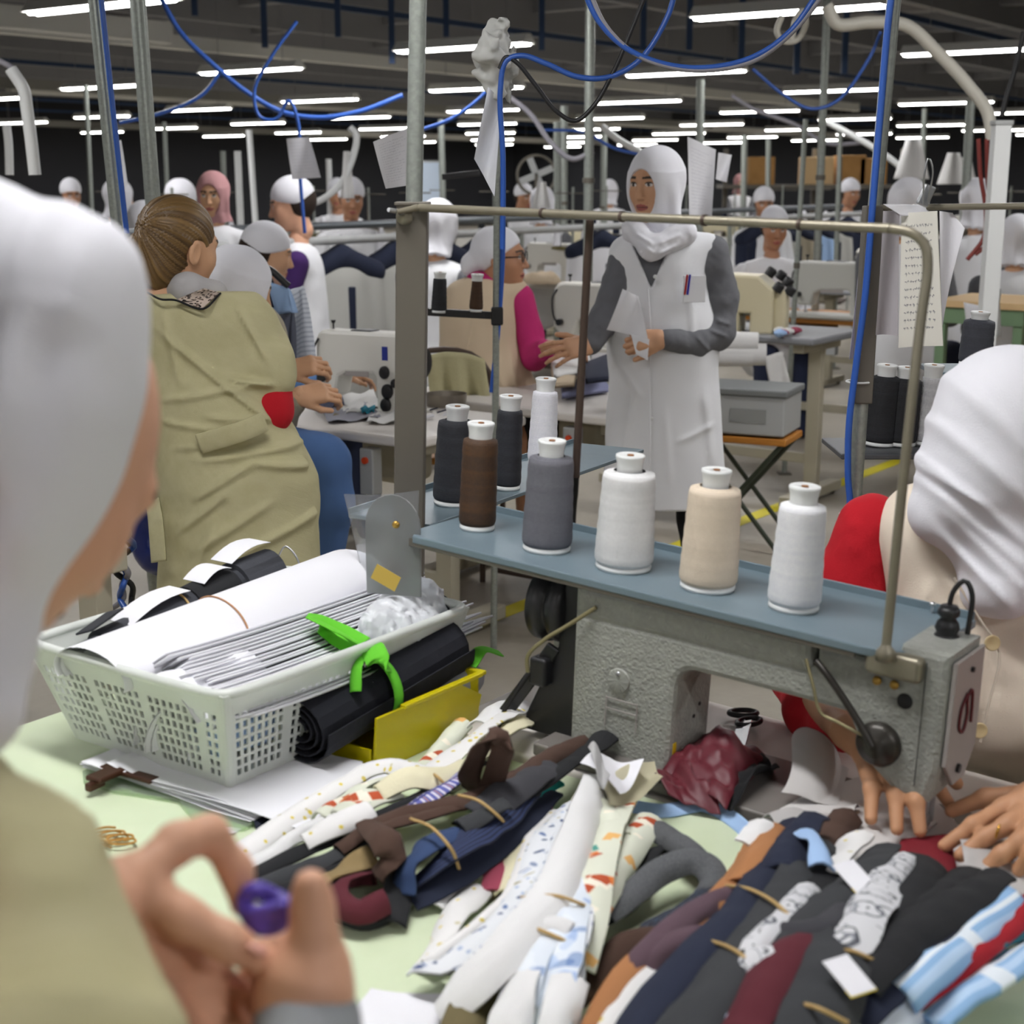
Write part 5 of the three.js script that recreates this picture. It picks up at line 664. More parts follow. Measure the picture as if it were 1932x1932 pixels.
// ---------------------------------------------------------------- woman in the khaki smock, seen from behind
{
  const D = 3.85, p = person('woman in khaki smock with brown hair bun leaning over, seen from behind', V(-.78, 0, -D)), sk = skinC;
  const hc = at(338, 468, D), Mh = place(basis(V(.66, -.16, -.75), V(.12, 1, 0)), hc);
  const B = [...wlimb([[at(350, 540, D), .05], [at(385, 640, D), .11], [at(410, 820, D), .11], [at(450, 960, D), .13]]), ...wlimb([[at(440, 960, D), .09], [at(430, 1200, D), .06], [V(-.72, .08, -3.8), .045]]), ...wlimb([[at(500, 960, D), .09], [at(540, 1200, D), .06], [V(-.58, .08, -3.85), .045]]), ...wlimb([[at(285, 610, D), .05], [at(262, 760, D), .036], [at(275, 800, D + .22), .026]]), ...wlimb([[at(475, 625, D), .05], [at(512, 745, D), .036], [at(500, 780, D + .25), .026]])];
  B.push(...handBones(wristFrame(at(275, 800, D + .22), V(.3, -.2, -1), V(0, 1, 0)), .4), ...handBones(wristFrame(at(500, 780, D + .25), V(0, -.2, -1), V(0, 1, 0)), .5));
  wpart(p, 'body', join([headGeo(Mh, sk, { h: .004, ears: true }), flesh(B, sk, .01)]), M.skin);
  // hair pulled back to a bun
  const Mi = Mh.clone().invert(), bunW = at(258, 488, D - .02), bun = bunW.clone().applyMatrix4(Mi), hv = new THREE.Vector3();
  const hairF = (x, y, z) => { let d = ell(x, y, z, 0, .034, -.018, .084, .098, .104); d = smin(d, ell(x, y, z, 0, -.045, -.06, .066, .075, .058), .03); const fr = plane(V(0, 0, .052), V(0, -.35, 1)); d = smax(d, fr(x, y, z), .012); d = smax(d, -(hypot(abs(x) - .088, (y + .012) * .8, z - .005) - .034), .008); d = smax(d, -y - .115, .01); d = smin(d, ell(x, y, z, bun.x, bun.y, bun.z, .048, .052, .048), .03); d = smin(d, cap(x, y, z, [0, .0, -.09], [bun.x, bun.y, bun.z], .035, .03), .03); const a = Math.atan2(x, y + .02 + .5 * z), r = hypot(x - bun.x, y - bun.y, z - bun.z); d -= .0022 * noise3(a * 16, r * 9, 3) + .0012 * noise3(a * 40, r * 14, 8); if (r < .07) d -= .003 * sin(Math.atan2(y - bun.y, x - bun.x) * 3 + r * 260); return d; };
  const hc1 = lin('#46321a'), hc2 = lin('#86683c'); const hg = fieldMesh(hairF, [-.13, -.16, -.24], [.13, .16, .1], .0035, (x, y, z) => { const a = Math.atan2(x, y + .02 + .5 * z), r = hypot(x - bun.x, y - bun.y, z - bun.z), t = clamp(.5 + .9 * noise3(a * 30, r * 6, 5) * .6, 0, 1); return mixc(hc1, hc2, t); }).applyMatrix4(Mh);
  wpart(p, 'hair', hg, new THREE.MeshPhysicalMaterial({ color: 0xffffff, vertexColors: true, roughness: .5, sheen: .3 }), 'brown hair pulled into a bun');
  const td = hc.clone().sub(bunW).normalize(), tc = bunW.clone().addScaledVector(td, .05); wpart(p, 'hair_tie', new THREE.TorusGeometry(.05, .0125, 10, 28).applyQuaternion(new THREE.Quaternion().setFromUnitVectors(V(0, 0, 1), td)).translate(tc.x, tc.y + .004, tc.z), cloth(0x5a1c52), 'purple hair tie');
  const back = V(0, 0, 1), Dr = [bone(at(305, 600, D), at(465, 618, D), .075, .07, .05), bone(at(372, 610, D), at(385, 740, D), .165, .158, .06, back, 1.35), bone(at(385, 740, D), at(412, 830, D), .158, .165, .06, back, 1.3), bone(at(412, 830, D), at(445, 930, D + .02), .17, .2, .08, back, 1.2), bone(at(445, 930, D), at(462, 1240, D - .02), .2, .235, .08, back, 1.15), ...wlimb([[at(292, 605, D), .07], [at(270, 700, D - .02), .066], [at(256, 785, D - .06), .062]], .04), ...wlimb([[at(472, 620, D), .07], [at(502, 680, D - .01), .066], [at(518, 716, D - .02), .058]], .04)];
  const fz = D - .17, F = (x0, y0, x1, y1, w, h, z = fz) => { const dx = (x1 - x0) * .2, dy = (y1 - y0) * .2; return [at(x0 - dx, y0 - dy, z), at(x1 + dx, y1 + dy, z), w * .95, h * 1.45]; };
  const folds = [F(305, 640, 500, 800, .011, .013), F(300, 760, 470, 735, .01, .008), F(420, 720, 500, 735, .009, .011), F(300, 800, 400, 815, .009, .007), F(390, 790, 490, 800, .01, .008), F(330, 850, 480, 830, .01, .007), F(380, 870, 560, 850, .012, .009), F(370, 940, 470, 880, .011, .01), F(470, 880, 575, 900, .012, .01, D - .2), F(330, 1010, 420, 940, .012, .01, D - .2), F(370, 1040, 500, 960, .013, .009, D - .2), F(420, 1060, 590, 990, .012, .01, D - .2), F(350, 1120, 400, 1000, .014, .01, D - .2), F(440, 590, 490, 680, .009, .009), F(300, 600, 330, 720, .012, .008)];
  const ks = wpart(p, 'smock', garment(Dr, .008, { wr: .004, wf: [10, 14, 10], folds, cut: (x, y, z) => max(.42 - y, plane(at(350, 556, D), V(-.05, 1, -.12))(x, y, z)), cutK: .01 }), M.khaki);
  const belt = [at(375, 838, D - .178), at(420, 825, D - .19), at(460, 812, D - .185), at(500, 795, D - .15)]; wpart(ks, 'belt_tab', ribbon(belt, .05, .005, { up: V(.25, 0, 1).normalize(), roll: 0, arch: .002 }), M.khaki, 'stitched half belt');
  const pk = [at(290, 950, D - .15), at(300, 1030, D - .18)]; wpart(ks, 'pocket', ribbon([at(288, 945, D - .12), at(294, 985, D - .15), at(300, 1060, D - .18)], .05, .005, { up: V(-.5, 0, .9).normalize() }), M.khaki);
  const collar = [bone(at(300, 552, D + .03), at(355, 545, D - .08), .038, .036, .03), bone(at(355, 545, D - .08), at(405, 552, D - .02), .036, .032, .03)]; const kc = wpart(p, 'collar', garment(collar, .005, { wr: .001, cut: (x, y, z) => -(hypot(x - hc.x - .02, z - hc.z) - .052) }), cloth(0xb6b4b4));
  const leo = print(128, 128, (g, w, h) => { fillBg(g, w, h, '#cdbcae'); const r = rng(77); for (let i = 0; i < 60; i++) { g.fillStyle = r() > .4 ? '#1e1714' : '#6b5a4e'; g.beginPath(); g.ellipse(r() * w, r() * h, 4 + r() * 7, 2 + r() * 4, r() * 3, 0, 7); g.fill(); } }, 1, 1);
  const q4 = [[330, 566], [385, 545], [415, 552], [382, 582]].map(([x, y], i) => at(x, y, D - .135 + (i === 2 ? .05 : 0))); wpart(kc, 'collar_patch', sheet(4, 4, (u, v) => q4[0].clone().lerp(q4[1], u).lerp(q4[3].clone().lerp(q4[2], u), v), .004), leo, 'leopard print collar patch'); wpart(kc, 'collar_piping', tube([at(278, 552, D - .1), at(305, 565, D - .14), at(330, 566, D - .14), at(382, 583, D - .142), at(416, 553, D - .09)], .0028, 30, 6), M.black);
  for (const l of [[[516, 722, D - .02, .05], [512, 775, D - .03, .052], [500, 790, D + .06, .046]], [[254, 780, D - .06, .05], [248, 815, D - .08, .044]]]) wpart(p, 'red_sleeve', garment(limb(l, .03), .006, { wr: .002 }), M.red);
}
// ---------------------------------------------------------------- standing woman in white
{
  const D = 5.25, p = person('standing woman in white headscarf and white smock over a grey top, gesturing', V(1.27 * .42, 0, -D)), sk = skinF;
  const hc = at(1236, 350, D), Mh = place(basis(V(-.62, -.1, .78)), hc), cx = at(1250, 600, D).x;
  const B = [...wlimb([[at(1245, 430, D + .02), .05], [at(1250, 560, D), .12], [at(1252, 720, D), .12]]), ...wlimb([[at(1195, 760, D), .09], [at(1170, 960, D), .06], [at(1168, 1180, D), .04]]), ...wlimb([[at(1305, 760, D), .09], [at(1312, 960, D), .06], [at(1330, 1190, D), .04]]), ...wlimb([[at(1175, 480, D), .045], [at(1138, 610, D - .05), .036], [at(1112, 655, D - .12), .026]]), ...wlimb([[at(1345, 480, D), .045], [at(1356, 628, D - .03), .03], [at(1310, 648, D - .1), .026], [at(1250, 640, D - .2), .024]])];
  const h1 = handBones(wristFrame(at(1248, 640, D - .2), V(-1, -.02, .15), V(.1, .35, .9)), [1.15, 1.25, 1.3, 1.35], { thumb: [.5, .2], side: -1 }), h2 = handBones(wristFrame(at(1110, 652, D - .12), V(-.85, -.1, .5), V(.3, .5, .8)), [.35, .45, .5, .55], { thumb: [.7, .2], side: 1, spread: .14 });
  wpart(p, 'body', join([headGeo(Mh, sk, { h: .0032 }), flesh(h1, sk, .004), flesh(h2, sk, .004), flesh(B, sk, .012)]), M.skin);
  wpart(p, 'headscarf', scarf(Mh, { h: .005, drop: .15, wide: .105, thick: .011, fold: .0035, face: [.053, .083, .07, .0, -.018, .1] }), M.white);
  const drape = [bone(at(1195, 432, D - .06), at(1230, 470, D - .13), .04, .035, .03), bone(at(1230, 470, D - .13), at(1290, 440, D - .08), .035, .045, .03), bone(at(1200, 445, D), at(1285, 440, D), .05, .055, .04)]; wpart(p, 'scarf_drape', garment(drape, .006, { wr: .003, wf: [30, 30, 30], folds: [[at(1195, 440, D - .12), at(1235, 462, D - .17), .008, .008], [at(1235, 462, D - .17), at(1290, 440, D - .14), .008, .008], [at(1200, 455, D - .13), at(1238, 482, D - .17), .007, .007], [at(1238, 482, D - .17), at(1285, 460, D - .14), .007, .007]] }), M.white);
  const up = V(0, 0, 1), S = [bone(at(1185, 478, D), at(1335, 474, D), .06, .06, .05), bone(at(1248, 520, D), at(1250, 640, D), .165, .17, .06, up, 1.35), bone(at(1250, 640, D), at(1255, 960, D), .185, .225, .08, up, 1.2)];
  const vneck = (x, y, z) => { const yy = at(1222, 540, D).y; return z > -D - .02 ? (abs(x - at(1224, 500, D).x) - (y - yy) * .42) : 1; };
  const ws = wpart(p, 'smock', garment(S, .008, { wr: .004, wf: [9, 8, 9], folds: [[at(1300, 540, D - .14), at(1310, 660, D - .14), .014, .008], [at(1200, 720, D - .17), at(1170, 900, D - .18), .016, .01], [at(1330, 720, D - .15), at(1350, 900, D - .16), .018, .012], [at(1270, 840, D - .19), at(1360, 800, D - .16), .012, .009], [at(1170, 690, D - .15), at(1215, 760, D - .18), .012, .008], [at(1255, 760, D - .18), at(1265, 930, D - .19), .014, .007]], cut: (x, y, z) => max(at(1255, 945, D).y - y, -vneck(x, y, z)), cutK: .006 }), M.smock);
  wpart(p, 'grey_top', garment([bone(at(1200, 490, D), at(1310, 485, D), .07, .07, .04), bone(at(1250, 530, D), at(1250, 640, D), .15, .14, .05, up, 1.35), ...wlimb([[at(1185, 478, D), .058], [at(1140, 605, D - .05), .05], [at(1116, 648, D - .11), .038]], .03), ...wlimb([[at(1340, 478, D), .066], [at(1358, 560, D), .062], [at(1354, 628, D - .03), .056], [at(1310, 648, D - .1), .048], [at(1256, 641, D - .19), .036]], .03)], .0065, { wr: .0035, wf: [22, 26, 22], folds: [[at(1345, 600, D - .05), at(1375, 610, D), .007, .007], [at(1335, 620, D - .1), at(1372, 635, D - .04), .007, .007], [at(1310, 630, D - .15), at(1340, 665, D - .1), .007, .006]] }), M.grey);
  wpart(ws, 'placket', tube([at(1222, 545, D - .15), at(1227, 620, D - .165), at(1226, 700, D - .175), at(1226, 800, D - .198), at(1226, 930, D - .205)], .003, 40, 6), M.smock); for (const [x, y] of [[1236, 522], [1230, 662], [1229, 790]]) { const b = at(x, y, D - .17); wpart(ws, 'button', lathe([[0, .002], [.006, .002], [.007, 0]], 14).rotateX(PI / 2).translate(b.x, b.y, b.z), M.whitePlastic); }
  const po = at(1310, 545, D - .14); wpart(ws, 'breast_pocket', rb(.08, .09, .006, .002).rotateY(.25).translate(po.x, po.y, po.z), M.smock); for (const [x, c] of [[1294, 0xb01818], [1299, 0x2222a8]]) wpart(ws, 'pen', between(at(x - 2, 556, D - .155), at(x + 3, 518, D - .16), .0035, .0035, 8), mat(c, { roughness: .3 }));
  wpart(p, 'trousers', garment(wlimb([[at(1195, 800, D), .09], [at(1170, 980, D), .06], [at(1166, 1160, D), .05]]).concat(wlimb([[at(1300, 800, D), .09], [at(1310, 980, D), .06], [at(1328, 1170, D), .05]])), .012, {}), M.black);
  for (const [x, y] of [[1165, 1185], [1332, 1195]]) wpart(p, 'shoe', garment([bone(at(x, y, D), at(x - 20, y + 12, D - .12), .035, .03)], .008, { wr: 0 }), M.blackRubber);
  const cl = [[1175, 545], [1205, 560], [1222, 640], [1145, 622]].map(([x, y], i) => at(x, y, D - .22)); const cs = single('cloth_piece', sheet(10, 10, (u, v) => { const q = cl[0].clone().lerp(cl[1], u).lerp(cl[3].clone().lerp(cl[2], u), v); q.z += .015 * sin(u * 5 + v * 3); return q; }, .002), M.paper, 'limp white paper held by the standing woman in white', 'paper', undefined, cl[0].clone()); const c2 = [[1190, 630], [1225, 640], [1222, 680], [1200, 668]].map(([x, y]) => at(x, y, D - .23)); single('cloth_piece', sheet(6, 6, (u, v) => c2[0].clone().lerp(c2[1], u).lerp(c2[3].clone().lerp(c2[2], u), v), .002), M.paper, 'white paper tail hanging below her closed hand', 'paper', undefined, c2[0].clone());
}
// ---------------------------------------------------------------- seated woman with pink sleeves
{
  const D = 6.2, p = person('seated woman with pink sleeves, cream waistcoat, glasses and white cap', V(-.05, 0, -D)), sk = skinDark;
  const hc = at(945, 490, D), Mh = place(basis(V(.96, .02, .2), V(-.1, 1, 0)), hc);
  const B = [...wlimb([[at(925, 545, D), .05], [at(915, 620, D + .02), .085], [at(920, 790, D + .02), .1]]), ...wlimb([[at(985, 565, D), .045], [at(1003, 672, D - .02), .037], [at(1042, 655, D - .2), .025]]), ...wlimb([[at(960, 800, D), .09], [at(1060, 800, D - .4), .07], [at(1060, 1000, D - .4), .05]]), ...wlimb([[at(900, 800, D), .09], [at(1000, 820, D - .4), .07], [at(1000, 1010, D - .4), .05]]), ...handBones(wristFrame(at(1042, 655, D - .2), V(.8, .0, .4), V(0, 1, 0)), .5)];
  wpart(p, 'body', join([headGeo(Mh, sk, { h: .0045, ears: true }), flesh(B, sk, .011)]), M.skin);
  const cp = (x, y, z) => { let d = ell(x, y, z, 0, .04, -.02, .088, .1, .108); d -= .003 * noise3(x * 30, y * 8, z * 30); d = smax(d, plane(V(0, .05, .06), V(0, -.75, .6))(x, y, z), .012); d = smin(d, ell(x, y, z, 0, -.02, -.13, .045, .05, .04), .03); return d; }; wpart(p, 'cap', fieldMesh(cp, [-.12, -.1, -.2], [.12, .16, .12], .006).applyMatrix4(Mh), M.white, 'thin white tied cap');
  const gl = [V(.034, .012, .1), V(-.034, .012, .1)]; for (const q of gl) wpart(p, 'glasses', new THREE.TorusGeometry(.021, .0022, 6, 20).translate(q.x, q.y, q.z).applyMatrix4(Mh), M.eyeMetal); for (const s of [-1, 1]) wpart(p, 'glasses', between(V(s * .056, .014, .095).applyMatrix4(Mh), V(s * .082, .014, 0).applyMatrix4(Mh), .0022), M.eyeMetal);
  const up = V(.15, 0, 1).normalize(), v = [bone(at(872, 560, D), at(972, 552, D), .062, .058, .05), bone(at(905, 600, D), at(905, 740, D), .165, .17, .06, up, 1.3), bone(at(925, 740, D), at(960, 810, D), .19, .2, .06, up, 1.2), bone(at(960, 760, D - .05), at(1000, 800, D - .15), .1, .1, .06)];
  wpart(p, 'waistcoat', garment(v, .009, { wr: .004, wf: [9, 9, 9], folds: [[at(905, 560, D - .17), at(862, 740, D - .18), .01, .006], [at(960, 650, D - .17), at(985, 790, D - .17), .012, .009], [at(940, 700, D - .17), at(970, 800, D - .2), .012, .008]] }), M.beige); wpart(p, 'pink_collar', garment([bone(at(900, 535, D), at(945, 535, D), .05, .05, .03)], .007, { wr: .001 }), M.pink);
  wpart(p, 'pink_sleeve', garment(wlimb([[at(980, 562, D), .062], [at(998, 630, D), .058], [at(1008, 672, D - .03), .054], [at(1028, 662, D - .12), .045]], .03), .007, { wr: .003 }), M.pink);
  wpart(p, 'skirt', garment(wlimb([[at(930, 800, D), .16], [at(1040, 810, D - .4), .12], [at(1040, 1000, D - .4), .1]]), .016, {}), M.black);
  const ch = thing('work_chair', 'chair with a khaki jacket over its back behind the pink sleeved woman', 'chair', V(-.2, 0, -5.95)); const c = [at(806, 668, 5.85), at(915, 675, 5.85), at(925, 762, 5.82), at(815, 758, 5.82)];
  wpart(ch, 'jacket', sheet(16, 10, (u, v) => { const q = c[0].clone().lerp(c[1], u).lerp(c[3].clone().lerp(c[2], u), v); q.z += .03 * sin(u * 15) * v + .05 * (1 - v); q.y += .02 * sin(u * PI) * (1 - v); return q; }, .012), M.khaki, 'khaki jacket'); wpart(ch, 'back_frame', tube([V(-.42, 0, -5.9), V(-.42, .9, -5.92), V(-.12, .9, -5.92), V(-.12, 0, -5.9)], .012, 40, 8), M.darkRod); wpart(ch, 'seat', rb(.42, .03, .4, .01).translate(-.22, .5, -6.1), M.wood); for (const x of [-.4, -.04]) wpart(ch, 'leg', between(V(x, 0, -6.28), V(x, .5, -6.28), .012), M.darkRod);
}
// ---------------------------------------------------------------- seamstress hidden behind the khaki woman
{
  const D = 4.75, p = person('seamstress in white headscarf and jeans half hidden behind the khaki woman', V(-.85, 0, -D)), sk = skinC;
  const hc = at(450, 545, D), Mh = place(basis(V(.8, -.3, -.3)), hc);
  const B = [...wlimb([[at(450, 590, D), .05], [at(450, 680, D), .12], [at(450, 850, D), .14]]), ...wlimb([[at(480, 650, D), .045], [at(520, 800, D - .05), .038], [at(565, 745, D - .1), .028]]), ...wlimb([[at(430, 650, D + .1), .045], [at(500, 770, D + .2), .036], [at(545, 700, D + .1), .026]])];
  const h1 = handBones(wristFrame(at(563, 748, D - .1), V(.9, .15, -.2), V(-.2, .6, .8)), [.8, .9, .9, 1], {}), h2 = handBones(wristFrame(at(545, 698, D + .1), V(.85, .2, .1), V(-.2, .6, .8)), [.9, 1, 1, 1.1], {});
  wpart(p, 'body', join([headGeo(Mh, sk, { h: .005 }), flesh(h1, sk, .004), flesh(h2, sk, .004), flesh(B, sk, .012)]), M.skin); wpart(p, 'headscarf', scarf(Mh, { h: .007, drop: .2, wide: .13, fold: .004 }), M.white);
  wpart(p, 'jumper', garment([bone(at(450, 650, D), at(450, 850, D), .16, .17), ...wlimb([[at(480, 650, D), .06], [at(520, 800, D - .05), .058], [at(555, 755, D - .09), .04]], .03), ...wlimb([[at(430, 650, D + .1), .06], [at(500, 770, D + .2), .05], [at(535, 712, D + .12), .036]], .03)], .009, { wr: .003, wf: [20, 20, 20] }), M.greige);
  wpart(p, 'jeans', garment([...wlimb([[at(470, 860, D), .14], [at(600, 880, D - .15), .1], [at(615, 940, D - .15), .085], [at(600, 1130, D - .1), .06]], .04), ...wlimb([[at(470, 860, D + .1), .13], [at(590, 870, D + .15), .09], [at(600, 1080, D + .15), .06]], .04)], .01, { wr: .005 }), M.denim);
}
// ================================================================ machines, tables and clutter behind
const arcP = (cx, cy, r, a0, a1, n = 6) => Array.from({ length: n + 1 }, (_, i) => { const a = (a0 + (a1 - a0) * i / n) * PI / 180; return [cx + r * cos(a), cy + r * sin(a)]; });
function lockstitch(label, pos, turn, m, { knobs = true, sticker = false, group, side = -1 } = {}) {     // needle at the origin, pillar at -x
  const o = thing('sewing_machine', label, 'sewing machine', pos, { turn, group });
  const prof = [[-.46, 0], [-.46, .26], ...arcP(-.42, .262, .04, 180, 90, 4), [-.02, .3], ...arcP(.02, .262, .04, 90, 0, 4), [.06, .1], [.03, .07], [-.03, .07], [-.05, .14], [-.1, .16], ...arcP(-.26, .125, .04, 90, 180, 5), [-.3, 0]];
  part(o, 'arm', extrude(prof, .085, .014).translate(0, 0, 0), m); part(o, 'bed', rbAt(.6, .02, .18, -.2, -.004, 0, .004), m); part(o, 'face_plate', rbAt(.01, .17, .08, .068, .2, 0, .003), m);
  part(o, 'needle_bar', cyl(.005, .004, .09, 8).translate(.01, .06, 0), M.steel); part(o, 'presser_foot', rbAt(.015, .01, .03, .008, .016, .005, .002), M.steel); part(o, 'hand_wheel', lathe([[0, -.02], [.06, -.02], [.066, 0], [.06, .02], [0, .02]], 24).rotateZ(PI / 2).translate(-.5, .2, 0), M.blackPlastic);
  part(o, 'take_up_lever', tube([V(.05, .28, .06 * side), V(.07, .24, .07 * side), V(.06, .14, .07 * side), V(.04, .11, .06 * side)], .005, 20, 6), M.blackPlastic); part(o, 'tension_dial', cyl(.016, .016, .03, 14).rotateX(PI / 2).translate(.03, .12, .07 * side), M.blackPlastic); part(o, 'thread_post', join([cyl(.004, .004, .05, 8).translate(.01, .32, .0), cyl(.012, .008, .012, 10).translate(.01, .345, 0)]), M.blackPlastic);
  if (knobs) for (const [x, y, r] of [[-.34, .16, .026], [-.355, .085, .03], [-.345, .03, .028], [-.4, .12, .018]]) part(o, 'stitch_dial', lathe([[0, .02], [r * .8, .02], [r, .012], [r, 0]], 20).rotateX(PI / 2 * side).translate(x, y, .057 * side), M.blackPlastic);
  part(o, 'oil_gauge', rbAt(.12, .016, .07, -.18, .312, 0, .006), M.blackPlastic); if (sticker) part(o, 'blue_badge', rbAt(.034, .055, .001, -.34, .235, .0575 * side, .0003), mat(0x1b2c86)); part(o, 'under_plate', rbAt(.14, .03, .004, -.17, .15, .052 * side, .001), M.machineFace);
  return o;
}
function sewTable(label, corner, w, d, m, { turn = RY, legs = M.beigeMetal, group, Y = .78, box = true } = {}) {   // corner = +x +z top corner
  const o = thing('sewing_table', label, 'table', V(corner.x, 0, corner.z), { turn, group });
  part(o, 'tabletop', rb(w, .035, d, .012).translate(-w / 2, Y - .0175, -d / 2), m);
  for (const x of [-.12, -w + .12]) { part(o, 'upright', rb(.07, Y - .1, .05, .004).translate(x, (Y - .05) / 2, -d / 2), legs); const ft = part(o, 'foot', rb(.07, .05, d - .02, .006).translate(x, .045, -d / 2), legs); part(o, 'top_bracket', rb(.06, .05, d * .7, .004).translate(x, Y - .06, -d / 2), legs); for (const z of [-.05, -d + .05]) part(ft, 'caster', cyl(.022, .022, .02, 12).rotateZ(PI / 2).translate(x, .022, z), M.blackRubber); }
  part(o, 'cross_rail', rb(w - .24, .05, .03, .004).translate(-w / 2, .22, -d / 2), legs); if (box) { part(o, 'motor', rb(.2, .16, .18, .03).translate(-w * .3, Y - .14, -d / 2), legs); const sb = part(o, 'switch_box', rb(.06, .16, .05, .006).translate(-.25, Y - .14, -.06), M.greyPlastic); part(sb, 'switch_button', cyl(.012, .012, .01, 12).rotateX(PI / 2).translate(-.25, Y - .1, -.03), mat(0xd8481c)); part(o, 'treadle', rb(.35, .015, .22, .004).rotateX(.25).translate(-w / 2, .1, -d / 2), M.darkRod); }
  return o;
}
const q4 = (c) => (u, v) => c[0].clone().lerp(c[1], u).lerp(c[3].clone().lerp(c[2], u), v);
function hung(name, label, category, c, D, m, { wob = .01, th = .001, n = 8, group, seed = 1 } = {}) { const k = c.map(p => at(p[0], p[1], p[2] || D)), f = q4(k); return single(name, sheet(n, n, (u, v) => { const q = f(u, v); q.z += wob * sin(u * 4 + v * 2 + seed); return q; }, th), m, label, category, group, k[0].clone()); }
const noteMat = (seed, bg = '#dcdce0', ink = '#8d8d98', rows = 16, heavy = 1) => new THREE.MeshStandardMaterial({ roughness: .85, map: canvasTex(192, 256, (g, w, h) => { fillBg(g, w, h, bg); const r = rng(seed); g.strokeStyle = ink; g.lineWidth = heavy; for (let i = 0; i < rows; i++) { const y = h * (.12 + .8 * i / rows), e = w * (.55 + .35 * r()); for (let x = w * .12; x < e; x += 5 + r() * 7) { g.beginPath(); g.moveTo(x, y + (r() - .5) * 4); g.quadraticCurveTo(x + 2, y - 6 * r(), x + 4 + r() * 3, y + (r() - .5) * 5); g.stroke(); } } }) });
// ---- left middle workplace
{
  const c = onY(785, 830, .78), t = sewTable('pale sewing table with the white machine beside the khaki woman', c, 1.15, .62, M.tabletop);
  const f = st(0, 0, 0); const at2 = (x, z) => V(c.x + x * MX + z * NX, .78, c.z + x * MZ + z * NZ);
  lockstitch('white sewing machine with black dials and blue badge, between khaki woman and post', onY(636, 765, .785), RY + PI + .12, M.machWhite, { sticker: true }).scale.set(.74, .9, .9);
  const pl = (l, quad, h, m, n = 'cloth_piece') => { const k = quad.map(([x, y]) => onY(x, y, .78 + h)); single(n, sheet(8, 8, (u, v) => { const q = q4(k)(u, v); q.y += .012 * sin(u * 5 + v * 4) ** 2; return q; }, .003), m, l, 'cloth', undefined, k[0].clone()); };
  pl('navy cloth under the needle of the white machine', [[590, 745], [640, 735], [650, 765], [600, 775]], .015, cloth(0x4b5068)); pl('white sheet before the white machine', [[640, 750], [705, 740], [720, 770], [650, 785]], .008, M.offwhite); pl('grey striped cloth on the pale table', [[605, 770], [690, 760], [720, 790], [620, 800]], .005, cloth(0x9a9aa4)); pl('white cloth right of the dials', [[700, 785], [750, 778], [760, 800], [690, 800]], .006, M.offwhite); pl('teal scrap on the pale table edge', [[680, 772], [708, 770], [706, 780], [684, 782]], .012, cloth(0x1d8298));
  const k = [onY(640, 782, .79), onY(632, 800, .765), at(625, 850, 5.05), at(618, 900, 5.05)]; single('fabric_strip', ribbon(k, .035, .004, { up: V(0, .3, 1) }), cloth(0x857a62), 'taupe strip hanging over the edge of the pale table', 'fabric strip', undefined, k[0].clone());
  const bw = thing('tin_bowl', 'round metal tin on the pale table right of the post', 'tin', onY(842, 765, .78)); part(bw, 'wall', lathe([[.07, 0], [.075, .045], [.078, .046], [.074, .003], [.07, 0]], 24), mat(0x8d857a, { metalness: .6, roughness: .35 })); part(bw, 'base', cyl(.07, .07, .004, 24).translate(0, .002, 0), M.steel); for (let i = 0; i < 14; i++) { const r = rng(300 + i), p = onY(800 + r() * 60, 772 + r() * 18, .785); single('thread_scrap', tube([p, p.clone().add(V(.03, .01, .01)), p.clone().add(V(.05 * r(), .004, -.03))], .003, 12, 5), i % 2 ? M.paper : P.navy, 'curled snippet of cloth beside the metal tin', 'scrap', 'cloth snippets on the pale table', p.clone()); }
}
// ---- workplace of the pink sleeved woman
{
  const c = onY(1175, 790, .78); sewTable('white sewing table before the pink sleeved woman', c, 1.1, .6, M.tabletop); lockstitch('white sewing machine at the standing woman\'s reaching hand', onY(1078, 652, .8), RY + PI + .1, M.machWhite, { knobs: false });
  const pl = (l, quad, Y, m) => { const k = quad.map(([x, y]) => onY(x, y, Y)); single('folded_cloth', sheet(8, 8, (u, v) => { const q = q4(k)(u, v); q.y += .02 * sin(u * 3.1) * sin(v * 3.1); return q; }, .02), m, l, 'cloth', undefined, k[0].clone()); };
  pl('lavender folded cloth on the white table behind the smock', [[1060, 730], [1130, 708], [1150, 735], [1060, 748]], .8, cloth(0x8f93b4)); pl('navy cloth pile beside the white smock', [[1100, 690], [1150, 670], [1150, 715], [1105, 720]], .88, P.navy); pl('white folded cloths before the pink elbow', [[1040, 672], [1110, 660], [1115, 700], [1045, 712]], .86, M.offwhite); pl('beige striped cloth hanging below the pink elbow', [[1040, 690], [1090, 685], [1085, 725], [1045, 728]], .84, M.beige);
}
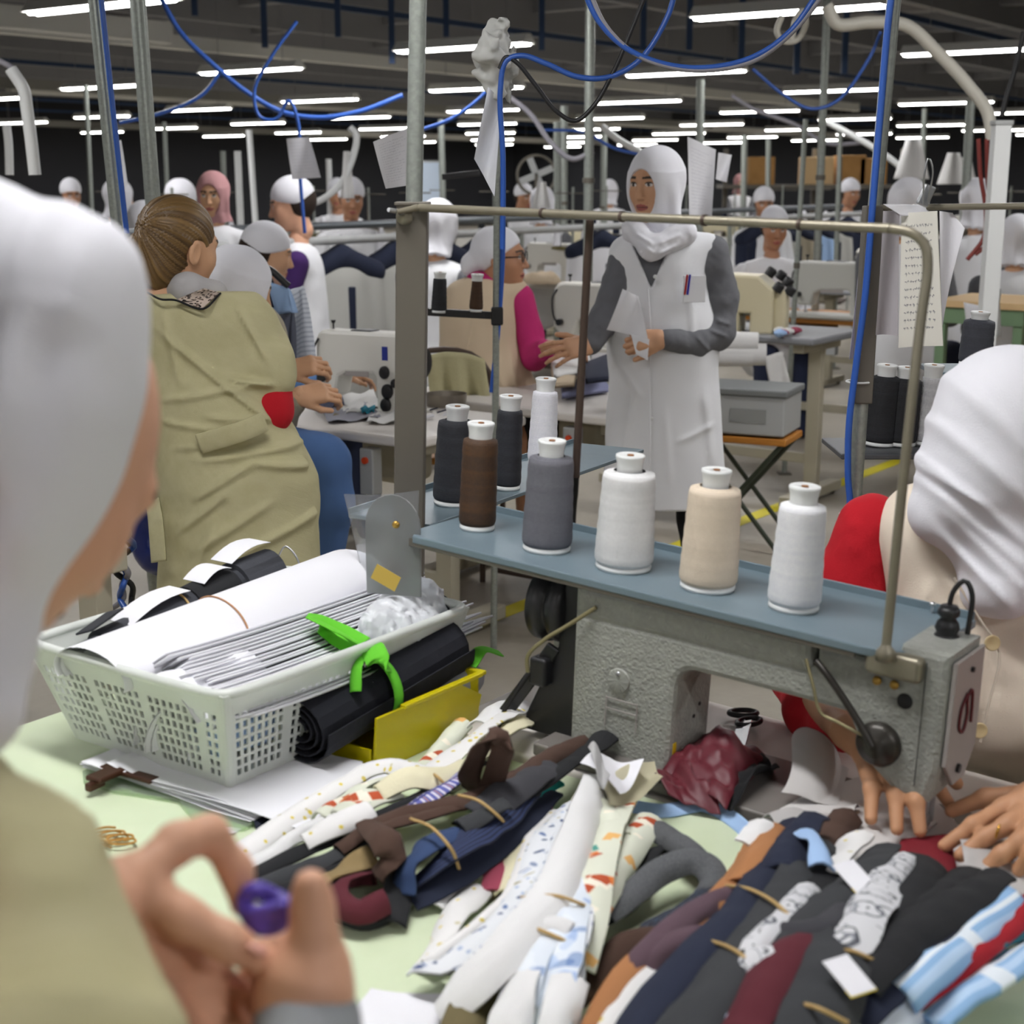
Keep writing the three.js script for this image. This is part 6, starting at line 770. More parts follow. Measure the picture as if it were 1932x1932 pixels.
// ---- right middle workplaces
{
  const c = onY(1535, 640, .86); sewTable('grey topped table on casters right of the standing woman', c, 1.3, .62, M.greyTop, { Y: .86, box: false });
  const o = thing('overlock_machine', 'cream overlock machine with black knobs on the grey topped table', 'sewing machine', onY(1440, 622, .87), { turn: RY + PI + .3 });
  part(o, 'body', extrude([[-.05, 0], [-.05, .2], [.02, .26], [.3, .27], [.3, 0], [.12, 0], [.12, .1], [.04, .1], [.04, 0]], .2, .012), M.machCream); part(o, 'head', rbAt(.07, .2, .12, -.085, .1, 0, .02), M.machCream); part(o, 'cloth_plate', rbAt(.22, .03, .2, .13, .08, .12, .01), M.whitePlastic); part(o, 'yellow_label', rbAt(.08, .05, .002, .18, .06, .113, .0005), mat(0xcfc42a)); part(o, 'red_mark', rbAt(.04, .02, .002, .1, .13, .113, .0005), mat(0xc0402a));
  for (const [x, y, z] of [[-.06, .25, .05], [-.1, .22, .02], [-.02, .27, -.03], [-.12, .18, -.03], [-.07, .2, -.08]]) part(o, 'tension_knob', lathe([[0, .045], [.02, .045], [.026, .035], [.026, 0]], 16).rotateZ(.6).translate(x, y, z), M.blackPlastic);
  const sp = onY(1480, 628, .87); for (let i = 0; i < 6; i++) { const r = rng(400 + i), p = onY(1455 + r() * 50, 622 + r() * 8, .88); single('cloth_snippet', fieldMesh((x, y, z) => hypot(x, y * 1.6, z) - .03 + .008 * noise3(x * 60, y * 60, z * 60), [-.05, -.05, -.05], [.05, .05, .05], .01), [M.offwhite, P.lightBlue, P.rose][i % 3], 'small crumpled snippet on the grey topped table', 'scrap', 'snippets beside the overlock machine').position.copy(p); }
  const c2 = onY(1640, 606, .8); sewTable('wood edged sewing table behind the overlock machine', c2, 1.5, .6, M.wood, { Y: .8 }); lockstitch('old pale grey sewing machine on the wood edged table', onY(1522, 592, .82), RY + PI + .05, mat(0xb9b9b2, { roughness: .4 }), { knobs: false }); 
  const br = onY(1560, 596, .81); single('machine_bed_plate', rb(1.1, .03, .2, .01).rotateY(RY), M.machWhite, 'long white base board under the old grey machine', 'board').position.copy(br);
  // grey case and folding stool
  const b = onY(1408, 770, .62), cs = thing('tool_case', 'grey lidded case standing on the crossed-leg stool', 'case', V(b.x, .52, b.z), { turn: RY + .2 }); part(cs, 'box', rb(.42, .17, .3, .01).translate(0, .09, 0), M.greyPlastic); part(cs, 'lid', rb(.44, .03, .32, .008).translate(0, .19, 0), mat(0x777a7a)); part(cs, 'label_plate', rb(.16, .06, .002, .0005).translate(.05, .09, .152), mat(0x8b8d8b));
  const so = thing('folding_stool', 'dark folding stool with crossed legs behind the standing woman', 'stool', V(b.x, 0, b.z), { turn: RY + .2 }); part(so, 'seat', rb(.44, .03, .3, .006).translate(0, .5, 0), M.wood); for (const z of [-.13, .13]) for (const s of [-1, 1]) part(so, 'leg', between(V(s * .2, .49, z), V(-s * .2, 0.01, z), .011, .011, 8), mat(0x333b2c)); part(so, 'foot_bar', between(V(-.2, .02, -.13), V(-.2, .02, .13), .01), mat(0x333b2c));
  hung('towel', 'white cloth hanging from the grey case', 'cloth', [[1440, 672], [1478, 664], [1492, 735], [1462, 768]], 6.9, M.offwhite, { th: .012, wob: .02 }); for (const [x, y, r] of [[1385, 645, .05], [1400, 668, .055], [1375, 672, .05]]) { const p = at(x, y, 6.9); single('cloth_roll', cyl(r, r * .92, .22, 20).rotateZ(PI / 2).rotateY(RY + .5), M.offwhite, 'rolled white cloth piled on the grey case', 'cloth roll', 'rolled white cloths').position.copy(p); }
}
// ---- garment rail along the aisle
{
  const a = onY(300, 470, 1.26), b = onY(1640, 402, 1.26), o = thing('garment_rail', 'double garment rail of grey pipes running across behind the square post', 'rail', V(a.x, 0, a.z));
  wpart(o, 'lower_pipe', between(a, b, .026, .026, 14), M.greyPlastic); const up = V(-.25, .07, -.2); wpart(o, 'upper_pipe', between(a.clone().add(up), b.clone().add(up), .024, .024, 14), mat(0x6f757a, { roughness: .35, metalness: .5 })); for (const f of [.02, .33, .66, .98]) { const q = a.clone().lerp(b, f); wpart(o, 'stanchion', between(V(q.x, 0, q.z), q, .02, .02, 10), M.galv); }
  const rail = f => a.clone().lerp(b, f);
  const coat = (label, f, off, m, m2, w = .42, h = .72) => { const q = rail(f).add(V(0, -.02, 0)), g = thing('hanging_garment', label, 'garment', q, { turn: RY + off, group: 'garments on the rail' });
    const u = [bone(V(-w * .34, -.2, 0), V(w * .34, -.2, 0), .035, .035, .04), bone(V(0, -.26, 0), V(0, -h, 0), w * .4, w * .5, .05, V(0, 0, 1), 2.8), bone(V(-w * .42, -.22, 0), V(-w * .5, -h * .85, .02), .06, .05, .04), bone(V(w * .42, -.22, 0), V(w * .5, -h * .85, .02), .06, .05, .04)], F = union(u), [lo, hi] = boundsOf(u, .04); part(g, 'coat', fieldMesh((x, y, z) => F(x, y, z) - .012 * noise3(x * 12, y * 3, z * 12), lo, hi, .016), m);
    const s2 = [bone(V(-w * .44, -.17, .0), V(0, -.08, 0), .066, .07, .03), bone(V(w * .44, -.17, .0), V(0, -.08, 0), .066, .07, .03)], F2 = union(s2), [l2, h2] = boundsOf(s2, .03); part(g, 'shoulder_lining', fieldMesh(F2, l2, h2, .014), m2); part(g, 'hanger_hook', tube([V(0, -.04, 0), V(0, .0, 0), V(.02, .03, 0), V(0, .05, 0), V(-.02, .035, 0)], .004, 20, 6), M.steel); part(g, 'lapel', rbAt(.05, .3, .02, .03, -.4, .07, .01), m2); return g; };
  const I = cloth(0xb4b4ae), N = P.navy; coat('off-white coat with navy shoulders, first of the coats left of the post', .14, 1.2, I, N, .5, .9); coat('off-white coat second in the row left of the post', .19, 1.3, I, N, .46, .9); coat('off-white coat with a navy lapel against the square post', .24, 1.2, I, N, .46, .9); coat('navy jacket behind the off-white coats', .28, 1.2, N, N); coat('white garment bag on the rail behind the pink sleeved woman', .44, .9, M.paper, N, .52, .9); coat('pale grey coat beside the white garment bag', .49, 1, M.greyPlastic, N, .44, .8); coat('beige coat on the rail near the standing woman', .53, 1.1, M.beige, N); for (const [f, l, m] of [[.72, 'dark coat on the far stretch of the rail', N], [.76, 'white coat on the far stretch of the rail', I], [.8, 'grey coat on the far stretch of the rail', M.greige], [.85, 'pale blue coat on the far stretch of the rail', P.lightBlue], [.9, 'second white coat far along the rail', I], [.94, 'last dark coat far along the rail', N]]) coat(l, f, 1.1, m, N, .42, .6);
}
// ---- shirts held by the hidden seamstress
{
  const st2 = print(128, 128, (g, w, h) => { fillBg(g, w, h, '#c9ced6'); g.fillStyle = '#a9b0bd'; for (let y = 0; y < h; y += 8) g.fillRect(0, y, w, 3); }, 1, 1);
  hung('hanging_garment', 'striped pale grey shirt hanging beside the khaki shoulder', 'garment', [[520, 560], [570, 540], [592, 680], [540, 690]], 5.2, st2, { th: .03, wob: .03 }); hung('hanging_garment', 'dark grey inside of the striped shirt', 'garment', [[525, 590], [552, 585], [556, 690], [530, 690]], 5.12, cloth(0x5b5f6c), { th: .02, wob: .02 }); hung('hanging_garment', 'pale blue shirt shoulder under the dark hanger', 'garment', [[505, 530], [545, 545], [558, 590], [520, 592]], 5.1, P.lightBlue, { th: .03 }); hung('hanging_garment', 'navy jacket front beside the pale blue shirt', 'garment', [[486, 510], [512, 525], [520, 580], [496, 570]], 5.1, P.navy, { th: .03 });
  const q = [at(470, 515, 5.1), at(500, 505, 5.1), at(545, 540, 5.1)]; single('clothes_hanger', tube(q, .012, 20, 8), M.blackPlastic, 'black clothes hanger over the striped shirt', 'hanger', undefined, q[1].clone());
}
// ---- pattern sheets hanging at the right post
{
  const D = 2.74, hand = new THREE.MeshStandardMaterial({ roughness: .85, map: canvasTex(384, 768, (g, w, h) => { fillBg(g, w, h, '#d9d7cd'); const r = rng(91); g.strokeStyle = '#4a4a55'; g.lineWidth = 2.4; for (let i = 0; i < 14; i++) { const y = h * (.1 + .82 * i / 14); for (let x = w * .12; x < w * .82; x += 20 + r() * 18) { g.beginPath(); g.moveTo(x, y); for (let k = 0; k < 3; k++) g.quadraticCurveTo(x + 5 + k * 6, y - 22 * r(), x + 8 + k * 6, y + (r() - .4) * 12); g.stroke(); } } }) });
  const flip = m => { m.map.repeat.set(1, -1); return m; };
  hung('pattern_sheet', 'cream pattern sheet covered with rows of handwriting, on the crossbar', 'pattern', [[1700, 402, 2.66], [1770, 398, 2.6], [1778, 652, 2.6], [1695, 656, 2.66]], D, flip(hand), { wob: .006, th: .002 }); hung('pattern_sheet', 'grey pattern sheet hanging nearest the taupe post', 'pattern', [[1664, 398], [1700, 398], [1692, 632], [1652, 632]], D - .03, mat(0xaaa6aa, { roughness: .9 })); hung('pattern_sheet', 'plain white pattern sheet at the right of the cream one', 'pattern', [[1770, 398], [1800, 402], [1818, 430], [1772, 650]], D - .12, M.paper); hung('pattern_sheet', 'short white sheet folded over the crossbar', 'pattern', [[1665, 385], [1745, 386], [1752, 405], [1702, 408]], D - .1, M.paper, { wob: .004 }); hung('pattern_sheet', 'narrow lavender strip of paper hanging left of the taupe post', 'pattern', [[1628, 405], [1640, 405], [1625, 675], [1602, 678]], D + .06, mat(0xc3c2d6, { roughness: .9 }));
  const c = thing('bulldog_clip', 'steel clip with wire handles gripping the pattern sheets', 'clip', at(1745, 378, D - .12)); for (const s of [-1, 1]) { wpart(c, 'handle', tube([at(1742, 385, D - .12 + s * .01), at(1744, 330, D - .12 + s * .02), at(1752, 298, D - .12 + s * .02), at(1760, 320, D - .12 + s * .02), at(1750, 380, D - .12 + s * .01)], .0016, 30, 6), M.steel); } wpart(c, 'jaw', bar(at(1738, 388, D - .12), at(1756, 350, D - .12), .02, .012, .003), M.steel);
  const tr = onY(1720, 752, 1.12), t = thing('thread_tray', 'dark thread tray low behind the taupe post', 'thread tray', V(tr.x, 1.05, -3.1)); part(t, 'tray', rb(.46, .012, .2, .003), mat(0x4a4c50, { roughness: .4 })); part(t, 'column', cyl(.012, .012, 1.04, 10).translate(0, -.525, 0), M.galv);
  const B = threadMat('#16171b', '#22242a', 171); const put = (x, m, h, r0, r1, l) => { const p = at(x, 735, 3.1); p.y = 1.058; threadCone('thread_cone', l, p, m, h, r0, r1, { group: 'cones on the dark tray' }); }; put(1664, B, .17, .037, .033, 'black thread cone under the grey pattern sheet'); put(1702, B, .165, .036, .032, 'black thread cone under the cream pattern sheet'); put(1752, threadMat('#b4b5ba', '#d0d0d2', 173), .17, .027, .022, 'pale grey thread cone under the handwriting'); const p2 = at(1838, 690, 3.3); threadCone('thread_cone', 'dark grey thread cone right behind the white headscarf', p2, threadMat('#3c3e46', '#4a4c55', 175), .12, .036, .034); const t2 = thing('thread_tray', 'small tray carrying the dark grey cone behind the headscarf', 'thread tray', V(p2.x, p2.y - .01, p2.z)); part(t2, 'tray', rb(.2, .012, .16, .003), M.steelBlue); part(t2, 'column', cyl(.012, .012, p2.y - .02, 10).translate(0, -p2.y / 2, 0), M.galv);
}
// ---- wooden furniture and green frame at the right
{
  const cb = thing('wooden_cabinet', 'brown wooden cabinet at the right edge behind the headscarf', 'cabinet', V(3.05, 0, -7.6), { turn: RY + PI / 2 }); part(cb, 'side', rb(.5, 1.0, .03, .004).translate(0, .5, .2), M.wood); part(cb, 'side', rb(.5, 1.0, .03, .004).translate(0, .5, -.3), M.wood); part(cb, 'front', rb(.02, .96, .5, .004).translate(-.24, .5, -.05), M.woodDark); part(cb, 'top', rb(.54, .03, .56, .004).translate(0, 1.0, -.05), M.wood);
  const wt = thing('packing_table', 'green steel table with a pale wooden top beside the cabinet', 'table', V(2.55, 0, -7.9), { turn: RY }); part(wt, 'top', rb(.5, .035, .6, .004).translate(0, .98, 0), M.woodPale); for (const [x, z] of [[-.2, .25], [.2, .25], [-.2, -.25], [.2, -.25]]) part(wt, 'leg', rb(.05, .97, .05, .003).translate(x, .485, z), M.greenSteel); part(wt, 'shelf', rb(.46, .03, .56, .004).translate(0, .55, 0), M.woodDark); part(wt, 'apron', rb(.46, .08, .03, .003).translate(0, .92, .27), M.greenSteel); const gp = at(1862, 500, 8.4); part(wt, 'tall_post', rb(.055, 2.2, .055, .003).translate(.18, 1.1, -.28), M.greenSteel);
  hung('paper_bag', 'white paper sack standing between the green table and the cabinet', 'bag', [[1818, 570], [1855, 578], [1862, 640], [1832, 645]], 7.2, M.paper, { th: .03 }); hung('paper_bag', 'pale grey plastic sack beside the white paper one', 'bag', [[1860, 545], [1888, 545], [1885, 635], [1866, 642]], 7.3, M.greyPlastic, { th: .04 });
  for (const [i, pts] of [[0, [[1846, 262], [1850, 330], [1860, 400], [1855, 450], [1825, 490]]], [1, [[1862, 262], [1863, 340], [1870, 410], [1862, 460], [1840, 480]]]]) { const q = pts.map(([x, y]) => at(x, y, 6.8)); single('red_cord', tube(q, .01, 40, 8), M.redHose, ['left one of two dull red cords beside the white column', 'right one of two dull red cords beside the white column'][i], 'cord', undefined, q[0].clone()); }
  const bx = [[1432, 328, 20, .34, .36], [1538, 330, 21, .4, .36], [1600, 320, 20, .36, .38], [1640, 325, 22, .36, .34]]; const tpos = at(1540, 352, 20.6), rk = thing('storage_rack', 'long steel rack holding cartons far behind the standing woman', 'rack', V(tpos.x, 0, tpos.z)); part(rk, 'shelf', rb(2.6, .05, .7, .005).translate(0, tpos.y, 0), M.post); for (const x of [-1.2, 0, 1.2]) part(rk, 'upright', rb(.06, tpos.y + .5, .06, .004).translate(x, (tpos.y + .5) / 2, -.2), M.post);
  bx.forEach(([x, y, D, w, h], i) => { const p = at(x, 352, 20.6); const o = thing('cardboard_box', ['brown carton at the left end of the far rack', 'pale carton in the middle of the far rack', 'brown carton just left of the blue hose', 'brown carton right end of the far rack'][i], 'carton', V(p.x, tpos.y + .026, p.z)); part(o, 'box', rb(w, h, .4, .006).translate(0, h / 2, 0), i === 1 ? M.woodPale : M.carton); part(o, 'tape', rb(.05, .004, .402, .001).translate(0, h, 0), M.woodPale); });
}
// ---- stands seen under the basket rim at left
{
  const o = thing('machine_stand', 'beige machine stand legs with a foot bar behind the basket', 'stand', at(180, 1130, 3.5).setY(0)); const p = o.position.clone(); part(o, 'upright', rb(.07, .7, .05, .004).translate(0, .38, 0).rotateY(RY), M.beigeMetal); part(o, 'foot', rb(.07, .05, .6, .006).translate(0, .03, 0).rotateY(RY), M.beigeMetal); part(o, 'upright', rb(.07, .7, .05, .004).translate(-.35, .38, .2).rotateY(RY), M.beigeMetal); part(o, 'top_beam', rb(.6, .06, .05, .006).translate(-.2, .72, 0).rotateY(RY), M.beigeMetal);
  for (const [i, l] of [[0, 'grey tangled cable'], [1, 'black tangled cable'], [2, 'blue tangled cable']]) { const r = rng(500 + i), q = Array.from({ length: 9 }, (_, k) => at(205 + r() * 40 + i * 6, 960 + k * 24, 3.6 + r() * .1)); single('cable', tube(q, .008, 60, 6), [M.greyCable, M.blackCable, M.blueHose][i], l + ' under the neighbouring table beyond the near headscarf', 'cable', undefined, q[0].clone()); }
  const bz = at(275, 910, 4.3), sk = [bone(bz.clone(), bz.clone().add(V(.03, -.2, 0)), .07, .08)], u = union(sk), [lo, hi] = boundsOf(sk, .03); single('plastic_sack', fieldMesh((x, y, z) => u(x, y, z) + .015 * noise3(x * 20, y * 20, z * 20), lo, hi, .012), mat(0x1a2c78, { roughness: .3 }), 'crumpled dark blue plastic sack behind the khaki smock', 'sack', undefined, bz);
  const bb = thing('cardboard_box', 'open brown carton on the floor behind the clear shield', 'carton', onY(655, 1110, .12).setY(0), { turn: RY }); part(bb, 'box', rb(.3, .16, .26, .004).translate(0, .08, 0), M.carton); part(bb, 'flap', rb(.3, .004, .12, .001).rotateX(-.6).translate(0, .2, .15), M.carton);
}
// ================================================================ poles, hoses, hanging papers
{
  const pole = (label, x0, y0, x1, y1, D, r, m = M.galv, o2 = {}) => { const a = at(x0, y0, D), b = at(x1, y1, D), d = a.clone().sub(b), k = (b.y) / d.y; const foot = b.clone().addScaledVector(d, -k), top = a.y < 3 ? a : a; const o = thing('service_pole', label, 'pole', foot, { group: o2.group }); wpart(o, 'pipe', between(foot, top, r, r, 12), m); wpart(o, 'base_plate', rb(r * 5, .01, r * 5, .002).translate(foot.x, .005, foot.z), M.post); if (o2.hose) wpart(o, 'hose', tube([a.clone().add(V(r * 1.5, 0, r)), a.clone().lerp(b, .5).add(V(r * 1.6, 0, r)), b.clone().add(V(r * 1.8, 0, r))], .008, 30, 8), M.blueHose); wpart(o, 'clamp', cyl(r * 1.25, r * 1.25, .03, 12).translate(lerp(foot.x, top.x, .6), lerp(0, top.y, .6), lerp(foot.z, top.z, .6)), M.post); return o; };
  pole('leaning grey pole with a blue hose, left one of the pair over the hair bun', 175, -20, 222, 440, 4.4, .017, M.galv, { hose: true }); pole('grey channel pole, right one of the pair over the hair bun', 258, -20, 290, 400, 4.6, .024, M.galv);
  pole('straight grey pole rising behind the bent rod left of the white headscarf', 1114, -20, 1110, 400, 9, .028); pole('pale pole above the standing woman beside the hanging sheets', 1322, 150, 1318, 420, 11.5, .03); pole('grey pole left of the taupe post', 1562, -10, 1546, 380, 9.5, .024); pole('thin grey pole between the old machine and the taupe post', 1520, 225, 1496, 620, 8.2, .014); pole('pale pole just left of the red cords', 1832, 190, 1820, 400, 10, .03); pole('thin pole right of the clear blue hose', 1745, 205, 1738, 400, 12, .022);
  pole('thin grey pole above the near headscarf', 162, 160, 172, 380, 11, .018); pole('grey pole behind the hair bun', 420, 285, 424, 420, 16, .03); pole('white pole right of the red scarf', 448, 285, 453, 400, 13, .03, M.whitePlastic); pole('pale pole beside the profile in the white cap', 470, 245, 482, 420, 12, .024, M.whitePlastic); pole('short pale pole behind the cap', 620, 300, 624, 430, 16, .03, M.whitePlastic); pole('thin pole right of the pipe', 832, 225, 836, 400, 15, .03); pole('pale twin pole left of the headscarf', 1052, 230, 1052, 400, 14, .035); pole('second pale twin pole left of the headscarf', 1064, 200, 1064, 400, 15, .035); pole('far pole behind the white headscarf', 1140, 250, 1138, 400, 18, .035); pole('far pole right of the headscarf', 1405, 255, 1402, 400, 18, .035); pole('far pole beside the cartons', 1450, 262, 1448, 400, 18, .03); pole('thin far pole over the old machine', 1586, 240, 1580, 420, 13, .022); pole('far thin pole in the gap at the left', 310, 230, 318, 420, 14, .02);
  const wc = at(1890, 232, 6.6), wb = at(1878, 600, 6.6), cw = thing('service_column', 'square white service column at the right edge', 'column', V(wb.x, 0, wb.z)); wpart(cw, 'shaft', bar(V(wb.x - .04, 0, wb.z), wc, .07, .07, .004), M.whitePlastic); wpart(cw, 'cap', rb(.08, .02, .08, .004).translate(wc.x, wc.y, wc.z), M.greyPlastic);
  const line = (name, label, m, r, D, pts, cat = 'hose') => { const q = pts.map(p => at(p[0], p[1], p[2] || D)); return single(name, tube(q, r, pts.length * 14, 8), m, label, cat, undefined, q[0].clone()); };
  line('air_hose', 'blue hose drooping in a big arc at the top right of the pipe', M.blueHose, .006, 3.2, [[1100, -20], [1130, 40], [1180, 90], [1250, 120], [1330, 128], [1420, 108], [1490, 60], [1548, -20]]); line('cable', 'grey cable hanging along the big blue arc', M.greyCable, .0055, 3.2, [[1110, -20], [1140, 45], [1188, 95], [1255, 124], [1335, 132], [1425, 113], [1500, 55], [1560, -20]], 'cable');
  line('air_hose', 'blue hose looping from the hooked rod up to the ceiling', M.blueHose, .0062, 3.4, [[948, 470], [949, 300], [944, 170], [955, 115], [985, 105], [1030, 120], [1090, 145], [1150, 145], [1210, 110], [1260, 30], [1275, -20]]); line('cable', 'black cable sagging between the hooked rod and the ceiling', M.blackCable, .005, 3.4, [[942, 130], [955, 108], [975, 118], [1010, 160], [1050, 210], [1085, 228], [1120, 200], [1160, 130], [1190, 60], [1222, -20]], 'cable');
  line('air_hose', 'blue hose running down the thin rod beside the white cap', M.blueHose, .009, 5.0, [[949, 330], [948, 480], [944, 560], [936, 660], [928, 740]]); const rp = thing('guide_rod', 'thin grey rod with a small thread tray before the pink sleeved woman', 'rod', V(at(936, 700, 5).x, 0, -5)); wpart(rp, 'rod', between(V(at(930, 760, 5).x, 0, -5), at(940, 120, 5), .012, .012, 10), M.galv); wpart(rp, 'hook', tube([at(940, 125, 5), at(938, 112, 5), at(950, 104, 5), at(962, 112, 5)], .008, 20, 8), M.galv); wpart(rp, 'tray_arm', bar(at(800, 588, 5), at(944, 596, 5), .025, .02, .004), M.blackPlastic); wpart(rp, 'joint', rb(.04, .06, .04, .006).translate(at(938, 596, 5).x, at(938, 596, 5).y, -5), M.blackPlastic);
  const cone2 = (x, y, D, m, h, r0, r1, l) => threadCone('thread_cone', l, at(x, y, D), m, h, r0, r1); cone2(828, 590, 5, threadMat('#16171b', '#22242a', 181), .135, .026, .022, 'black thread cone before the cream waistcoat'); cone2(898, 588, 5, threadMat('#3a2513', '#4a3018', 182), .125, .023, .017, 'dark brown thread cone on the thin rod tray');
  line('air_hose', 'long pale blue hose crossing from the top left under the lamp', M.blueHose, .014, 8.5, [[300, -10], [340, 60], [400, 120], [460, 170], [530, 210], [600, 222], [680, 210], [760, 180]]); line('air_hose', 'blue hose looping down left of the crossing hose', M.blueHose, .011, 9, [[420, 130], [380, 180], [300, 215], [225, 232]]); line('air_hose', 'blue hose hanging in a loop above the white cap', M.blueHose, .0095, 8.2, [[560, 40], [510, 110], [480, 170], [490, 220], [520, 225], [545, 190], [562, 230], [566, 330], [575, 440]]); line('air_hose', 'blue hose bridging left of the square post pipe', M.blueHose, .01, 8, [[795, 245], [850, 225], [900, 190], [925, 165]]); line('air_hose', 'blue hose slanting up to the taupe post', M.blueHose, .008, 7, [[1420, 130], [1480, 180], [1530, 205], [1580, 190], [1640, 110], [1662, 60]]); line('air_hose', 'blue hose dipping toward the white headscarf', M.blueHose, .01, 10, [[1020, 245], [1100, 250], [1160, 280], [1210, 292]]);
  line('conduit', 'bent white conduit curving down at the top right', M.whiteCable, .028, 6.8, [[1560, 10], [1580, 45], [1640, 42], [1710, 48], [1770, 100], [1830, 165], [1862, 210], [1872, 262]], 'conduit'); line('cable', 'cream cable loop under the top lamp', M.whiteCable, .014, 7, [[1475, 30], [1466, 60], [1480, 78], [1505, 74], [1520, 45], [1515, 20], [1500, 40], [1495, 75]], 'cable'); line('cable', 'dark cable dropping from the white conduit', M.blackCable, .012, 7, [[1932, 60], [1915, 130], [1900, 180], [1890, 220]], 'cable');
  line('cable', 'grey cable sagging behind the hanging sheets', M.greyCable, .018, 13, [[1380, 180], [1420, 205], [1500, 235], [1560, 270], [1640, 268]], 'cable'); line('cable', 'grey cable crossing left of the headscarf', M.greyCable, .016, 9, [[950, 175], [1000, 215], [1040, 270], [1080, 300], [1120, 285]], 'cable'); line('conduit', 'white tube end above the near headscarf', M.whitePlastic, .025, 6, [[20, 130], [45, 170], [50, 200], [58, 260], [66, 330]], 'conduit'); line('conduit', 'short white tube at the left edge', M.whitePlastic, .02, 7, [[12, 235], [16, 270], [18, 330]], 'conduit'); line('cable', 'grey cable at the upper left of the near headscarf', M.greyCable, .012, 6, [[-10, 110], [30, 135], [50, 180]], 'cable'); line('conduit', 'white bent tube left of the hanging notes', M.whitePlastic, .022, 10, [[560, 388], [600, 380], [640, 350], [665, 300], [672, 255], [660, 240]], 'conduit'); line('conduit', 'pale tube slanting right of the headscarf\'s sheets', M.whitePlastic, .025, 12, [[1560, 230], [1620, 262], [1680, 300], [1715, 330]], 'conduit'); line('conduit', 'white tube slanting down to the headscarf', M.whitePlastic, .024, 11, [[1135, 238], [1165, 262], [1210, 288]], 'conduit');
  // hanging notes
  const n1 = noteMat(11), n2 = noteMat(12, '#e2e2e8', '#a0a0ac', 10), n3 = noteMat(13, '#d8d8dc', '#9a9aa6', 18); for (const m of [n1, n2, n3]) m.map.repeat.set(1, -1);
  hung('hanging_note', 'large white note sheet hanging left of the galvanised pipe', 'paper', [[705, 268], [775, 238], [782, 348], [728, 356]], 4.2, n1, { wob: .02 }); hung('hanging_note', 'white note sheet hanging above the capped profile', 'paper', [[542, 262], [582, 258], [606, 335], [552, 338]], 7.6, n2, { wob: .03 }); hung('hanging_note', 'long white note sheet behind the left pole', 'paper', [[196, 270], [226, 264], [243, 350], [212, 356]], 6, n3, { wob: .02 }); hung('hanging_note', 'tall written note sheet right of the standing woman\'s headscarf', 'paper', [[1296, 258], [1352, 282], [1342, 412], [1300, 412]], 5.9, n3, { wob: .02 }); hung('hanging_note', 'small white note beside the tall written sheet', 'paper', [[1354, 288], [1382, 292], [1370, 344], [1350, 338]], 6.5, M.paper, { wob: .02 });
  const pl = new THREE.MeshPhysicalMaterial({ color: 0xdfe1e8, roughness: .15, clearcoat: .8, clearcoatRoughness: .1 }); hung('plastic_sleeve', 'shiny white plastic sleeve hanging on the hooked rod', 'sleeve', [[921, 165], [946, 190], [933, 370], [895, 300]], 3.5, pl, { wob: .02, th: .002 }); const pb = at(930, 108, 3.5); single('plastic_bag', fieldMesh((x, y, z) => hypot(x * 1.3, y * .8, z) - .05 + .028 * noise3(x * 26, y * 26, z * 26 + 4) + .014 * noise3(x * 60, y * 60, z * 60), [-.1, -.12, -.1], [.1, .12, .1], .006), mat(0xc9cac6, { roughness: .5 }), 'crumpled pale plastic bag stuck on the hooked rod', 'bag').position.copy(pb); const pb2 = at(948, 140, 3.52); single('plastic_bag', fieldMesh((x, y, z) => hypot(x, y * .7, z) - .035 + .022 * noise3(x * 34, y * 30, z * 34 + 9) + .01 * noise3(x * 70, y * 70, z * 70), [-.08, -.1, -.08], [.08, .1, .08], .007), mat(0xb9bab6, { roughness: .5 }), 'smaller crumpled bag below the first on the hooked rod', 'bag').position.copy(pb2);
  const bar2 = at(870, 332, 6.5); single('tray_arm', bar(at(834, 334, 6.5), at(905, 326, 6.5), .025, .02, .004), M.blackPlastic, 'black tray arm behind the shiny plastic sleeve', 'bracket', undefined, bar2); for (const [x, y, D, w, h, l] of [[1722, 300, 11, .26, .28, 'white cloth sheet hanging far right above the clip'], [1798, 318, 12, .24, .24, 'white sheet hanging far right of the clip'], [1822, 322, 13, .2, .22, 'second white sheet hanging far right'], [1022, 368, 12, .14, .2, 'white cone shaped cover left of the headscarf'], [655, 330, 10, .08, .3, 'narrow white cover hanging left of the large note']]) { const p = at(x, y, D); single('hanging_cloth', sheet(8, 8, (u, v) => V((u - .5) * w * (.4 + .6 * v), -v * h + h / 2, .03 * sin(u * 6)), .01), M.offwhite, l, 'cloth').position.copy(p); }
}
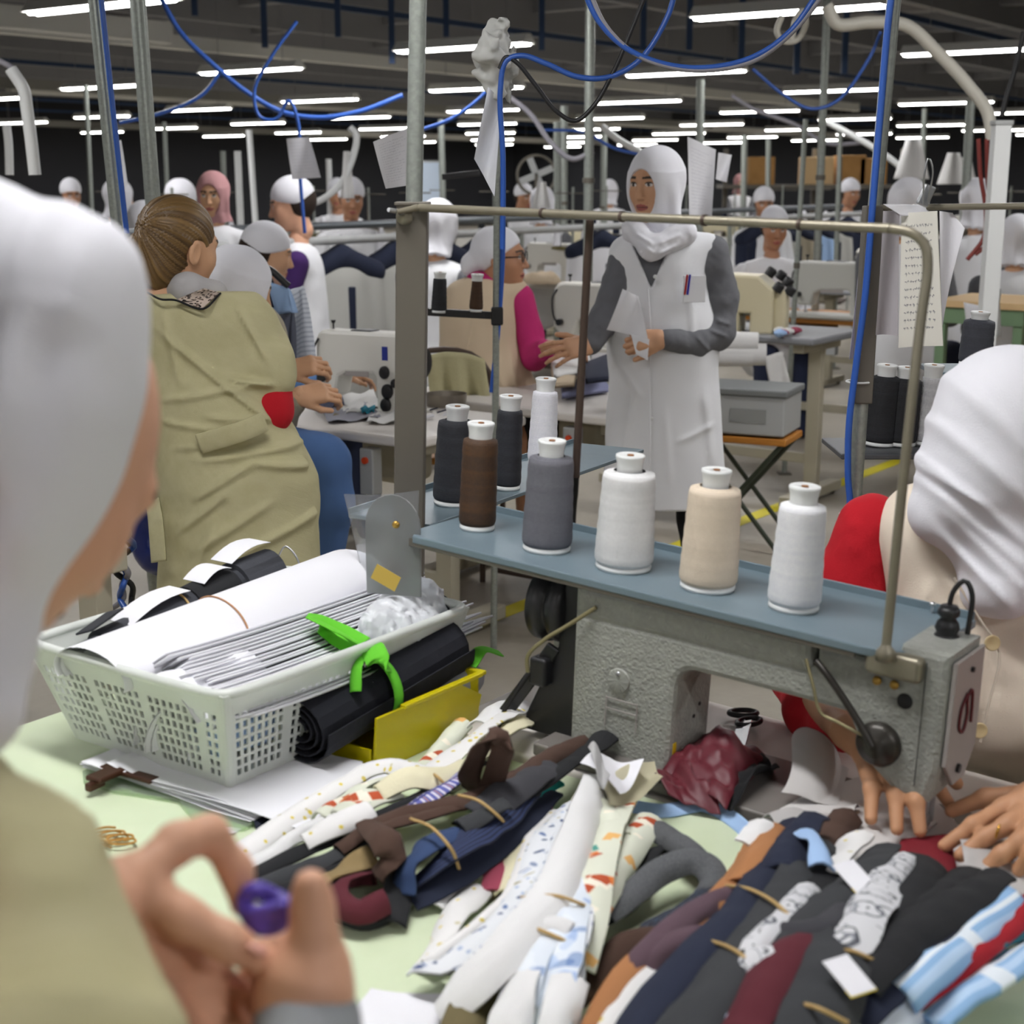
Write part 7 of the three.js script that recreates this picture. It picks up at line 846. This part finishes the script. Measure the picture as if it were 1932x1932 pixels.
// ================================================================ workers and stations further back
{
  const proto = {};
  function worker(kind, c, head, { seated = true } = {}) {     // origin on the floor, facing +z
    const o = new THREE.Group(), hipY = seated ? .5 : .9, hy = hipY + .76, sk = c.skin || skinC, Mh = place(basis(V(0, -.2, 1)), V(0, hy, .03));
    const bones = [...wlimb([[V(0, hy - .16, 0), .05], [V(0, hipY + .42, 0), .07], [V(0, hipY, 0), .1]]), ...wlimb([[V(-.18, hipY + .5, 0), .045], [V(-.22, hipY + .24, .08), .038], [V(-.1, hipY + .24, .32), .028]]), ...wlimb([[V(.18, hipY + .5, 0), .045], [V(.22, hipY + .24, .08), .038], [V(.1, hipY + .24, .32), .028]]), ...(seated ? [...wlimb([[V(-.1, hipY, 0), .08], [V(-.12, hipY, .4), .06], [V(-.12, .06, .42), .045]]), ...wlimb([[V(.1, hipY, 0), .08], [V(.12, hipY, .4), .06], [V(.12, .06, .42), .045]])] : [...wlimb([[V(-.1, hipY, 0), .09], [V(-.1, .06, 0), .05]]), ...wlimb([[V(.1, hipY, 0), .09], [V(.1, .06, 0), .05]])])];
    const hb = [...handBones(wristFrame(V(-.1, hipY + .24, .32), V(.2, -.1, 1), V(0, 1, 0)), .5), ...handBones(wristFrame(V(.1, hipY + .24, .32), V(-.2, -.1, 1), V(0, 1, 0)), .5, { side: -1 })];
    part(o, 'body', join([headGeo(Mh, sk, { h: .0065 }), flesh(hb, sk, .008), flesh(bones, sk, .016)]), M.skin);
    part(o, 'coat', garment([bone(V(-.14, hipY + .5, 0), V(.14, hipY + .5, 0), .062, .062, .05), bone(V(0, hipY + .42, 0), V(0, hipY, 0), .165, .19, .06, V(0, 0, 1), 1.3), bone(V(0, hipY, .0), V(0, hipY - (seated ? .02 : .35), seated ? .25 : 0), .18, .17, .06)], .014, { wr: .005 }), c.coat);
    for (const s of [-1, 1]) part(o, 'sleeve', garment(wlimb([[V(s * .18, hipY + .49, 0), .062], [V(s * .22, hipY + .24, .08), .056], [V(s * .11, hipY + .24, .3), .038]], .03), .013, { wr: .003 }), c.sleeve);
    part(o, 'trousers', garment(seated ? [...wlimb([[V(-.1, hipY, .1), .1], [V(-.12, hipY, .4), .08], [V(-.12, .06, .42), .06]]), ...wlimb([[V(.1, hipY, .1), .1], [V(.12, hipY, .4), .08], [V(.12, .06, .42), .06]])] : [...wlimb([[V(-.1, hipY - .2, 0), .09], [V(-.1, .05, 0), .065]]), ...wlimb([[V(.1, hipY - .2, 0), .09], [V(.1, .05, 0), .065]])], .018, {}), M.navy);
    if (head === 'scarf') part(o, 'headscarf', scarf(Mh, { h: .009, drop: .14, wide: .1 }), c.cap); else { const cp = (x, y, z) => { let d = ell(x, y, z, 0, .045, -.018, .088, .1, .108); return smax(d, plane(V(0, .03, .06), V(0, -.9, .3))(x, y, z), .012); }; part(o, 'cap', fieldMesh(cp, [-.12, -.1, -.16], [.12, .17, .12], .009).applyMatrix4(Mh), c.cap); part(o, 'hair', fieldMesh((x, y, z) => smax(ell(x, y, z, 0, .02, -.03, .08, .1, .1), plane(V(0, 0, .0), V(0, -.2, 1))(x, y, z), .01), [-.12, -.12, -.17], [.12, .14, .06], .01).applyMatrix4(Mh), cloth(0x2a1d14)); }
    return o;
  }
  const kinds = { scarfWhite: () => worker('a', { coat: M.smock, sleeve: M.grey, cap: M.white }, 'scarf'), capPurple: () => worker('b', { coat: M.smock, sleeve: M.purple, cap: M.white, skin: skinA }, 'cap'), scarfPink: () => worker('c', { coat: M.smock, sleeve: M.greyCloth || M.grey, cap: cloth(0xb98a8c) }, 'scarf', { seated: false }), capBlue: () => worker('d', { coat: M.blue, sleeve: M.blue, cap: M.white }, 'cap'), capWhite: () => worker('e', { coat: M.smock, sleeve: M.smock, cap: M.white, skin: skinDark }, 'cap') };
  function put(kind, label, px, py, D, yaw, dy) {       // px,py: where the head is
    const p = at(px, py, D), src = proto[kind] || (proto[kind] = kinds[kind]()), o = src.clone(); o.name = numbered('person'); const seatedHead = kind === 'scarfPink' ? 1.66 : 1.26; o.position.set(p.x, 0, p.z); o.rotation.y = yaw; o.scale.setScalar(clamp(p.y / seatedHead, .92, 1.16)); scene.add(o); tag(o, label, 'person', 'workers further back'); return o;
  }
  put('scarfPink', 'woman in a pink headscarf and white coat looking this way behind the hair bun', 405, 372, 8.2, -.1); put('capPurple', 'worker in white cap with purple sleeves turned to the left', 560, 350, 8.6, -1.5); put('capWhite', 'worker in white cap and white coat bending over work beside the large note', 662, 365, 11.5, .2); put('capWhite', 'far worker in white cap behind the bent white tube', 636, 352, 16, 0); put('capBlue', 'worker in a blue shirt and white cap behind the khaki woman', 492, 482, 6.6, 1.9); put('scarfWhite', 'worker in white headscarf low behind the square post', 822, 425, 8.4, 2.6); put('scarfWhite', 'worker in white headscarf far behind the bent rod', 1022, 385, 13, 2.9); put('scarfWhite', 'worker in white headscarf just left of the pair of poles\' feet', 335, 362, 12, 2.4); put('scarfWhite', 'worker in white headscarf behind the hair bun, low', 270, 425, 9, 2.9); put('capWhite', 'dark haired worker facing this way at the far machines', 1440, 385, 14, 0); put('capWhite', 'worker in white coat behind the two black cones', 1458, 432, 9.8, .1); put('scarfWhite', 'large white headscarf worker behind the clip and crossbar', 1712, 345, 8.6, 2.5); put('capWhite', 'far worker in grey cap before the cartons', 1602, 345, 17, .4); put('scarfWhite', 'worker in white headscarf beside the red cords', 1842, 365, 10, 2.6); put('scarfWhite', 'worker in white headscarf at the right edge', 1918, 450, 8.6, 2.7); put('scarfWhite', 'worker in white headscarf at the far left behind the hanging note', 215, 335, 13, 2.2); put('capWhite', 'worker in white cap far beyond the shiny sleeve', 985, 372, 17, .6); put('scarfWhite', 'worker in white headscarf far left of the twin poles', 1150, 352, 20, 3); put('capWhite', 'worker in white cap deep behind the leaning pole', 130, 330, 15, .5); put('scarfPink', 'standing far worker in pink headscarf near the cartons', 1395, 345, 22, .2);
  // stations
  const tb = [['pale', M.tabletop], ['grey', M.greyTop], ['wooden', M.wood]]; let sp = null, mp = null;
  const spots = [[430, 8.6, 0], [600, 10.2, 0], [700, 12.5, 1], [860, 9.4, 0], [1000, 11.5, 0], [1080, 15, 1], [1420, 12.5, 0], [1490, 15.5, 2], [1560, 13.2, 0], [1660, 11, 1], [1760, 10, 0], [1850, 12.4, 2], [1920, 9.8, 0], [330, 13, 0], [220, 11, 1], [120, 13.5, 0], [520, 15, 0], [770, 16, 1], [950, 19, 0], [1240, 17, 0], [1340, 20, 1], [1700, 17, 0], [1820, 18.5, 0]];
  const ra = onY(300, 470, 1.26), rb2 = onY(1640, 402, 1.26), taken = [[0, -5.3], [.55, -5.9], [1.6, -8.4], [2, -9.6]].map(([x, z]) => V(x, 0, z)); const dRail = c => { const dx = rb2.x - ra.x, dz = rb2.z - ra.z; return abs((c.x - ra.x) * dz - (c.z - ra.z) * dx) / hypot(dx, dz); };
  spots.forEach(([x, D, k], i) => {
    let p = at(x, 500, D); const mid = () => V(p.x + .5 - .575 * MX - .275 * NX, 0, p.z - .575 * MZ - .275 * NZ); for (let q = 0; q < 14 && (dRail(mid()) < .85 || taken.some(c => c.distanceTo(mid()) < 1.3)); q++) { D += .5; p = at(x, 500, D); } taken.push(mid()); const kind = tb[k][0], where = `at ${['the left', 'the middle', 'the right'][x < 640 ? 0 : x < 1300 ? 1 : 2]} of the hall, ${D < 11 ? 'near row' : D < 14 ? 'second row' : D < 17 ? 'third row' : 'last row'}`;
    sewTable(`${kind} sewing table standing ${where}`, V(p.x + .5, 0, p.z), 1.15, .55, tb[k][1], { group: 'sewing tables in the far rows', box: i < 12 });
    const mpz = V(p.x + .5 - .75 * MX - .28 * NX, .782, p.z - .75 * MZ - .28 * NZ); const mm = i % 3 === 2 ? M.machCream : M.machWhite; if (!mp) { mp = lockstitch('', mpz, RY + PI, M.machWhite, { knobs: false }); tag(mp, `white sewing machine ${where}`, 'sewing machine', 'machines in the far rows'); } else { const c = mp.clone(); c.name = numbered('sewing_machine'); c.position.copy(mpz); c.traverse(m => { if (m.isMesh && m.material === M.machWhite) m.material = mm; }); scene.add(c); tag(c, `${i % 3 === 2 ? 'cream' : 'white'} sewing machine ${where}`, 'sewing machine', 'machines in the far rows'); }
    const sx = V(p.x + .35, 0, p.z - .35), col = [M.black, M.white, P.navy][i % 3], cn = ['black', 'white', 'navy'][i % 3], o = thing('thread_stand', `upright thread stand with ${cn} cones ${where}`, 'thread stand', sx, { turn: RY, group: 'thread stands in the far rows' }); part(o, 'pole', cyl(.011, .011, 1.55, 8).translate(0, .775, 0), M.galv); part(o, 'arm', rb(.4, .02, .03, .004).translate(0, 1.06, 0), i % 2 ? M.blackPlastic : mat(0x6d6428)); part(o, 'guide', rb(.34, .01, .015, .003).translate(0, 1.5, 0), M.post); for (const s of [-.15, .12]) { part(o, 'cone', lathe([[0, 0], [.036, 0], [.037, .01], [.03, .15], [.018, .155], [.018, .18], [0, .18]], 16).translate(s, 1.075, 0), col); }
    const r = rng(700 + i), q = V(p.x + .1 + r() * .3, .8, p.z - .25), gm = [M.offwhite, P.navy, M.offwhite, P.lightBlue, M.beige, M.khaki][i % 6], gn = ['off-white', 'navy', 'off-white', 'light blue', 'beige', 'khaki'][i % 6]; const cl = single('cloth_pile', fieldMesh((X, Y, Z) => ell(X, Y, Z, 0, 0, 0, .17, .08, .13) + .02 * noise3(X * 14 + i, Y * 14, Z * 14), [-.22, -.02, -.2], [.22, .12, .2], .016), gm, `${gn} heap of cloth on a table ${where}`, 'cloth', 'heaps of cloth in the far rows'); cl.position.copy(q);
  });
  // dark shelving and pale doors along the far wall
  const back = thing('wall_screen', 'bright pale blue notice board on the far wall right of the pipe', 'board', at(816, 345, 30)); part(back, 'frame', rb(.5, .85, .04, .01), M.greyPlastic); part(back, 'sheet', rb(.44, .78, .01, .002).translate(0, 0, .022), mat(0xcfe0f4, { roughness: .6 }));
  const fan = at(1012, 330, 16), fo = thing('pedestal_fan', 'grey pedestal fan left of the twin poles', 'fan', V(fan.x, 0, fan.z)); part(fo, 'cage', new THREE.TorusGeometry(.2, .015, 8, 28).translate(0, fan.y, 0), M.post); part(fo, 'stem', cyl(.02, .02, fan.y, 8).translate(0, fan.y / 2, 0), M.post); for (let i = 0; i < 4; i++) part(fo, 'blade', rb(.07, .17, .01, .004).translate(0, .1, 0).rotateZ(i * PI / 2 + .4).translate(0, fan.y, 0), M.greyPlastic); part(fo, 'base', cyl(.2, .22, .04, 20).translate(0, .02, 0), M.post);
}
renderer.render(scene, camera);
